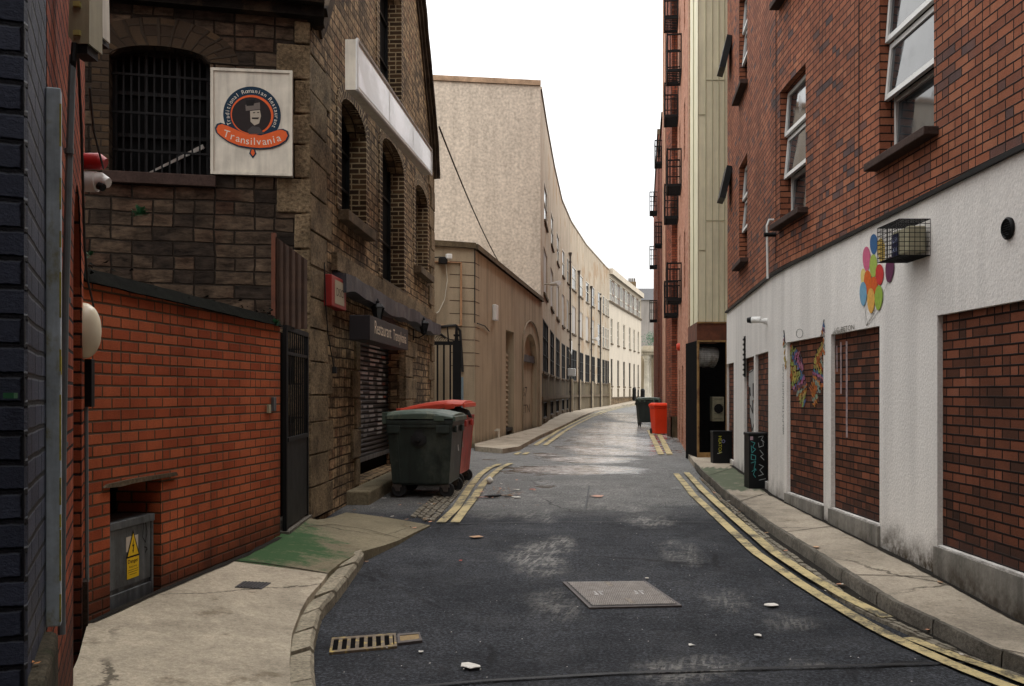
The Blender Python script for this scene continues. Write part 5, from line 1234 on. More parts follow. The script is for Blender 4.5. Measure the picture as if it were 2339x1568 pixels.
# signs
s0_, s1_ = None, None
NB2 = Path([(-2.643+.053*13+.02+.2, 13.0), (-2.643+.053*17.5+.2+.02, 17.5)]); f = NB2.fr(0); na, nb = NB2.sx(845), NB2.sx(932); A, B = NB2.pos(na), NB2.pos(nb)
f = Fr(Vector((A.x, A.y, H+.66)), Vector((*(B-A).normalized(), 0)), (0, 0, 1), NB2.fr(na).n); L = (B-A).length; hh = .31
ns = thing('name_sign', 'long dark box sign with thin cream letters above the graffitied shutter', 'sign', f.o)
m = MB(); m.box(f, 0, L, 0, hh, -.26, 0); build('board', m, m_plain('sign_board', c(34, 29, 33), .6, 0, .3, 5, dirt=c(50, 47, 46)), ns, bevel=.006)
m = MB(); CR = c(236, 220, 196); m.text(f, "Restaurant", .24, L*.10, .10, .003, CR, width=L*.40, align='l'); build('lettering', m, M['emblem'], ns); m = MB(); m.text(f, "Transylvania", .22, L*.555, .09, .003, CR, width=L*.38, align='l'); build('lettering', m, M['emblem'], ns)
# illuminated box sign higher up
SB = Path([(-2.643+.053*13+.35, 13.0), (-2.643+.053*21+.35, 21.0)]); A, B = SB.pos(SB.sx(815)), SB.pos(SB.sx(985))
lb = thing('lightbox_sign', 'long white blank box sign fixed high along the stone gable', 'sign', Vector((A.x, A.y, H+3.7)))
zt0, zb0 = H + (898-90)*A.y/F, H + (898-205)*A.y/F; zt1, zb1_ = H + (898-343)*B.y/F, H + (898-400)*B.y/F
u = Vector((B.x-A.x, B.y-A.y, 0)).normalized(); n = SB.fr(.5).n
def q(t, top, d): X = A.lerp(B, t); z = (zt0+(zt1-zt0)*t) if top else (zb0+(zb1_-zb0)*t); return Vector((X.x, X.y, z)) + n*d
m = MB(); m.hull8([q(0, 0, 0), q(1, 0, 0), q(1, 0, -.13), q(0, 0, -.13)], [q(0, 1, 0), q(1, 1, 0), q(1, 1, -.13), q(0, 1, -.13)]); build('case', m, M['white_dirty'], lb)
m = MB(); e = .018
for t0, t1 in ((.006, .33), (.336, .66), (.666, .994)):
    a = [q(t0, 0, .004), q(t1, 0, .004), q(t1, 1, .004), q(t0, 1, .004)]; a = [a[0]+Vector((0, 0, .05)), a[1]+Vector((0, 0, .05)), a[2]-Vector((0, 0, .05)), a[3]-Vector((0, 0, .05))]; m.face(a)
build('face_panel', m, M['lightbox'], lb)
m = MB(); m.tube([q(0, 1, .004), q(1, 1, .004)], .018, 6); m.tube([q(0, 0, .004), q(1, 0, .004)], .018, 6); m.tube([q(0, 0, .004), q(0, 1, .004)], .018, 6); m.tube([q(1, 0, .004), q(1, 1, .004)], .018, 6)
build('rim', m, M['white_paint'], lb)
m = MB(); m.tube([q(.6, 1, 0), q(.6, 1, -.36)+Vector((0, 0, .15))], .012, 6); build('bracket', m, M['black'], lb)
# round-emblem banner
c0, c1 = PA.sx(481), PA.sx(668); PAo = PA; A, B = PA.pos(c0, .1), PA.pos(c1, .1)
A = Vector(((481-CX)*10.75/F, 10.75)); B = Vector(((668-CX)*10.86/F, 10.86)); L = (B-A).length; zb_ = H + (898-398)*10.75/F; hh = (398-155)*10.75/F
f = Fr(Vector((A.x, A.y, zb_)), Vector((*(B-A)/L, 0)), (0, 0, 1), Vector(((B-A).y, -(B-A).x, 0))/L)
es = thing('emblem_sign', 'cream square sign board with a round dark and orange emblem on the stone side wall', 'sign', f.o)
m = MB(); m.box(f, 0, L, 0, hh, -.10, 0); build('board', m, M['white_dirty'], es)
m = MB()
for a0, a1, b0, b1 in ((0, L, 0, .03), (0, L, hh-.03, hh), (0, .03, .03, hh-.03), (L-.03, L, .03, hh-.03)): m.box(f, a0, a1, b0, b1, .0, .014)
build('frame', m, M['white_dirty'], es, bevel=.004)
m = MB(); K = L/1050; E = lambda x, y: ((x-70)*K, hh - (y-80)*K*.985)   # zoomed-picture coordinates on the board
NV, OR, CRM = c(28, 52, 70), c(222, 100, 52), c(220, 214, 200); ex, ey = E(600, 690)
m.ellipse(f, ex, ey, 370*K, 374*K, .002, NV, 60); m.ellipse(f, ex, ey, 275*K, 262*K, .003, OR, 60); m.ellipse(f, ex-.006, ey-.004, 252*K, 238*K, .004, c(44, 38, 38), 60)
# generic portrait silhouette: cap, face, collar
def epoly(pts, z, col): m.face([f.p(*E(x, y), z) for x, y in pts], col=col)
epoly([(575, 640), (700, 620), (715, 700), (690, 800), (630, 830), (580, 780)], .005, c(176, 166, 150))
epoly([(515, 560), (700, 520), (705, 610), (520, 640)], .006, c(112, 104, 98)); epoly([(520, 500), (640, 485), (620, 565), (530, 575)], .0065, c(30, 28, 28))
epoly([(595, 725), (690, 720), (680, 745), (600, 745)], .0066, c(50, 44, 40)); epoly([(540, 900), (600, 840), (690, 850), (760, 940), (560, 945)], .005, c(74, 70, 70))
epoly([(610, 655), (640, 652), (640, 664), (612, 668)], .0067, c(50, 44, 40)); epoly([(665, 650), (692, 648), (692, 660), (667, 662)], .0067, c(50, 44, 40))
low = [(125, 880), (150, 825), (200, 808), (280, 835), (400, 890), (520, 945), (600, 950), (720, 960), (840, 915), (950, 870), (1000, 862), (1060, 890), (1080, 950), (1050, 1020), (960, 1090), (840, 1135), (700, 1150), (560, 1142), (420, 1120), (290, 1065), (190, 990), (140, 940)]
m.prism(f, [E(x, y) for x, y in low[::-1]], .0068, .0085, col=NV)
sc_ = lambda p: (600 + (p[0]-600)*.955, 975 + (p[1]-975)*.88); m.prism(f, [E(*sc_(p)) for p in low[::-1]], .0087, .0095, col=OR)
m.prism(f, [E(x, y) for x, y in ((610, 1270), (655, 1205), (640, 1150), (580, 1150), (563, 1205))], .002, .004, col=NV); m.prism(f, [E(x, y) for x, y in ((610, 1240), (637, 1200), (620, 1150), (598, 1150), (582, 1200))], .0045, .006, col=OR)
def arc_text(s, r, a_mid, span, size, z, col, inward=False):
    n = len(s); 
    for i, ch in enumerate(s):
        if ch == ' ': continue
        a = a_mid + span/2 - span*(i+.5)/n; m.text(f, ch, size, ex + r*math.cos(a), ey + r*math.sin(a), z, col, rot=a-math.pi/2)
arc_text("Traditional Romanian Restaurant", 292*K, R(88), R(238), .072*L/1.0, .0045, CRM)
tx = "Transilvania"; xs = [262, 345, 415, 480, 540, 590, 632, 690, 765, 830, 890, 955]; ys = [1000, 1030, 1055, 1075, 1085, 1090, 1090, 1090, 1085, 1075, 1055, 1030]
for ch, x, y in zip(tx, xs, ys): m.text(f, ch, .13*L, *E(x, y), .0098, CRM, rot=R((600-x)*-.045) if False else R((x-610)*.045))
build('emblem', m, M['emblem'], es)
# alarm box, lanterns
f = PBw.at(752, 668, .0); ba = thing('burglar_alarm_box', 'red and white alarm box on the granite corner beside the rolled awning', 'alarm box', f.o)
m = MB(); m.box(f, -.42, .35, -.20, .17, 0, .13); build('case', m, m_plain('alarm_red', c(150, 36, 30), .5, 0, .25), ba, bevel=.01)
m = MB(); m.box(f, -.27, .22, -.155, .125, .131, .134, col=c(168, 158, 136)); m.text(f, "DSC", .14, -.02, -.06, .136, c(70, 52, 44), width=.36); build('faceplate', m, M['emblem'], ba)
m = MB(); m.tube([f.p(-.45, .3, .05), f.p(-.42, -.2, .06), f.p(-.3, -.55, .06), f.p(-.05, -.85, .06), f.p(.0, -.92, .06)], .007, 6); m.box(f, -.03, .03, -.98, -.90, .04, .09); build('cable', m, M['rubber'], ba)
def lantern(x, y, label):
    f = PBw.at(x, y, .0); t = thing('wall_lantern', label, 'lantern', f.o, 'black wall lanterns beside the restaurant sign'); g = Fr(f.p(0, -.14, .2), f.u, f.n, f.v)
    m = MB(); m.lathe(g, [(0, -.03), (.02, -.02), (.045, 0), (.05, .01), (0, .01)], 6); m.lathe(g, [(.11, .185), (.105, .2), (.05, .25), (.02, .26), (.028, .28), (.012, .30), (0, .33)], 6)
    for i in range(6): a = i*math.pi/3; m.tube([g.p(.045*math.cos(a), .045*math.sin(a), .0), g.p(.09*math.cos(a), .09*math.sin(a), .19)], .006, 4)
    m.tube([f.p(0, -.20, .0), f.p(0, -.22, .1), f.p(0, -.16, .2)], .012, 6); m.box(f, -.03, .03, -.26, -.05, 0, .015); build('frame', m, M['black'], t)
    m = MB(); m.lathe(g, [(.0, .012), (.040, .012), (.083, .185), (0, .19)], 6); build('glass', m, M['glass'], t)
lantern(831, 712, 'black wall lantern left of the dark restaurant sign'); lantern(944, 746, 'black wall lantern right of the dark restaurant sign')
# weeds on the side wall
def weed(x, y, Z, label, n=26, s=.16, seed=1):
    r3 = random.Random(seed); p0 = PX(x, y, Z); m = MB()
    for i in range(n):
        a, e = r3.uniform(0, 6.28), r3.uniform(-.3, 1.2); l = s*r3.uniform(.4, 1); d = Vector((math.cos(a)*math.cos(e), -abs(math.sin(a))*math.cos(e)*.6, math.sin(e))); sd = d.cross(Vector((0, 0, 1))).normalized()*l*.13
        q0 = p0 + d*l*.45; m.face([p0, q0+sd, p0+d*l, q0-sd]); 
        for t in (.5, .75): m.face([p0+d*l*t, p0+d*l*t+sd*3+Vector((0, 0, -.01)), p0+d*l*(t+.1)])
        for t in (.5, .75): m.face([p0+d*l*t, p0+d*l*t-sd*3+Vector((0, 0, -.01)), p0+d*l*(t+.1)])
    return tag(build('weed', m, M['leaf_green']), label, 'plant')
weed(320, 490, 10.42, 'small green fern growing from the stone wall below the barred window', 60, .13, 2); weed(206, 585, 6.5, 'tiny grass tuft at the end of the orange brick wall', 12, .06, 3)
weed(628, 740, 9.2, 'green weeds on the end of the red wall coping beside the rusty sheet', 40, .07, 5)

# ================================================================== annex and the long curved office building
ax = thing('rendered_annex', 'low brown rendered annex with a louvred doorway and an arched doorway', 'building', (-.95, 25.4, .4))
AF = Path([(-4.2, 23.9), (-.95, 25.4)]); AN = Path([(-.95, 25.4), (1.14, 38.0)])
ztop = lambda s: H + 3.66 - .015*s
lo = op(AN.sx(1155.5), AN.sx(1174), .2, AN.z(1163, 756), depth=.35); ad = op(AN.sx(1196), AN.sx(1227), .2, AN.z(1211, 763), rise=1.0, depth=.2)
mb = MB(); wall(mb, AF, 0, AF.s[-1], .1, H+3.68, [], .1, 8); wall(mb, AN, 0, AN.s[-1], .1, ztop, [lo, ad], .2, 4); build('wall', mb, M['render_annex'], ax)
mb = MB(); wall(mb, AF, 0, AF.s[-1]+.0, H+3.68, H+3.82, [], .1, 1, off=.09); wall(mb, AN, -.0, AN.s[-1], lambda s: ztop(s)+.001, lambda s: ztop(s)+.14, [], .1, 1, off=.09); build('parapet_coping', mb, m_stone('coping_annex', c(120, 106, 84), .4, 8, .01, stain=.3), ax)
f, w_, h = ofr(AN, lo, .16); m = MB(); m.box(f, 0, w_, 0, .35, -.1, 0); m.box(f, -.02, w_, .30, .40, -.1, .12); m.box(f, 0, w_, h-.55, h, -.15, -.12)
d_ = build('louvred_door', m, M['blackp'], ax); m = MB(); n_ = int((h-1.0)/.155)
for i in range(n_): y = .45+i*.155; m.prism(Fr(f.o, f.n, f.v, -f.u), [(-.08, y+.10), (.0, y), (.015, y+.02), (-.06, y+.12)], -w_*.9, -.04)
build('louvres', m, M['render_annex'], d_)
f, w_, h = ofr(AN, ad, .18); m = MB(); m.box(f, 0, w_, 0, h-.75, -.1, .0); dd = build('door', m, M['render_annex'], ax); m = MB(); m.box(f, 0, w_, h-.98, h-.75, .0, .10); build('transom', m, M['cab'], dd); m = MB(); m.box(f, .0, w_*.1, 0, h*.68, 0, .02); build('dark_gap', m, M['dark_void'], dd)
m = MB(); m.box(f, 0, w_, h-.75, h, -.1, -.02); build('tympanum', m, M['render_annex'], ax)
m = MB(); DK = c(76, 60, 46)
m.text(f, "B7", .50, w_*.42, h*.38, .004, DK, width=w_*.36); m.text(f, "1", .3, w_*.44, h*.30, .004, c(110, 92, 72)); m.text(f, "ETN", .42, w_*.52, h*.22, .004, DK, width=w_*.52); build('lettering', m, M['paintw'], dd)
for o, rs_, nm in ((ad, .95, 'arch_moulding'),):
    m = MB(); mid, hf = (o['s0']+o['s1'])/2, (o['s1']-o['s0'])/2 + .35; zt_ = o['z1'] + .1 - (0 if o is ad else -.35); pts = []
    for i in range(17):
        a = math.pi*i/16; q = PBw
        X = AN.pos(mid + hf*math.cos(a), .03); pts.append((X.x, X.y, zt_ - .6 + (rs_)*math.sin(a)+.0))
    b0, b1 = AN.pos(mid+hf, .03), AN.pos(mid-hf, .03); pts = [(b0.x, b0.y, .4)] + pts + [(b1.x, b1.y, .4)]
    m.tube(pts, .025, 6); build(nm, m, m_plain('moulding', c(136, 122, 100), .9, 0, .3), ax)
m = MB()                                              # wall cables and conduit frame on the annex front
q = lambda x, y: (lambda s: Vector((*AF.pos(s, .03), AF.z(x, y))))(AF.sx(x))
m.tube([q(975, 749), q(1010, 746), q(1040, 744), q(1050, 756), q(1053, 800), q(1056, 850)], .035, 8); m.tube([q(980, 753), q(1020, 747), q(1045, 745)], .02, 6); build('black_cable', m, M['rubber'], ax)
m = MB(); m.tube([q(975, 598), q(1052, 601), q(1052, 744)], .03, 6); m.tube([q(975, 743), q(1052, 744)], .015, 6); build('conduit', m, m_plain('conduit_tan', c(182, 140, 104), .7), ax)
q2 = lambda x, y: Vector((*AN.pos(AN.sx(x), .03), AN.z(x, y)))
m = MB(); m.tube([q(1083.5, 566), q(1083.5, 738)], .014, 6); m.tube([q2(1088, 739), q2(1105, 745), q2(1115, 757)], .014, 6); build('thin_cable', m, M['rubber'], ax)
m = MB(); m.tube([q(1055, 862), q(1055, 975)], .03, 8); build('blue_pipe', m, m_plain('pipe_blue', c(120, 140, 150), .5), ax)
m = MB()
for i in range(9):
    y = 600 + i*29.5; z_ = AF.z(1075, y); f = AF.fr(AF.s[-1]-.35, z_, .0); m.box(f, -.34, .34, -.008, .008, 0, .004); f = AN.fr(.3, z_, .0); m.box(f, -.3, .3, -.008, .008, 0, .004)
build('quoin_joints', m, M['sill_dark'], ax)
f = AF.at(1010, 594, .0); ac = thing('bracket_camera', 'small dark camera with a pale head on the front of the rendered annex', 'security camera', f.o)
m = MB(); m.box(f, -.12, .07, -.12, .03, .05, .2); m.tube([f.p(-.35, .03, .02), f.p(-.1, .05, .1), f.p(.1, .05, .15)], .015, 6); build('body', m, M['blackp'], ac, bevel=.01)
m = MB(); m.box(f, .04, .18, .0, .13, .1, .25); build('head', m, M['white_paint'], ac, bevel=.02)
m = MB(); m.tube([f.p(.06, -.1, .1), f.p(.12, -.5, .05), f.p(.05, -1.0, .04), f.p(-.1, -1.3, .04), f.p(-.3, -1.45, .04)], .012, 6); build('white_cable', m, M['white_dirty'], ac)
f = AN.at(1127, 715); m = MB(); m.box(f, -.16, .16, -.22, .22, 0, .12); bx = build('white_alarm_box', m, M['white_paint'], bevel=.02); tag(bx, 'white alarm box on the side of the rendered annex', 'alarm box')
f = AN.at(1207-.5, 1010-.5) if False else AN.at(1130, 988); m = MB(); m.tube([f.p(0, .05, 0), f.p(0, .05, .12), f.p(0, -.3, .12)], .03, 6); m.box(f, -.04, .04, .03, .1, .05, .15, ); tag(build('standpipe', m, M['white_dirty']), 'small white-capped pipe low on the annex wall', 'pipe')
# black railing gate in front of the annex
g0 = PX(975, 930, 24.0); f = up_fr(Vector((g0.x, 24.0, .4)), R(6)); rg = thing('railing_gate', 'tall black bar gate with spikes in front of the rendered annex', 'gate', f.o); wq = 78*24/F; hq = H + (898-780)*24/F - .4
m = MB(); m.box(f, 0, wq, hq-.09, hq, -.03, .03); m.box(f, wq-.2, wq, 0, hq+.02, -.06, .06); m.box(f, 0, wq, .15, .22, -.03, .03); build('frame', m, M['black'], rg)
m = MB()
for i in range(5): x = .1+i*.155; m.box(f, x-.022, x+.022, .1, hq-.05, -.022, .022)
m.prism(f, [(.5, hq), (.54, hq), (.51, hq+.36), (.48, hq+.36)], -.015, .015); m.prism(f, [(wq-.16, hq), (wq-.06, hq), (wq-.09, hq+.4), (wq-.13, hq+.4)], -.03, .03); m.box(f, wq-.18, wq-.04, hq+.12, hq+.17, -.03, .03); build('bars', m, M['black'], rg)
m = MB(); r3 = random.Random(8)
for i in range(14):
    a = i*.045; m.tube([f.p(-.1+a, hq+.02+.12*abs(math.sin(i)), r3.uniform(-.05, .05)), f.p(-.0+a, hq+.3-.02*i, r3.uniform(-.05, .05)), f.p(.1+a, hq+.01, 0)], .006, 4)
m.tube([f.p(.0, hq+.33, 0), f.p(.2, hq+.28, 0), f.p(.45, hq+.08, 0)], .03, 6); build('barbed_wire', m, M['black'], rg)

# long beige building with a concave front
of = thing('curved_office_building', 'long beige rendered building curving away with tall dark ground-floor windows', 'building', (1.1, 38, .4))
GW = Path([(-9, 36.4), (1.09, 38.0)]); TOP = H + 11.6
mb = MB(); wall(mb, GW, 0, GW.s[-1], .1, TOP+.12, [], .1, 6); build('gable_wall', mb, M['render_gable'], of)
mb = MB(); wall(mb, GW, 0, GW.s[-1]+.0, TOP+.12, TOP+.32, [], .1, .8, off=.07); build('gable_coping', mb, m_stone('coping_pink', c(190, 160, 132), .3, 6, .01), of)
s_end = OF.sx(1391.5)
cols = [(1240.5, 1251), (1257, 1264.5), (1270, 1277.5), (1283, 1290), (1294, 1299.5), (1305, 1316), (1322.5, 1331.5), (1337, 1345.5), (1350.5, 1358), (1364.5, 1372), (1376, 1380.6), (1382.2, 1386), (1387.3, 1390.6)]
big = lambda o, i: o
ops_g, ops_m, ops_t, ops_b = [], [], [], []
for i, (a, b) in enumerate(cols):
    A, B = OF.sx(a), OF.sx(b); mA, mB = A + (B-A)*.1, B - (B-A)*.1
    ops_g.append(op(A - (B-A)*.06, B + (B-A)*.10, H+.86, H+3.0)); ops_m.append(op(mA, mB, H+4.1, H+6.0, depth=.05)); c_ = A*.45+B*.55; w2_ = (B-A)*(.34 if i < 5 else .4)
    ops_t.append(op(c_-w2_, c_+w2_, H+7.15, H+8.75)); 
    if i < 5: ops_b.append(op(mA, mB, .62, H-.38))
zsp = H - .18
mb = MB(); wall(mb, OF, 0, s_end, H+.78, TOP, ops_g + ops_m + ops_t, .05, 9); build('wall', mb, M['render_beige'], of)
mb = MB(); wall(mb, OF, 0, s_end, .1, H+.78, ops_b, .08, 9, off=-.004); build('rough_base_wall', mb, M['render_base'], of)
mb = MB(); wall(mb, OF, .02, s_end, H-.30, H-.14, [], .1, .3, off=.10); build('ledge', mb, M['sill'], of)
for i, o in enumerate(ops_g): window(OF, o, .045, of, M['black'], M['mesh_dark'], 2 if i < 10 else 1, 3, .05); sill(OF, o, of, M['sill'], .05, .06, .10)
for i, o in enumerate(ops_m):
    if i < 9:
        f, w_, h = ofr(OF, o, .05); m = MB(); m.box(f, 0, w_, 0, h, -.02, .0)
        for k_ in (.33, .66): m.box(f, w_*k_-.03, w_*k_+.03, 0, h, 0, .015)
        m.box(f, 0, w_, 0, .06, 0, .02); m.box(f, 0, w_, h-.06, h, 0, .02); build('boarded_window', m, M['board'], of)
    else: window(OF, o, .045, of, M['white_dirty'], M['glass'], 1, 2, .06)
    sill(OF, o, of, M['sill'], .05, .07, .12)
for i, o in enumerate(ops_t): window(OF, o, .045, of, M['white_dirty'], M['glass'] if i not in (5, 6) else M['glass_pale'], 1, 2, .06); sill(OF, o, of, M['sill'], .04, .07, .10)
for o in ops_b: window(OF, o, .07, of, M['blackp'], M['dark_void'], 1, 1, .05); sill(OF, o, of, M['sill'], .0, .06, .15)
m = MB(); wall(m, OF, 0, s_end, TOP, TOP+.10, [], .1, .8, off=.05); build('parapet_coping', m, M['render_gable'], of)
for x, zt_ in ((1298.5, 9.2), (1319, 8.8), (1347.5, 8.6), (1368.5, 8.3)):
    X = OF.pos(OF.sx(x), .12); m = MB(); m.tube([(X.x, X.y, .3), (X.x, X.y, H+zt_)], .06, 8)
    for k_ in range(1, 7): m.tube([(X.x, X.y, k_*1.7), (X.x, X.y, k_*1.7+.12)], .08, 8)
    m.tube([(X.x, X.y, H+zt_-.3), (X.x, X.y, H+zt_)], [.06, .12], 8); build('drainpipe', m, m_plain('drainpipe', c(66, 58, 50), .6, 0, .3), of)
for x in (1303.5, 1321.5, 1350, 1371, 1391):
    X = OF.pos(OF.sx(x), .0); f = OF.fr(OF.sx(x), .2); m = MB(); m.box(f, -.22, .22, 0, H+.95-.2, -.05, .16); m.jitter(.01, 2); build('buttress', m, M['render_annex'], of)
f = OF.at(1243, 650); sl_ = thing('street_lamp', 'white street lamp on a long arm from the beige building above the annex end', 'street lamp', f.o)
m = MB(); m.tube([f.o, PX(1258, 649, 40.0), PX(1262, 648, 39.8)], .035, 6); build('arm', m, M['white_dirty'], sl_); m = MB(); m.tube([PX(1258, 650, 40), PX(1277, 647, 39.3)], [.06, .10], 8); build('lamp_head', m, M['white_paint'], sl_)
f = OF.at(1354, 775); sl2 = thing('street_lamp', 'smaller far street lamp on the beige building beside the downpipes', 'street lamp', f.o)
m = MB(); m.tube([f.o, PX(1363, 775, 80)], .05, 6); build('arm', m, M['white_dirty'], sl2); m = MB(); m.tube([PX(1355, 776, 80), PX(1366, 775, 79)], [.10, .16], 8); build('lamp_head', m, M['white_paint'], sl2)
f = OF.at(1297, 852); m = MB(); m.box(f, -.22, .22, -.22, .28, 0, .5); tag(build('meter_box', m, M['white_paint'], bevel=.04), 'small white box on the dark downpipe at the foot of the beige building', 'box')
m = MB(); cab_ = [q3 for q3 in [Vector((*OF.pos(OF.sx(1299), .2), OF.z(1299, 780))), Vector((*OF.pos(OF.sx(1295), .3), OF.z(1295, 810))), Vector((*OF.pos(OF.sx(1289), .3), OF.z(1289, 800)))]]; m.tube(cab_, .03, 6); tag(build('white_cable', m, M['white_paint']), 'loose white cable loop by the dark downpipe on the beige building', 'cable')
m = MB(); a, b = PX(1003, 290, 20.6), PX(1140, 600, 36.9); m.tube([a.lerp(b, t) - Vector((0, 0, .5*4*t*(1-t)*.35)) for t in [i/12 for i in range(13)]], .018, 5); tag(build('overhead_cable', m, M['rubber']), 'thin black cable slanting from the gable eaves down to the annex roof', 'cable')

# cream building beyond it
cb = thing('cream_building', 'pale cream building with a glazed attic strip at the far bend', 'building', (12, 100, .8))
s0_, s1_ = s_end, OF.s[-1]; cc_ = [(1395, 1399.4), (1410, 1414.3), (1423.5, 1427.8), (1436.7, 1440.5), (1447, 1450.3), (1456.5, 1459.6)]
og, om_, ob_ = [], [], []
for a, b in cc_:
    A, B = OF.sx(a), OF.sx(b); og.append(op(A, B, H+.67, H+3.25)); om_.append(op(A, B, H+4.75, H+7.1)); ob_.append(op(A, B, H-.5, H+.42, depth=.06))
at_ = op(OF.sx(1392.6), OF.sx(1464), H+8.75, H+10.9, depth=.15)
mb = MB(); wall(mb, OF, s0_, s1_, H-.55, H+11.55, og+om_+ob_+[at_], .15, 10); build('wall', mb, M['render_cream'], cb)
mb = MB(); wall(mb, OF, s0_, s1_, .1, H-.55, [], .15, 10, off=.06); build('stone_base', mb, M['rubble'], cb)
mb = MB(); wall(mb, OF, s0_, s1_, H-.548, H-.40, [], .1, .4, off=.10); build('ledge', mb, M['sill'], cb)
mb = MB(); wall(mb, OF, s0_, s1_, H+8.55, H+8.74, [], .1, .3, off=.12); build('attic_sill', mb, M['sill'], cb)
mb = MB(); wall(mb, OF, s0_, s1_, H+11.2, H+11.75, [], .1, .6, off=.35); build('eaves', mb, M['render_cream'], cb)
for o in og: window(OF, o, .13, cb, M['blackp'], M['mesh_dark'], 1, 3, .08); sill(OF, o, cb, M['sill'], .06, .08, .14)
for o in om_: window(OF, o, .13, cb, M['white_dirty'], M['glass'], 1, 3, .08); sill(OF, o, cb, M['sill'], .06, .08, .14)
for o in ob_: 
    f, w_, h = ofr(OF, o, .05); m = MB(); m.box(f, 0, w_, 0, h, -.05, 0); build('recessed_panel', m, M['render_base'], cb)
N_ = 13; brown = m_plain('brown_frame', c(120, 92, 66), .6)
for i in range(N_):
    a = at_['s0'] + (at_['s1']-at_['s0'])*i/N_; b = at_['s0'] + (at_['s1']-at_['s0'])*(i+1)/N_
    window(OF, op(a+.02, b-.02, at_['z0'], at_['z1']), .12, cb, brown if i % 2 else M['white_dirty'], M['glass_pale'] if i % 4 else M['glass'], 2, 1, .13, transoms=[.35])  # pale panes: reflected sky put into the glass colour
# portico with stone columns and the grey building behind
pt = thing('stone_portico', 'stone portico with round columns closing the far end of the street', 'building', (17, 124, .8)); Zp = 123
m = MB()
for x, r in ((1477, 6.6), (1490, 5.2), (1503, 5.2)):
    X = (x-CX)*Zp/F; g = Fr((X, Zp + (0 if x < 1480 else 2.5), .75), (1, 0, 0), (0, 1, 0), (0, 0, 1)); rr = r*Zp/F; hh = H + (898-880+8)*0 + 1.0
    prof = [(0, 0), (rr*1.4, 0), (rr*1.4, .3), (rr*1.1, .45), (rr*.95, .6), (rr*.92, 2.2), (rr*.8, 4.8), (rr*.95, 4.9), (rr*.85, 5.0), (rr*1.25, 5.3), (rr*1.3, 5.65), (0, 5.65)]
    mm = MB(); mm.lathe(g, prof, 20); build('column', mm, M['sill'] if False else m_stone('column_stone', c(212, 204, 186), .3, 3, .01, stain=.6), pt, smooth=True)
mm = MB(); g = Fr(((1466-CX)*Zp/F, Zp+1.3, 6.4), (1, 0, 0), (0, 0, 1), (0, -1, 0)); mm.box(g, 0, 6, 0, .35, -1.6, 2.0); mm.box(g, -.15, 6, .35, .55, -1.7, 2.3); mm.box(g, .2, 1.6, .55, 1.1, -1.2, 1.2); build('entablature', mm, m_stone('entablature', c(190, 180, 160), .35, 2, .01, stain=.55), pt)
mm = MB(); mm.box(g, 0, 6, -6.4, 0, -4, -2.5); build('back_wall', mm, M['render_annex'], pt)  # darker render stands in for the shade behind the columns
gh = thing('grey_gabled_house', 'grey gabled house with a slate roof behind the portico', 'house', (20, 150, 1)); Zg = 150
g = Fr(((1462-CX)*Zg/F, Zg, 0), (1, 0, 0), (0, 0, 1), (0, -1, 0)); m = MB(); hw = H + (898-728)*Zg/F; m.box(g, 0, 9, 0, H + (898-686)*Zg/F, -8, 0); build('wall', m, M['render_grey'], gh)
m = MB(); hh = H + (898-686)*Zg/F; ht = H + (898-654)*Zg/F; m.hull8([g.p(-.2, hh, .3), g.p(9, hh, .3), g.p(9, hh, -8), g.p(-.2, hh, -8)], [g.p(-.2, ht, -3.5), g.p(9, ht, -3.5), g.p(9, ht, -4.5), g.p(-.2, ht, -4.5)]); build('roof', m, M['roof'], gh)
for xx, yy in ((2.05, 7.6), (2.05, 11.0)):
    m = MB(); m.box(g, xx, xx+.7, yy, yy+1.6, -.05, .03); w__ = build('window', m, M['white_paint'], gh); m = MB(); m.box(g, xx+.08, xx+.62, yy+.1, yy+1.5, .031, .04); build('pane', m, M['glass'], w__)
m = MB(); cx0 = (1439-CX)*Zg/F - g.o.x; m.box(g, cx0, cx0+1.15, H + 14, H + (898-641)*Zg/F, -3, -1.8); ch_ = build('chimney', m, M['brick_brown'], gh)
m = MB()
for i in range(4): m.lathe(Fr(g.p(cx0+.15+.28*i, H + (898-641)*Zg/F, -2.4), (1, 0, 0), (0, 1, 0), (0, 0, 1)), [(.12, 0), (.10, .6), (0, .6)], 8)
build('chimney_pots', m, M['sill'], ch_)
m = MB(); r3 = random.Random(5); X0 = (1490-CX)*132/F
for i in range(900):
    a, b, d = r3.gauss(0, .8), r3.gauss(0, .5), r3.gauss(0, .45); p = Vector((X0+.4+a, 132+b, H + (898-775)*132/F + d)); q_ = r3.uniform(.06, .14); v_ = Vector((r3.uniform(-1, 1), r3.uniform(-1, 1), r3.uniform(-1, 1))).normalized(); w_2 = v_.cross(Vector((r3.uniform(-1, 1), .3, r3.uniform(-1, 1)))).normalized()
    m.face([p, p+v_*q_, p+(v_+w_2)*q_*.7, p+w_2*q_])
bt = thing('roof_bush', 'green bush growing on top of the portico', 'plant', (X0, 132, 6)); build('foliage', m, M['leaf_green'], bt)
def bollard(x0, x1, y0, y1, Z, label):
    b = PX((x0+x1)/2, y1, Z); r = (x1-x0)/2*Z/F; h = (y1-y0)*Z/F; g = Fr(b, (1, 0, 0), (0, 1, 0), (0, 0, 1)); m = MB(); m.lathe(g, [(r*.9, 0), (r*.9, .08), (r, .1), (r, h*.78), (r*1.05, h*.8), (r*.95, h*.9), (r*.6, h*.98), (0, h)], 14)
    return tag(build('litter_bin', m, M['blackp'], smooth=True), label, 'litter bin')
bollard(1444.5, 1453, 885, 916, 108, 'black round-topped street bin left at the foot of the cream building'); bollard(1463, 1473, 888, 915, 110, 'black round-topped street bin right beside the columns')
bollard(1456, 1459.5, 890, 915, 109, 'slim black post between the two far street bins')

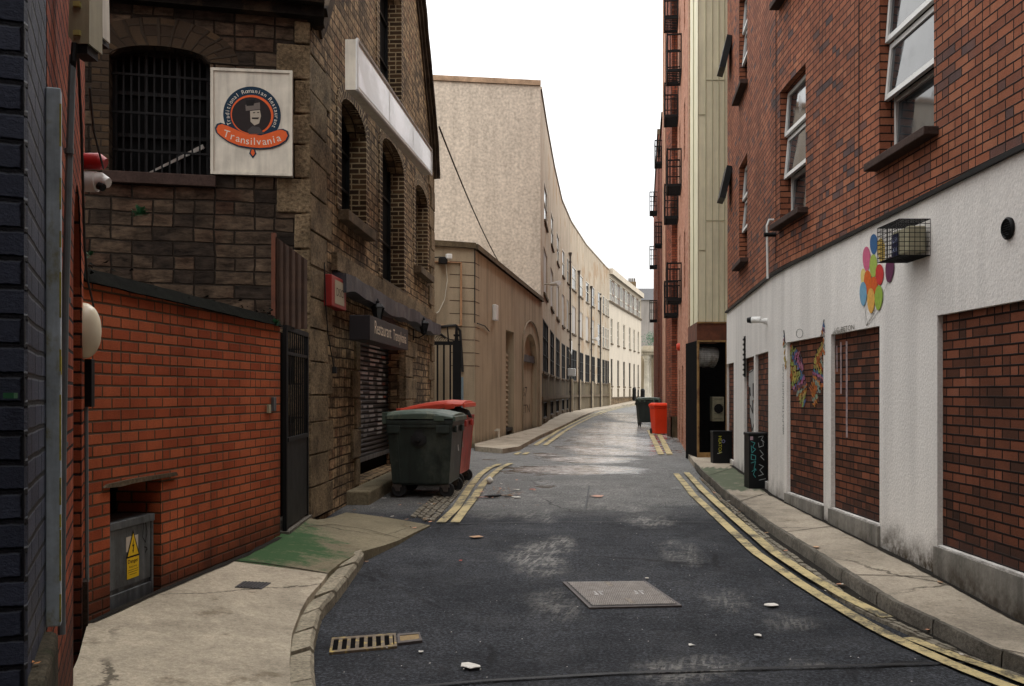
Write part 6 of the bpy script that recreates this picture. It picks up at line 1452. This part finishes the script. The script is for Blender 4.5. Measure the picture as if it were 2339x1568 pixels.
# ================================================================== wheeled bins
def big_bin(name, label, loc, rz, W, L, Hh, bm_, lm, open_lid=0, trunnion=True, group=None, wr=.105):
    """four-wheeled bin: W across (x), L long (y), lid hinged on -x"""
    t = thing(name, label, 'wheeled bin', loc, group, rz); zb, zt = .20, Hh*.86
    def ring(z, k): return [Vector((-W/2*k, -L/2*k, z)), Vector((W/2*k, -L/2*k, z)), Vector((W/2*k, L/2*k, z)), Vector((-W/2*k, L/2*k, z))]
    m = MB(); m.hull8(ring(zb, .84), ring(zt-.08, .955)); 
    for k_, z0, z1 in ((.985, zt-.10, zt-.05), (1.0, zt-.05, zt)): m.hull8(ring(z0, k_), ring(z1, k_))
    m.hull8(ring(zb-.03, .80), ring(zb, .86))
    for sx_ in (-1, 1):
        for sy_ in (-1, 1):                            # corner posts
            x0, y0 = sx_*W/2, sy_*L/2
            m.hull8([Vector((x0*.85-.0*sx_, y0*.85, zb)), Vector((x0*.85-.12*sx_, y0*.85, zb)), Vector((x0*.85-.12*sx_, y0*.83, zb)), Vector((x0*.85, y0*.83, zb))][::1], [Vector((x0*.975, y0*.975, zt-.1)), Vector((x0*.975-.14*sx_, y0*.975, zt-.1)), Vector((x0*.975-.14*sx_, y0*.95, zt-.1)), Vector((x0*.975, y0*.95, zt-.1))])
    build('body', m, bm_, t, local=True, bevel=.012)
    for sy_ in (-1, 1):
        for x_ in (-W*.40, W*.33): m = MB(); m.box(Fr((x_, sy_*L/2*.97, zt-.13), (1, 0, 0), (0, 0, 1), (0, -1, 0) if sy_ < 0 else (0, 1, 0)), -.08, .10, -.045, .06, 0, .035); build('handle', m, bm_, t, local=True, bevel=.008)
    for y_ in (-L*.3, L*.22): m = MB(); m.box(Fr((W/2*.97, y_, zt-.13), (0, 1, 0), (0, 0, 1), (1, 0, 0)), -.08, .10, -.04, .05, 0, .04); build('handle', m, bm_, t, local=True, bevel=.008)
    if trunnion:
        for sy_ in (-1, 1):
            m = MB(); g = Fr((-.02*W, sy_*L/2*.93, zt-.26), (1, 0, 0), (0, 0, 1), (0, sy_, 0)); m.lathe(g, [(.10, -.03), (.10, .02), (.035, .03), (.032, .07), (0, .07)], 14); m.box(g, -.11, .11, -.045, .045, -.03, .015); m.box(g, -.05, .05, -.02, .13, -.03, .02); build('trunnion', m, M['rubber'], t, local=True)
    # lid
    m = MB(); piv = Vector((-W/2*.98, 0, zt+.02)); rot = Matrix.Rotation(-R(open_lid), 3, 'Y'); n_ = 8; rows = []
    for i in range(n_+1):
        u = i/n_; x = W*.995*u; z = .075 + .03*math.sin(math.pi*min(1, u*1.05)) - .055*max(0, u-.75)*4*.5
        rows.append([(x, -L/2*1.01, z-.03), (x, -L/2*.93, z+.005), (x, -L/4, z+.02), (x, 0, z+.026), (x, L/4, z+.02), (x, L/2*.93, z+.005), (x, L/2*1.01, z-.03)])
    tr = lambda p: piv + rot @ Vector(p)
    for i in range(n_):
        for j in range(6): m.face([tr(rows[i][j]), tr(rows[i+1][j]), tr(rows[i+1][j+1]), tr(rows[i][j+1])])
    for i in range(n_):
        for j in (0, 6):
            a, b = rows[i][j], rows[i+1][j]; m.face([tr(a), tr(b), tr((b[0], b[1], -.0)), tr((a[0], a[1], -.0))])
    for j in range(6):
        for i in (0, n_): a, b = rows[i][j], rows[i][j+1]; m.face([tr(a), tr(b), tr((b[0]+(.0), b[1], -.0)), tr((a[0], a[1], -.0))])
    m.face([tr((0, -L/2, .0)), tr((W, -L/2, .0)), tr((W, L/2, .0)), tr((0, L/2, .0))])
    gl = Fr(tr((0, 0, 0)), rot @ Vector((1, 0, 0)), Vector((0, 1, 0)), rot @ Vector((0, 0, 1)))
    m.box(gl, W*.985, W*1.02, -L/2*1.01, L/2*1.01, -.035, .035); m.box(gl, W*.70, W*.86, -L/2*1.03, -L/2*.99, -.03, .05)
    build('lid', m, lm, t, local=True, bevel=.01)
    m = MB()
    for y_ in (-L*.42, -L*.2, L*.2, L*.42): m.box(Fr((-W/2*1.0, y_, zt), (1, 0, 0), (0, 1, 0), (0, 0, 1)), -.07, .06, -.03, .03, -.05, .11)
    m.tube([(-W/2*1.03, -L*.46, zt+.05), (-W/2*1.03, L*.46, zt+.05)], .016, 6); build('hinge', m, lm, t, local=True, bevel=.005)
    # castors
    for sx_ in (-1, 1):
        for sy_ in (-1, 1):
            cx_, cy_ = sx_*W/2*.72, sy_*L/2*.74; m = MB(); m.box(Fr((cx_, cy_, zb-.03), (1, 0, 0), (0, 1, 0), (0, 0, 1)), -.06, .06, -.05, .05, -.03, .01)
            for e in (-1, 1): m.hull8([Vector((cx_-.02, cy_+e*.034-.004, wr-.02)), Vector((cx_+.04, cy_+e*.034-.004, wr-.02)), Vector((cx_+.04, cy_+e*.034+.004, wr-.02)), Vector((cx_-.02, cy_+e*.034+.004, wr-.02))], [Vector((cx_-.05, cy_+e*.034-.004, zb-.04)), Vector((cx_+.04, cy_+e*.034-.004, zb-.04)), Vector((cx_+.04, cy_+e*.034+.004, zb-.04)), Vector((cx_-.05, cy_+e*.034+.004, zb-.04))])
            w__ = build('castor', m, M['iron'], t, local=True); m = MB(); g = Fr((cx_+.02, cy_, wr), (1, 0, 0), (0, 0, 1), (0, -1, 0)); m.lathe(g, [(0, -.024), (wr*.5, -.024), (wr*.55, -.02), (wr*.9, -.024), (wr, -.014), (wr, .014), (wr*.9, .024), (wr*.55, .02), (wr*.5, .024), (0, .024)], 20); build('wheel', m, M['rubber'], w__, local=True, smooth=True)
    return t
gz = zr(-1, 14.2)
b1_ = big_bin('wheeled_bin', 'dark green four-wheeled bin with a closed lid standing end-on in front of the shutter', (-1.215, 14.22, gz-.0), R(-5), .93, 1.2, 1.24, M['green_bin'], M['green_lid'], 0)
m = MB(); f = Fr((.93/2*.905, -.28, .66), (0, 1, 0), (-.065, 0, 1), (1, 0, .07)); 
m.box(f, .42, .50, -.05, .30, .004, .006, col=c(200, 200, 196)); m.box(f, .42, .50, .06, .13, .007, .008, col=c(190, 90, 84)); m.box(f, .66, .70, .1, .30, .004, .006, col=c(190, 190, 186)); build('stickers', m, M['paintw'], b1_, local=True)
b2_ = big_bin('wheeled_bin', 'red four-wheeled bin behind the green one with its lid propped open', (-1.16, 15.7, zr(-1, 15.6)), R(-6), .98, 1.2, 1.26, M['red_bin'], M['red_lid'], 8)
m = MB(); f = Fr((.98/2*.91, -.2, .7), (0, 1, 0), (-.065, 0, 1), (1, 0, .07)); m.box(f, -.28, -.20, -.1, .26, .004, .006, col=c(196, 160, 150)); build('sticker', m, M['paintw'], b2_, local=True)
m = MB(); m.tube([(.0, -.2, 1.02), (.36, -.2, 1.12), (.5, -.1, 1.10), (.58, -.1, 1.04)], [.12, .10, .06, .01], 10); m.jitter(.03, 6); m.v = [v for v in m.v]
rb_ = build('rubbish_bag', m, M['rubber'], None, local=True); rb_.location = (-1.18, 15.7, zr(-1, 15.6)); rb_.rotation_euler = (0, 0, R(-6)); tag(rb_, 'black rubbish bag poking out under the propped red lid', 'rubbish bag')
Zf = 40.3; Xf = (1483.5-CX)*Zf/F
b3_ = big_bin('wheeled_bin', 'dark green four-wheeled bin far down the street beside the red wheelie bin', (Xf, Zf+.4, zr(Xf, Zf)), R(90), .77, .95, 1.22, M['green_bin'], M['green_lid'], 0, False)
def small_bin(name, label, loc, rz):
    t = thing(name, label, 'wheelie bin', loc, None, rz); W, D, Hh = .56, .66, 1.05; m = MB()
    rg_ = lambda z, w, d, y0: [Vector((-w/2, y0-d/2, z)), Vector((w/2, y0-d/2, z)), Vector((w/2, y0+d/2, z)), Vector((-w/2, y0+d/2, z))]
    m.hull8(rg_(.03, W*.74, D*.70, .02), rg_(.88, W*.92, D*.92, 0)); m.hull8(rg_(.88, W*.98, D*.98, 0), rg_(.94, W, D, 0)); build('body', m, M['red_small'], t, local=True, bevel=.02)
    m = MB(); m.hull8(rg_(.94, W*1.05, D*1.06, -.0), rg_(.99, W*1.05, D*1.06, 0)); m.hull8(rg_(.99, W*1.02, D*1.02, 0), rg_(1.05, W*.85, D*.85, 0)); build('lid', m, M['red_small'], t, local=True, bevel=.02)
    for s_ in (-1, 1):
        m = MB(); m.lathe(Fr((s_*W*.38, D*.36, .1), (0, 1, 0), (0, 0, 1), (1, 0, 0)), [(0, -.025), (.1, -.025), (.1, .025), (0, .025)], 16); build('wheel', m, M['rubber'], t, local=True)
    m = MB(); m.tube([(-W*.4, D*.55, .95), (W*.4, D*.55, .95)], .015, 6); build('handle', m, M['red_small'], t, local=True); return t
Zs = 33.2; Xs = (1506.5-CX)*Zs/F; small_bin('wheelie_bin', 'bright orange-red two-wheeled bin against the dark brick pier', (Xs, Zs, zr(Xs, Zs)), R(8))

# ================================================================== ironwork in the ground
def ground_fr(x, y, zf, dz, u=None):
    p = G(x, y, zf, dz); return p
P4 = [G(x, y, zr, .016) for x, y in ((1285, 1329), (1475, 1327), (1558, 1383), (1346, 1388))]
mhc = thing('manhole_cover', 'large rectangular cast iron manhole cover in the middle of the road', 'manhole cover', (P4[0]+P4[2])/2)
m = MB(); ctr = (P4[0]+P4[2])/2; up = Vector((0, 0, 1))
def bil(a, b, dz=0.0): return P4[0].lerp(P4[1], a).lerp(P4[3].lerp(P4[2], a), b) + up*dz
m.hull8([bil(0, 1, -.02), bil(1, 1, -.02), bil(1, 0, -.02), bil(0, 0, -.02)], [bil(0, 1), bil(1, 1), bil(1, 0), bil(0, 0)]); build('frame', m, M['iron'], mhc)
m = MB()
for (a0, a1) in ((.035, .497), (.503, .965)): m.face([bil(a0, .965, .003), bil(a1, .965, .003), bil(a1, .035, .003), bil(a0, .035, .003)])
build('cover', m, m_plain('cover_iron', c(56, 52, 50), .7, .0, .3, 12), mhc); m = MB()
for i in range(44):
    for j in range(22):
        a, b = .05+.9*(i+.5+.25*(j % 2))/44, .05+.9*(j+.5)/22
        m.hull8([bil(a-.007, b+.013, .003), bil(a+.007, b+.013, .003), bil(a+.007, b-.013, .003), bil(a-.007, b-.013, .003)], [bil(a-.006, b+.011, .008), bil(a+.006, b+.011, .008), bil(a+.006, b-.011, .008), bil(a-.006, b-.011, .008)])
build('studs', m, m_plain('stud_iron', c(176, 168, 160), .6, .0, .3, 12), mhc)
col_ = c(196, 192, 188)
for ac in (.27, .73):
    m = MB()
    for q in ([(-.05, .45), (-.03, .45), (-.035, .6), (-.055, .6)], [(.0, .45), (.025, .45), (.018, .6), (-.005, .6)], [(-.08, .56), (-.05, .56), (-.05, .6), (-.08, .6)], [(.03, .45), (.055, .45), (.055, .5), (.03, .5)]): m.face([bil(ac+a, b, .010) for a, b in q][::-1], col=col_)
    build('marking', m, M['paintw'], mhc)
for b in (.16, .82): m = MB(); m.face([bil(.47, b+.1, .010), bil(.53, b+.1, .010), bil(.53, b-.09, .010), bil(.47, b-.09, .010)], col=c(150, 140, 128)); build('marking', m, M['paintw'], mhc)
P4 = [G(x, y, zr, .016) for x, y in ((758, 1457), (904, 1446), (907, 1476), (752, 1491))]
dg = thing('drain_grate', 'yellow-smeared iron gully grate with seven slots by the left kerb', 'drain grate', (P4[0]+P4[2])/2)
m = MB(); m.face([bil(0, 1, -.006), bil(1, 1, -.006), bil(1, 0, -.006), bil(0, 0, -.006)]); build('dark_gap', m, M['dark_void'], dg)
m = MB(); bar = lambda a0, a1, b0, b1, z=.0: m.hull8([bil(a0, b1, -.03), bil(a1, b1, -.03), bil(a1, b0, -.03), bil(a0, b0, -.03)], [bil(a0, b1, z), bil(a1, b1, z), bil(a1, b0, z), bil(a0, b0, z)])
bar(0, 1, 0, .13); bar(0, 1, .87, 1); bar(0, .035, .13, .87); bar(.965, 1, .13, .87)
for i in range(7): a = .035 + .93*(i+.62)/7.2; bar(a, a+.055, .13, .87)
build('bars', m, m_plain('grate_iron', c(116, 102, 84), .6, .3, .4, 20, dirt=c(204, 176, 80)), dg)
P4 = [G(x, y, zr, .014) for x, y in ((908, 1449), (958, 1445), (965, 1464), (908, 1471))]
wc = thing('valve_cover', 'small yellow-painted iron cover beside the gully grate', 'valve cover', (P4[0]+P4[2])/2); m = MB(); bar(0, 1, 0, .2, .004); bar(0, 1, .8, 1, .004); bar(0, .1, .2, .8, .004); bar(.93, 1, .2, .8, .004); build('frame', m, M['iron'], wc)
m = MB(); bar(.1, .93, .2, .8, 0); build('lid', m, m_plain('valve_yellow', c(150, 124, 76), .6, .1, .4, 30, dirt=c(96, 78, 66)), wc)
P4 = [G(x, y, zl, .006) for x, y in ((556, 1328), (619, 1331), (597, 1345), (536, 1341))]
m = MB(); m.hull8([bil(0, 1, -.01), bil(1, 1, -.01), bil(1, 0, -.01), bil(0, 0, -.01)], [bil(0, 1), bil(1, 1), bil(1, 0), bil(0, 0)]); 
for i in range(7): a = .08+.125*i; m.hull8([bil(a, .95, .0), bil(a+.05, .95, .0), bil(a+.05, .05, .0), bil(a, .05, .0)], [bil(a, .95, .005), bil(a+.05, .95, .005), bil(a+.05, .05, .005), bil(a, .05, .005)])
tag(build('access_cover', m, m_plain('dark_cover', c(62, 60, 60), .7, .1, .4, 20)), 'small dark iron access cover in the pale concrete pavement', 'access cover')
# ================================================================== litter
def scrap(x, y, s, mat, label, cat='litter', zf=zr, seed=0, flat=.15, name='paper_scrap', asp=1.0, n=9):
    r3 = random.Random(seed*7+3); p = G(x, y, zf, .012); m = MB(); rot_ = r3.uniform(0, 6.28); ring = []
    for i in range(n):
        a = 2*math.pi*i/n; rr = s*r3.uniform(.55, 1.1); ring.append(p + Vector((math.cos(a+rot_)*rr, math.sin(a+rot_)*rr*asp, s*flat*r3.uniform(0, 1))))
    c_ = p + Vector((0, 0, s*flat*.8))
    for i in range(n): m.face([c_, ring[i], ring[(i+1) % n]]); 
    for i in range(n): m.face([c_-Vector((0, 0, .004)), ring[(i+1) % n]-Vector((0, 0, .004)), ring[i]-Vector((0, 0, .004))])
    return tag(build(name, m, mat), label, cat)
def crumple(x, y, r, mat, label, name, zf=zr, sq=(1, 1, 1), cat='litter'):
    p = G(x, y, zf, 0); m = MB(); g = Fr(p + Vector((0, 0, r*sq[2])), (1, 0, 0), (0, 1, 0), (0, 0, 1)); pr = [(r*math.sin(t), -r*math.cos(t)) for t in [math.pi*i/9 for i in range(10)]]
    m.lathe(g, pr, 14); 
    for v in m.v:
        d = v - g.o; v.x, v.y, v.z = g.o.x + d.x*sq[0], g.o.y + d.y*sq[1], g.o.z + d.z*sq[2]
    m.jitter(r*.25, 1.6/r*.5); return tag(build(name, m, mat, smooth=True), label, cat)
crumple(1119, 1106, .055, M['paper'], 'round white crumpled ball on the inner yellow line near the bins', 'crumpled_paper')
crumple(1126, 1138, .10, M['rubber'], 'flattened dark shoe-like scrap lying on the road by the yellow lines', 'dark_scrap', sq=(1.2, .5, .3))
scrap(1160, 1133, .11, M['card'], 'torn brown cardboard scrap beside the dark scrap', seed=2, name='cardboard_scrap', asp=.5)
scrap(1178, 1136, .08, M['paper'], 'pale torn paper right of the brown cardboard', seed=3, asp=.6)
scrap(1182, 1119, .08, M['paper'], 'thin white paper strip farthest up the litter patch', seed=4, asp=.5)
scrap(1106, 1137, .10, m_plain('pink_paper', c(214, 140, 122), .7), 'pinkish flat wrapper across the inner yellow line', seed=5, name='wrapper', asp=.35)
scrap(1214, 1118, .07, m_plain('red_brown_paper', c(196, 120, 104), .7), 'small reddish wrapper in the road right of the litter patch', seed=6, name='wrapper', asp=.4)
scrap(1364, 1135, .14, m_plain('buff_paper', c(206, 160, 140), .7), 'buff torn packet lying in the middle of the road', seed=7, name='torn_packet', asp=.5)
scrap(1088, 1227, .14, M['leaf_dry'], 'large pale diamond-shaped dry scrap on the road past the yellow lines', seed=8, flat=.05, name='flat_scrap', asp=.55, n=4)
scrap(1076, 1524, .075, M['paper'], 'white torn paper star in the foreground on dark asphalt', seed=9, flat=.2, asp=1.1)
scrap(1057, 1646-104, .0, M['paper'], 'x', seed=1) if False else None
scrap(1762, 1382, .07, M['paper'], 'white flattened blob on the road near the right yellow lines', seed=10, flat=.03)
scrap(1732, 1451, .03, M['paper'], 'tiny white fleck in the right foreground', seed=11)
scrap(1477, 1332-12, .02, M['paper'], 'tiny white fleck just beyond the manhole cover', seed=12)
scrap(1578, 1473, .025, M['paper'], 'tiny white fleck below the manhole cover', seed=13)
scrap(961, 1499-11, .02, M['paper'], 'tiny white fleck below the small yellow valve cover', seed=14)
scrap(835, 1283, .04, M['card'], 'small tan scrap against the last kerb stone', seed=15, asp=.4, name='cardboard_scrap')
scrap(878, 1197, .06, M['card'], 'curled tan strip on the green painted slab', seed=16, asp=.4, name='cardboard_scrap', flat=.3)
scrap(877, 1138, .04, M['paper'], 'small cream scrap in the shade in front of the green bin', seed=17)
scrap(1053, 1280, .02, m_plain('red_bit', c(190, 80, 60), .7), 'tiny red fleck on the asphalt left of centre', seed=18)
scrap(1866, 1250, .04, M['leaf_dry'], 'small leaf on the right pavement beside the white pilaster', zf=zp, seed=19, name='dry_leaf')
scrap(2147, 1330, .03, M['leaf_dry'], 'tiny brown leaf on the right pavement near the large brick panel', zf=zp, seed=21, name='dry_leaf')
m = MB(); r3 = random.Random(31)                      # scatter of grit and crumbs
for i in range(260):
    x, y = r3.uniform(-1.0, 3.2), r3.uniform(4.8, 18); q_ = r3.uniform(.002, .006); z_ = zr(x, y)+.012
    m.face([Vector((x-q_, y-q_*.6, z_)), Vector((x+q_, y-q_*.4, z_)), Vector((x+q_*.5, y+q_, z_+q_*.3)), Vector((x-q_*.6, y+q_*.7, z_))])
g_ = build('grit', m, M['paper']); g_['kind'] = 'stuff'; tag(g_, 'pale grit and crumbs scattered over the road', 'grit')
m = MB(); r3 = random.Random(77)                      # small crumbs of paper and leaf by the bins and gutters
for i in range(150):
    t = r3.random()
    if t < .55: q = G(r3.gauss(1150, 32), r3.gauss(1128, 14)); 
    elif t < .8: k_ = r3.randint(5, 55); q = KRs[k_] - (WPs[k_]-KRs[k_]).normalized()*r3.uniform(.02, .25); q = Vector((q.x, q.y, zr(q.x, q.y)))
    else: q = G(r3.uniform(740, 1000), r3.uniform(1150, 1215))
    q.z = zr(q.x, q.y) + .03; l = r3.uniform(.015, .055); a = r3.uniform(0, 6.28); cc = r3.choice([(196, 188, 176), (150, 116, 84), (120, 92, 62), (206, 150, 120), (90, 70, 50)])
    m.face([q, q+Vector((math.cos(a)*l, math.sin(a)*l, .004)), q+Vector((math.cos(a+.8)*l*1.3, math.sin(a+.8)*l*1.3, .008)), q+Vector((math.cos(a+1.6)*l*.8, math.sin(a+1.6)*l*.8, 0))], col=c(*cc))
o_ = build('litter_crumbs', m, M['paint']); o_['kind'] = 'stuff'; tag(o_, 'crumbs of paper and dead leaf scattered by the bins and gutters', 'litter')
m = MB(); r3 = random.Random(41)                      # autumn leaves on the plinth, bottom left
for i in range(9):
    x, y = -1.33 - r3.uniform(0, .07), 2.72 + r3.uniform(0, .07); l = r3.uniform(.008, .02); a = r3.uniform(0, 6.28); p = Vector((x, y, .922 + r3.uniform(0, .006)))
    m.face([p, p+Vector((math.cos(a)*l, math.sin(a)*l, .003)), p+Vector((math.cos(a+.8)*l*1.3, math.sin(a+.8)*l*1.3, .004)), p+Vector((math.cos(a+1.6)*l, math.sin(a+1.6)*l, 0))])
tag(build('leaf_cluster', m, m_plain('orange_leaf', c(206, 136, 76), .7)), 'small clump of orange leaves on the stone plinth in the left corner', 'leaves')

# unseen building added behind the viewpoint to shade the near walls
bh = thing('added_shade_building', 'unseen plain dark brick building added behind the viewpoint to shade the near walls', 'building', (0, -11, 0))
BW_ = Path([(-14, -10.5), (14, -10.5)])
mb = MB(); zo = [op(3+i*3.6, 4.2+i*3.6, z0, z0+1.6) for i in range(7) for z0 in (1.2, 4.2, 7.2)]; wall(mb, BW_, 0, 28, -.3, 11, zo, .15, 6); build('wall', mb, M['brick_mixed'], bh)
for o in zo: window(BW_, o, .12, bh, M['white_paint'], M['glass'], 1, 2, .06)
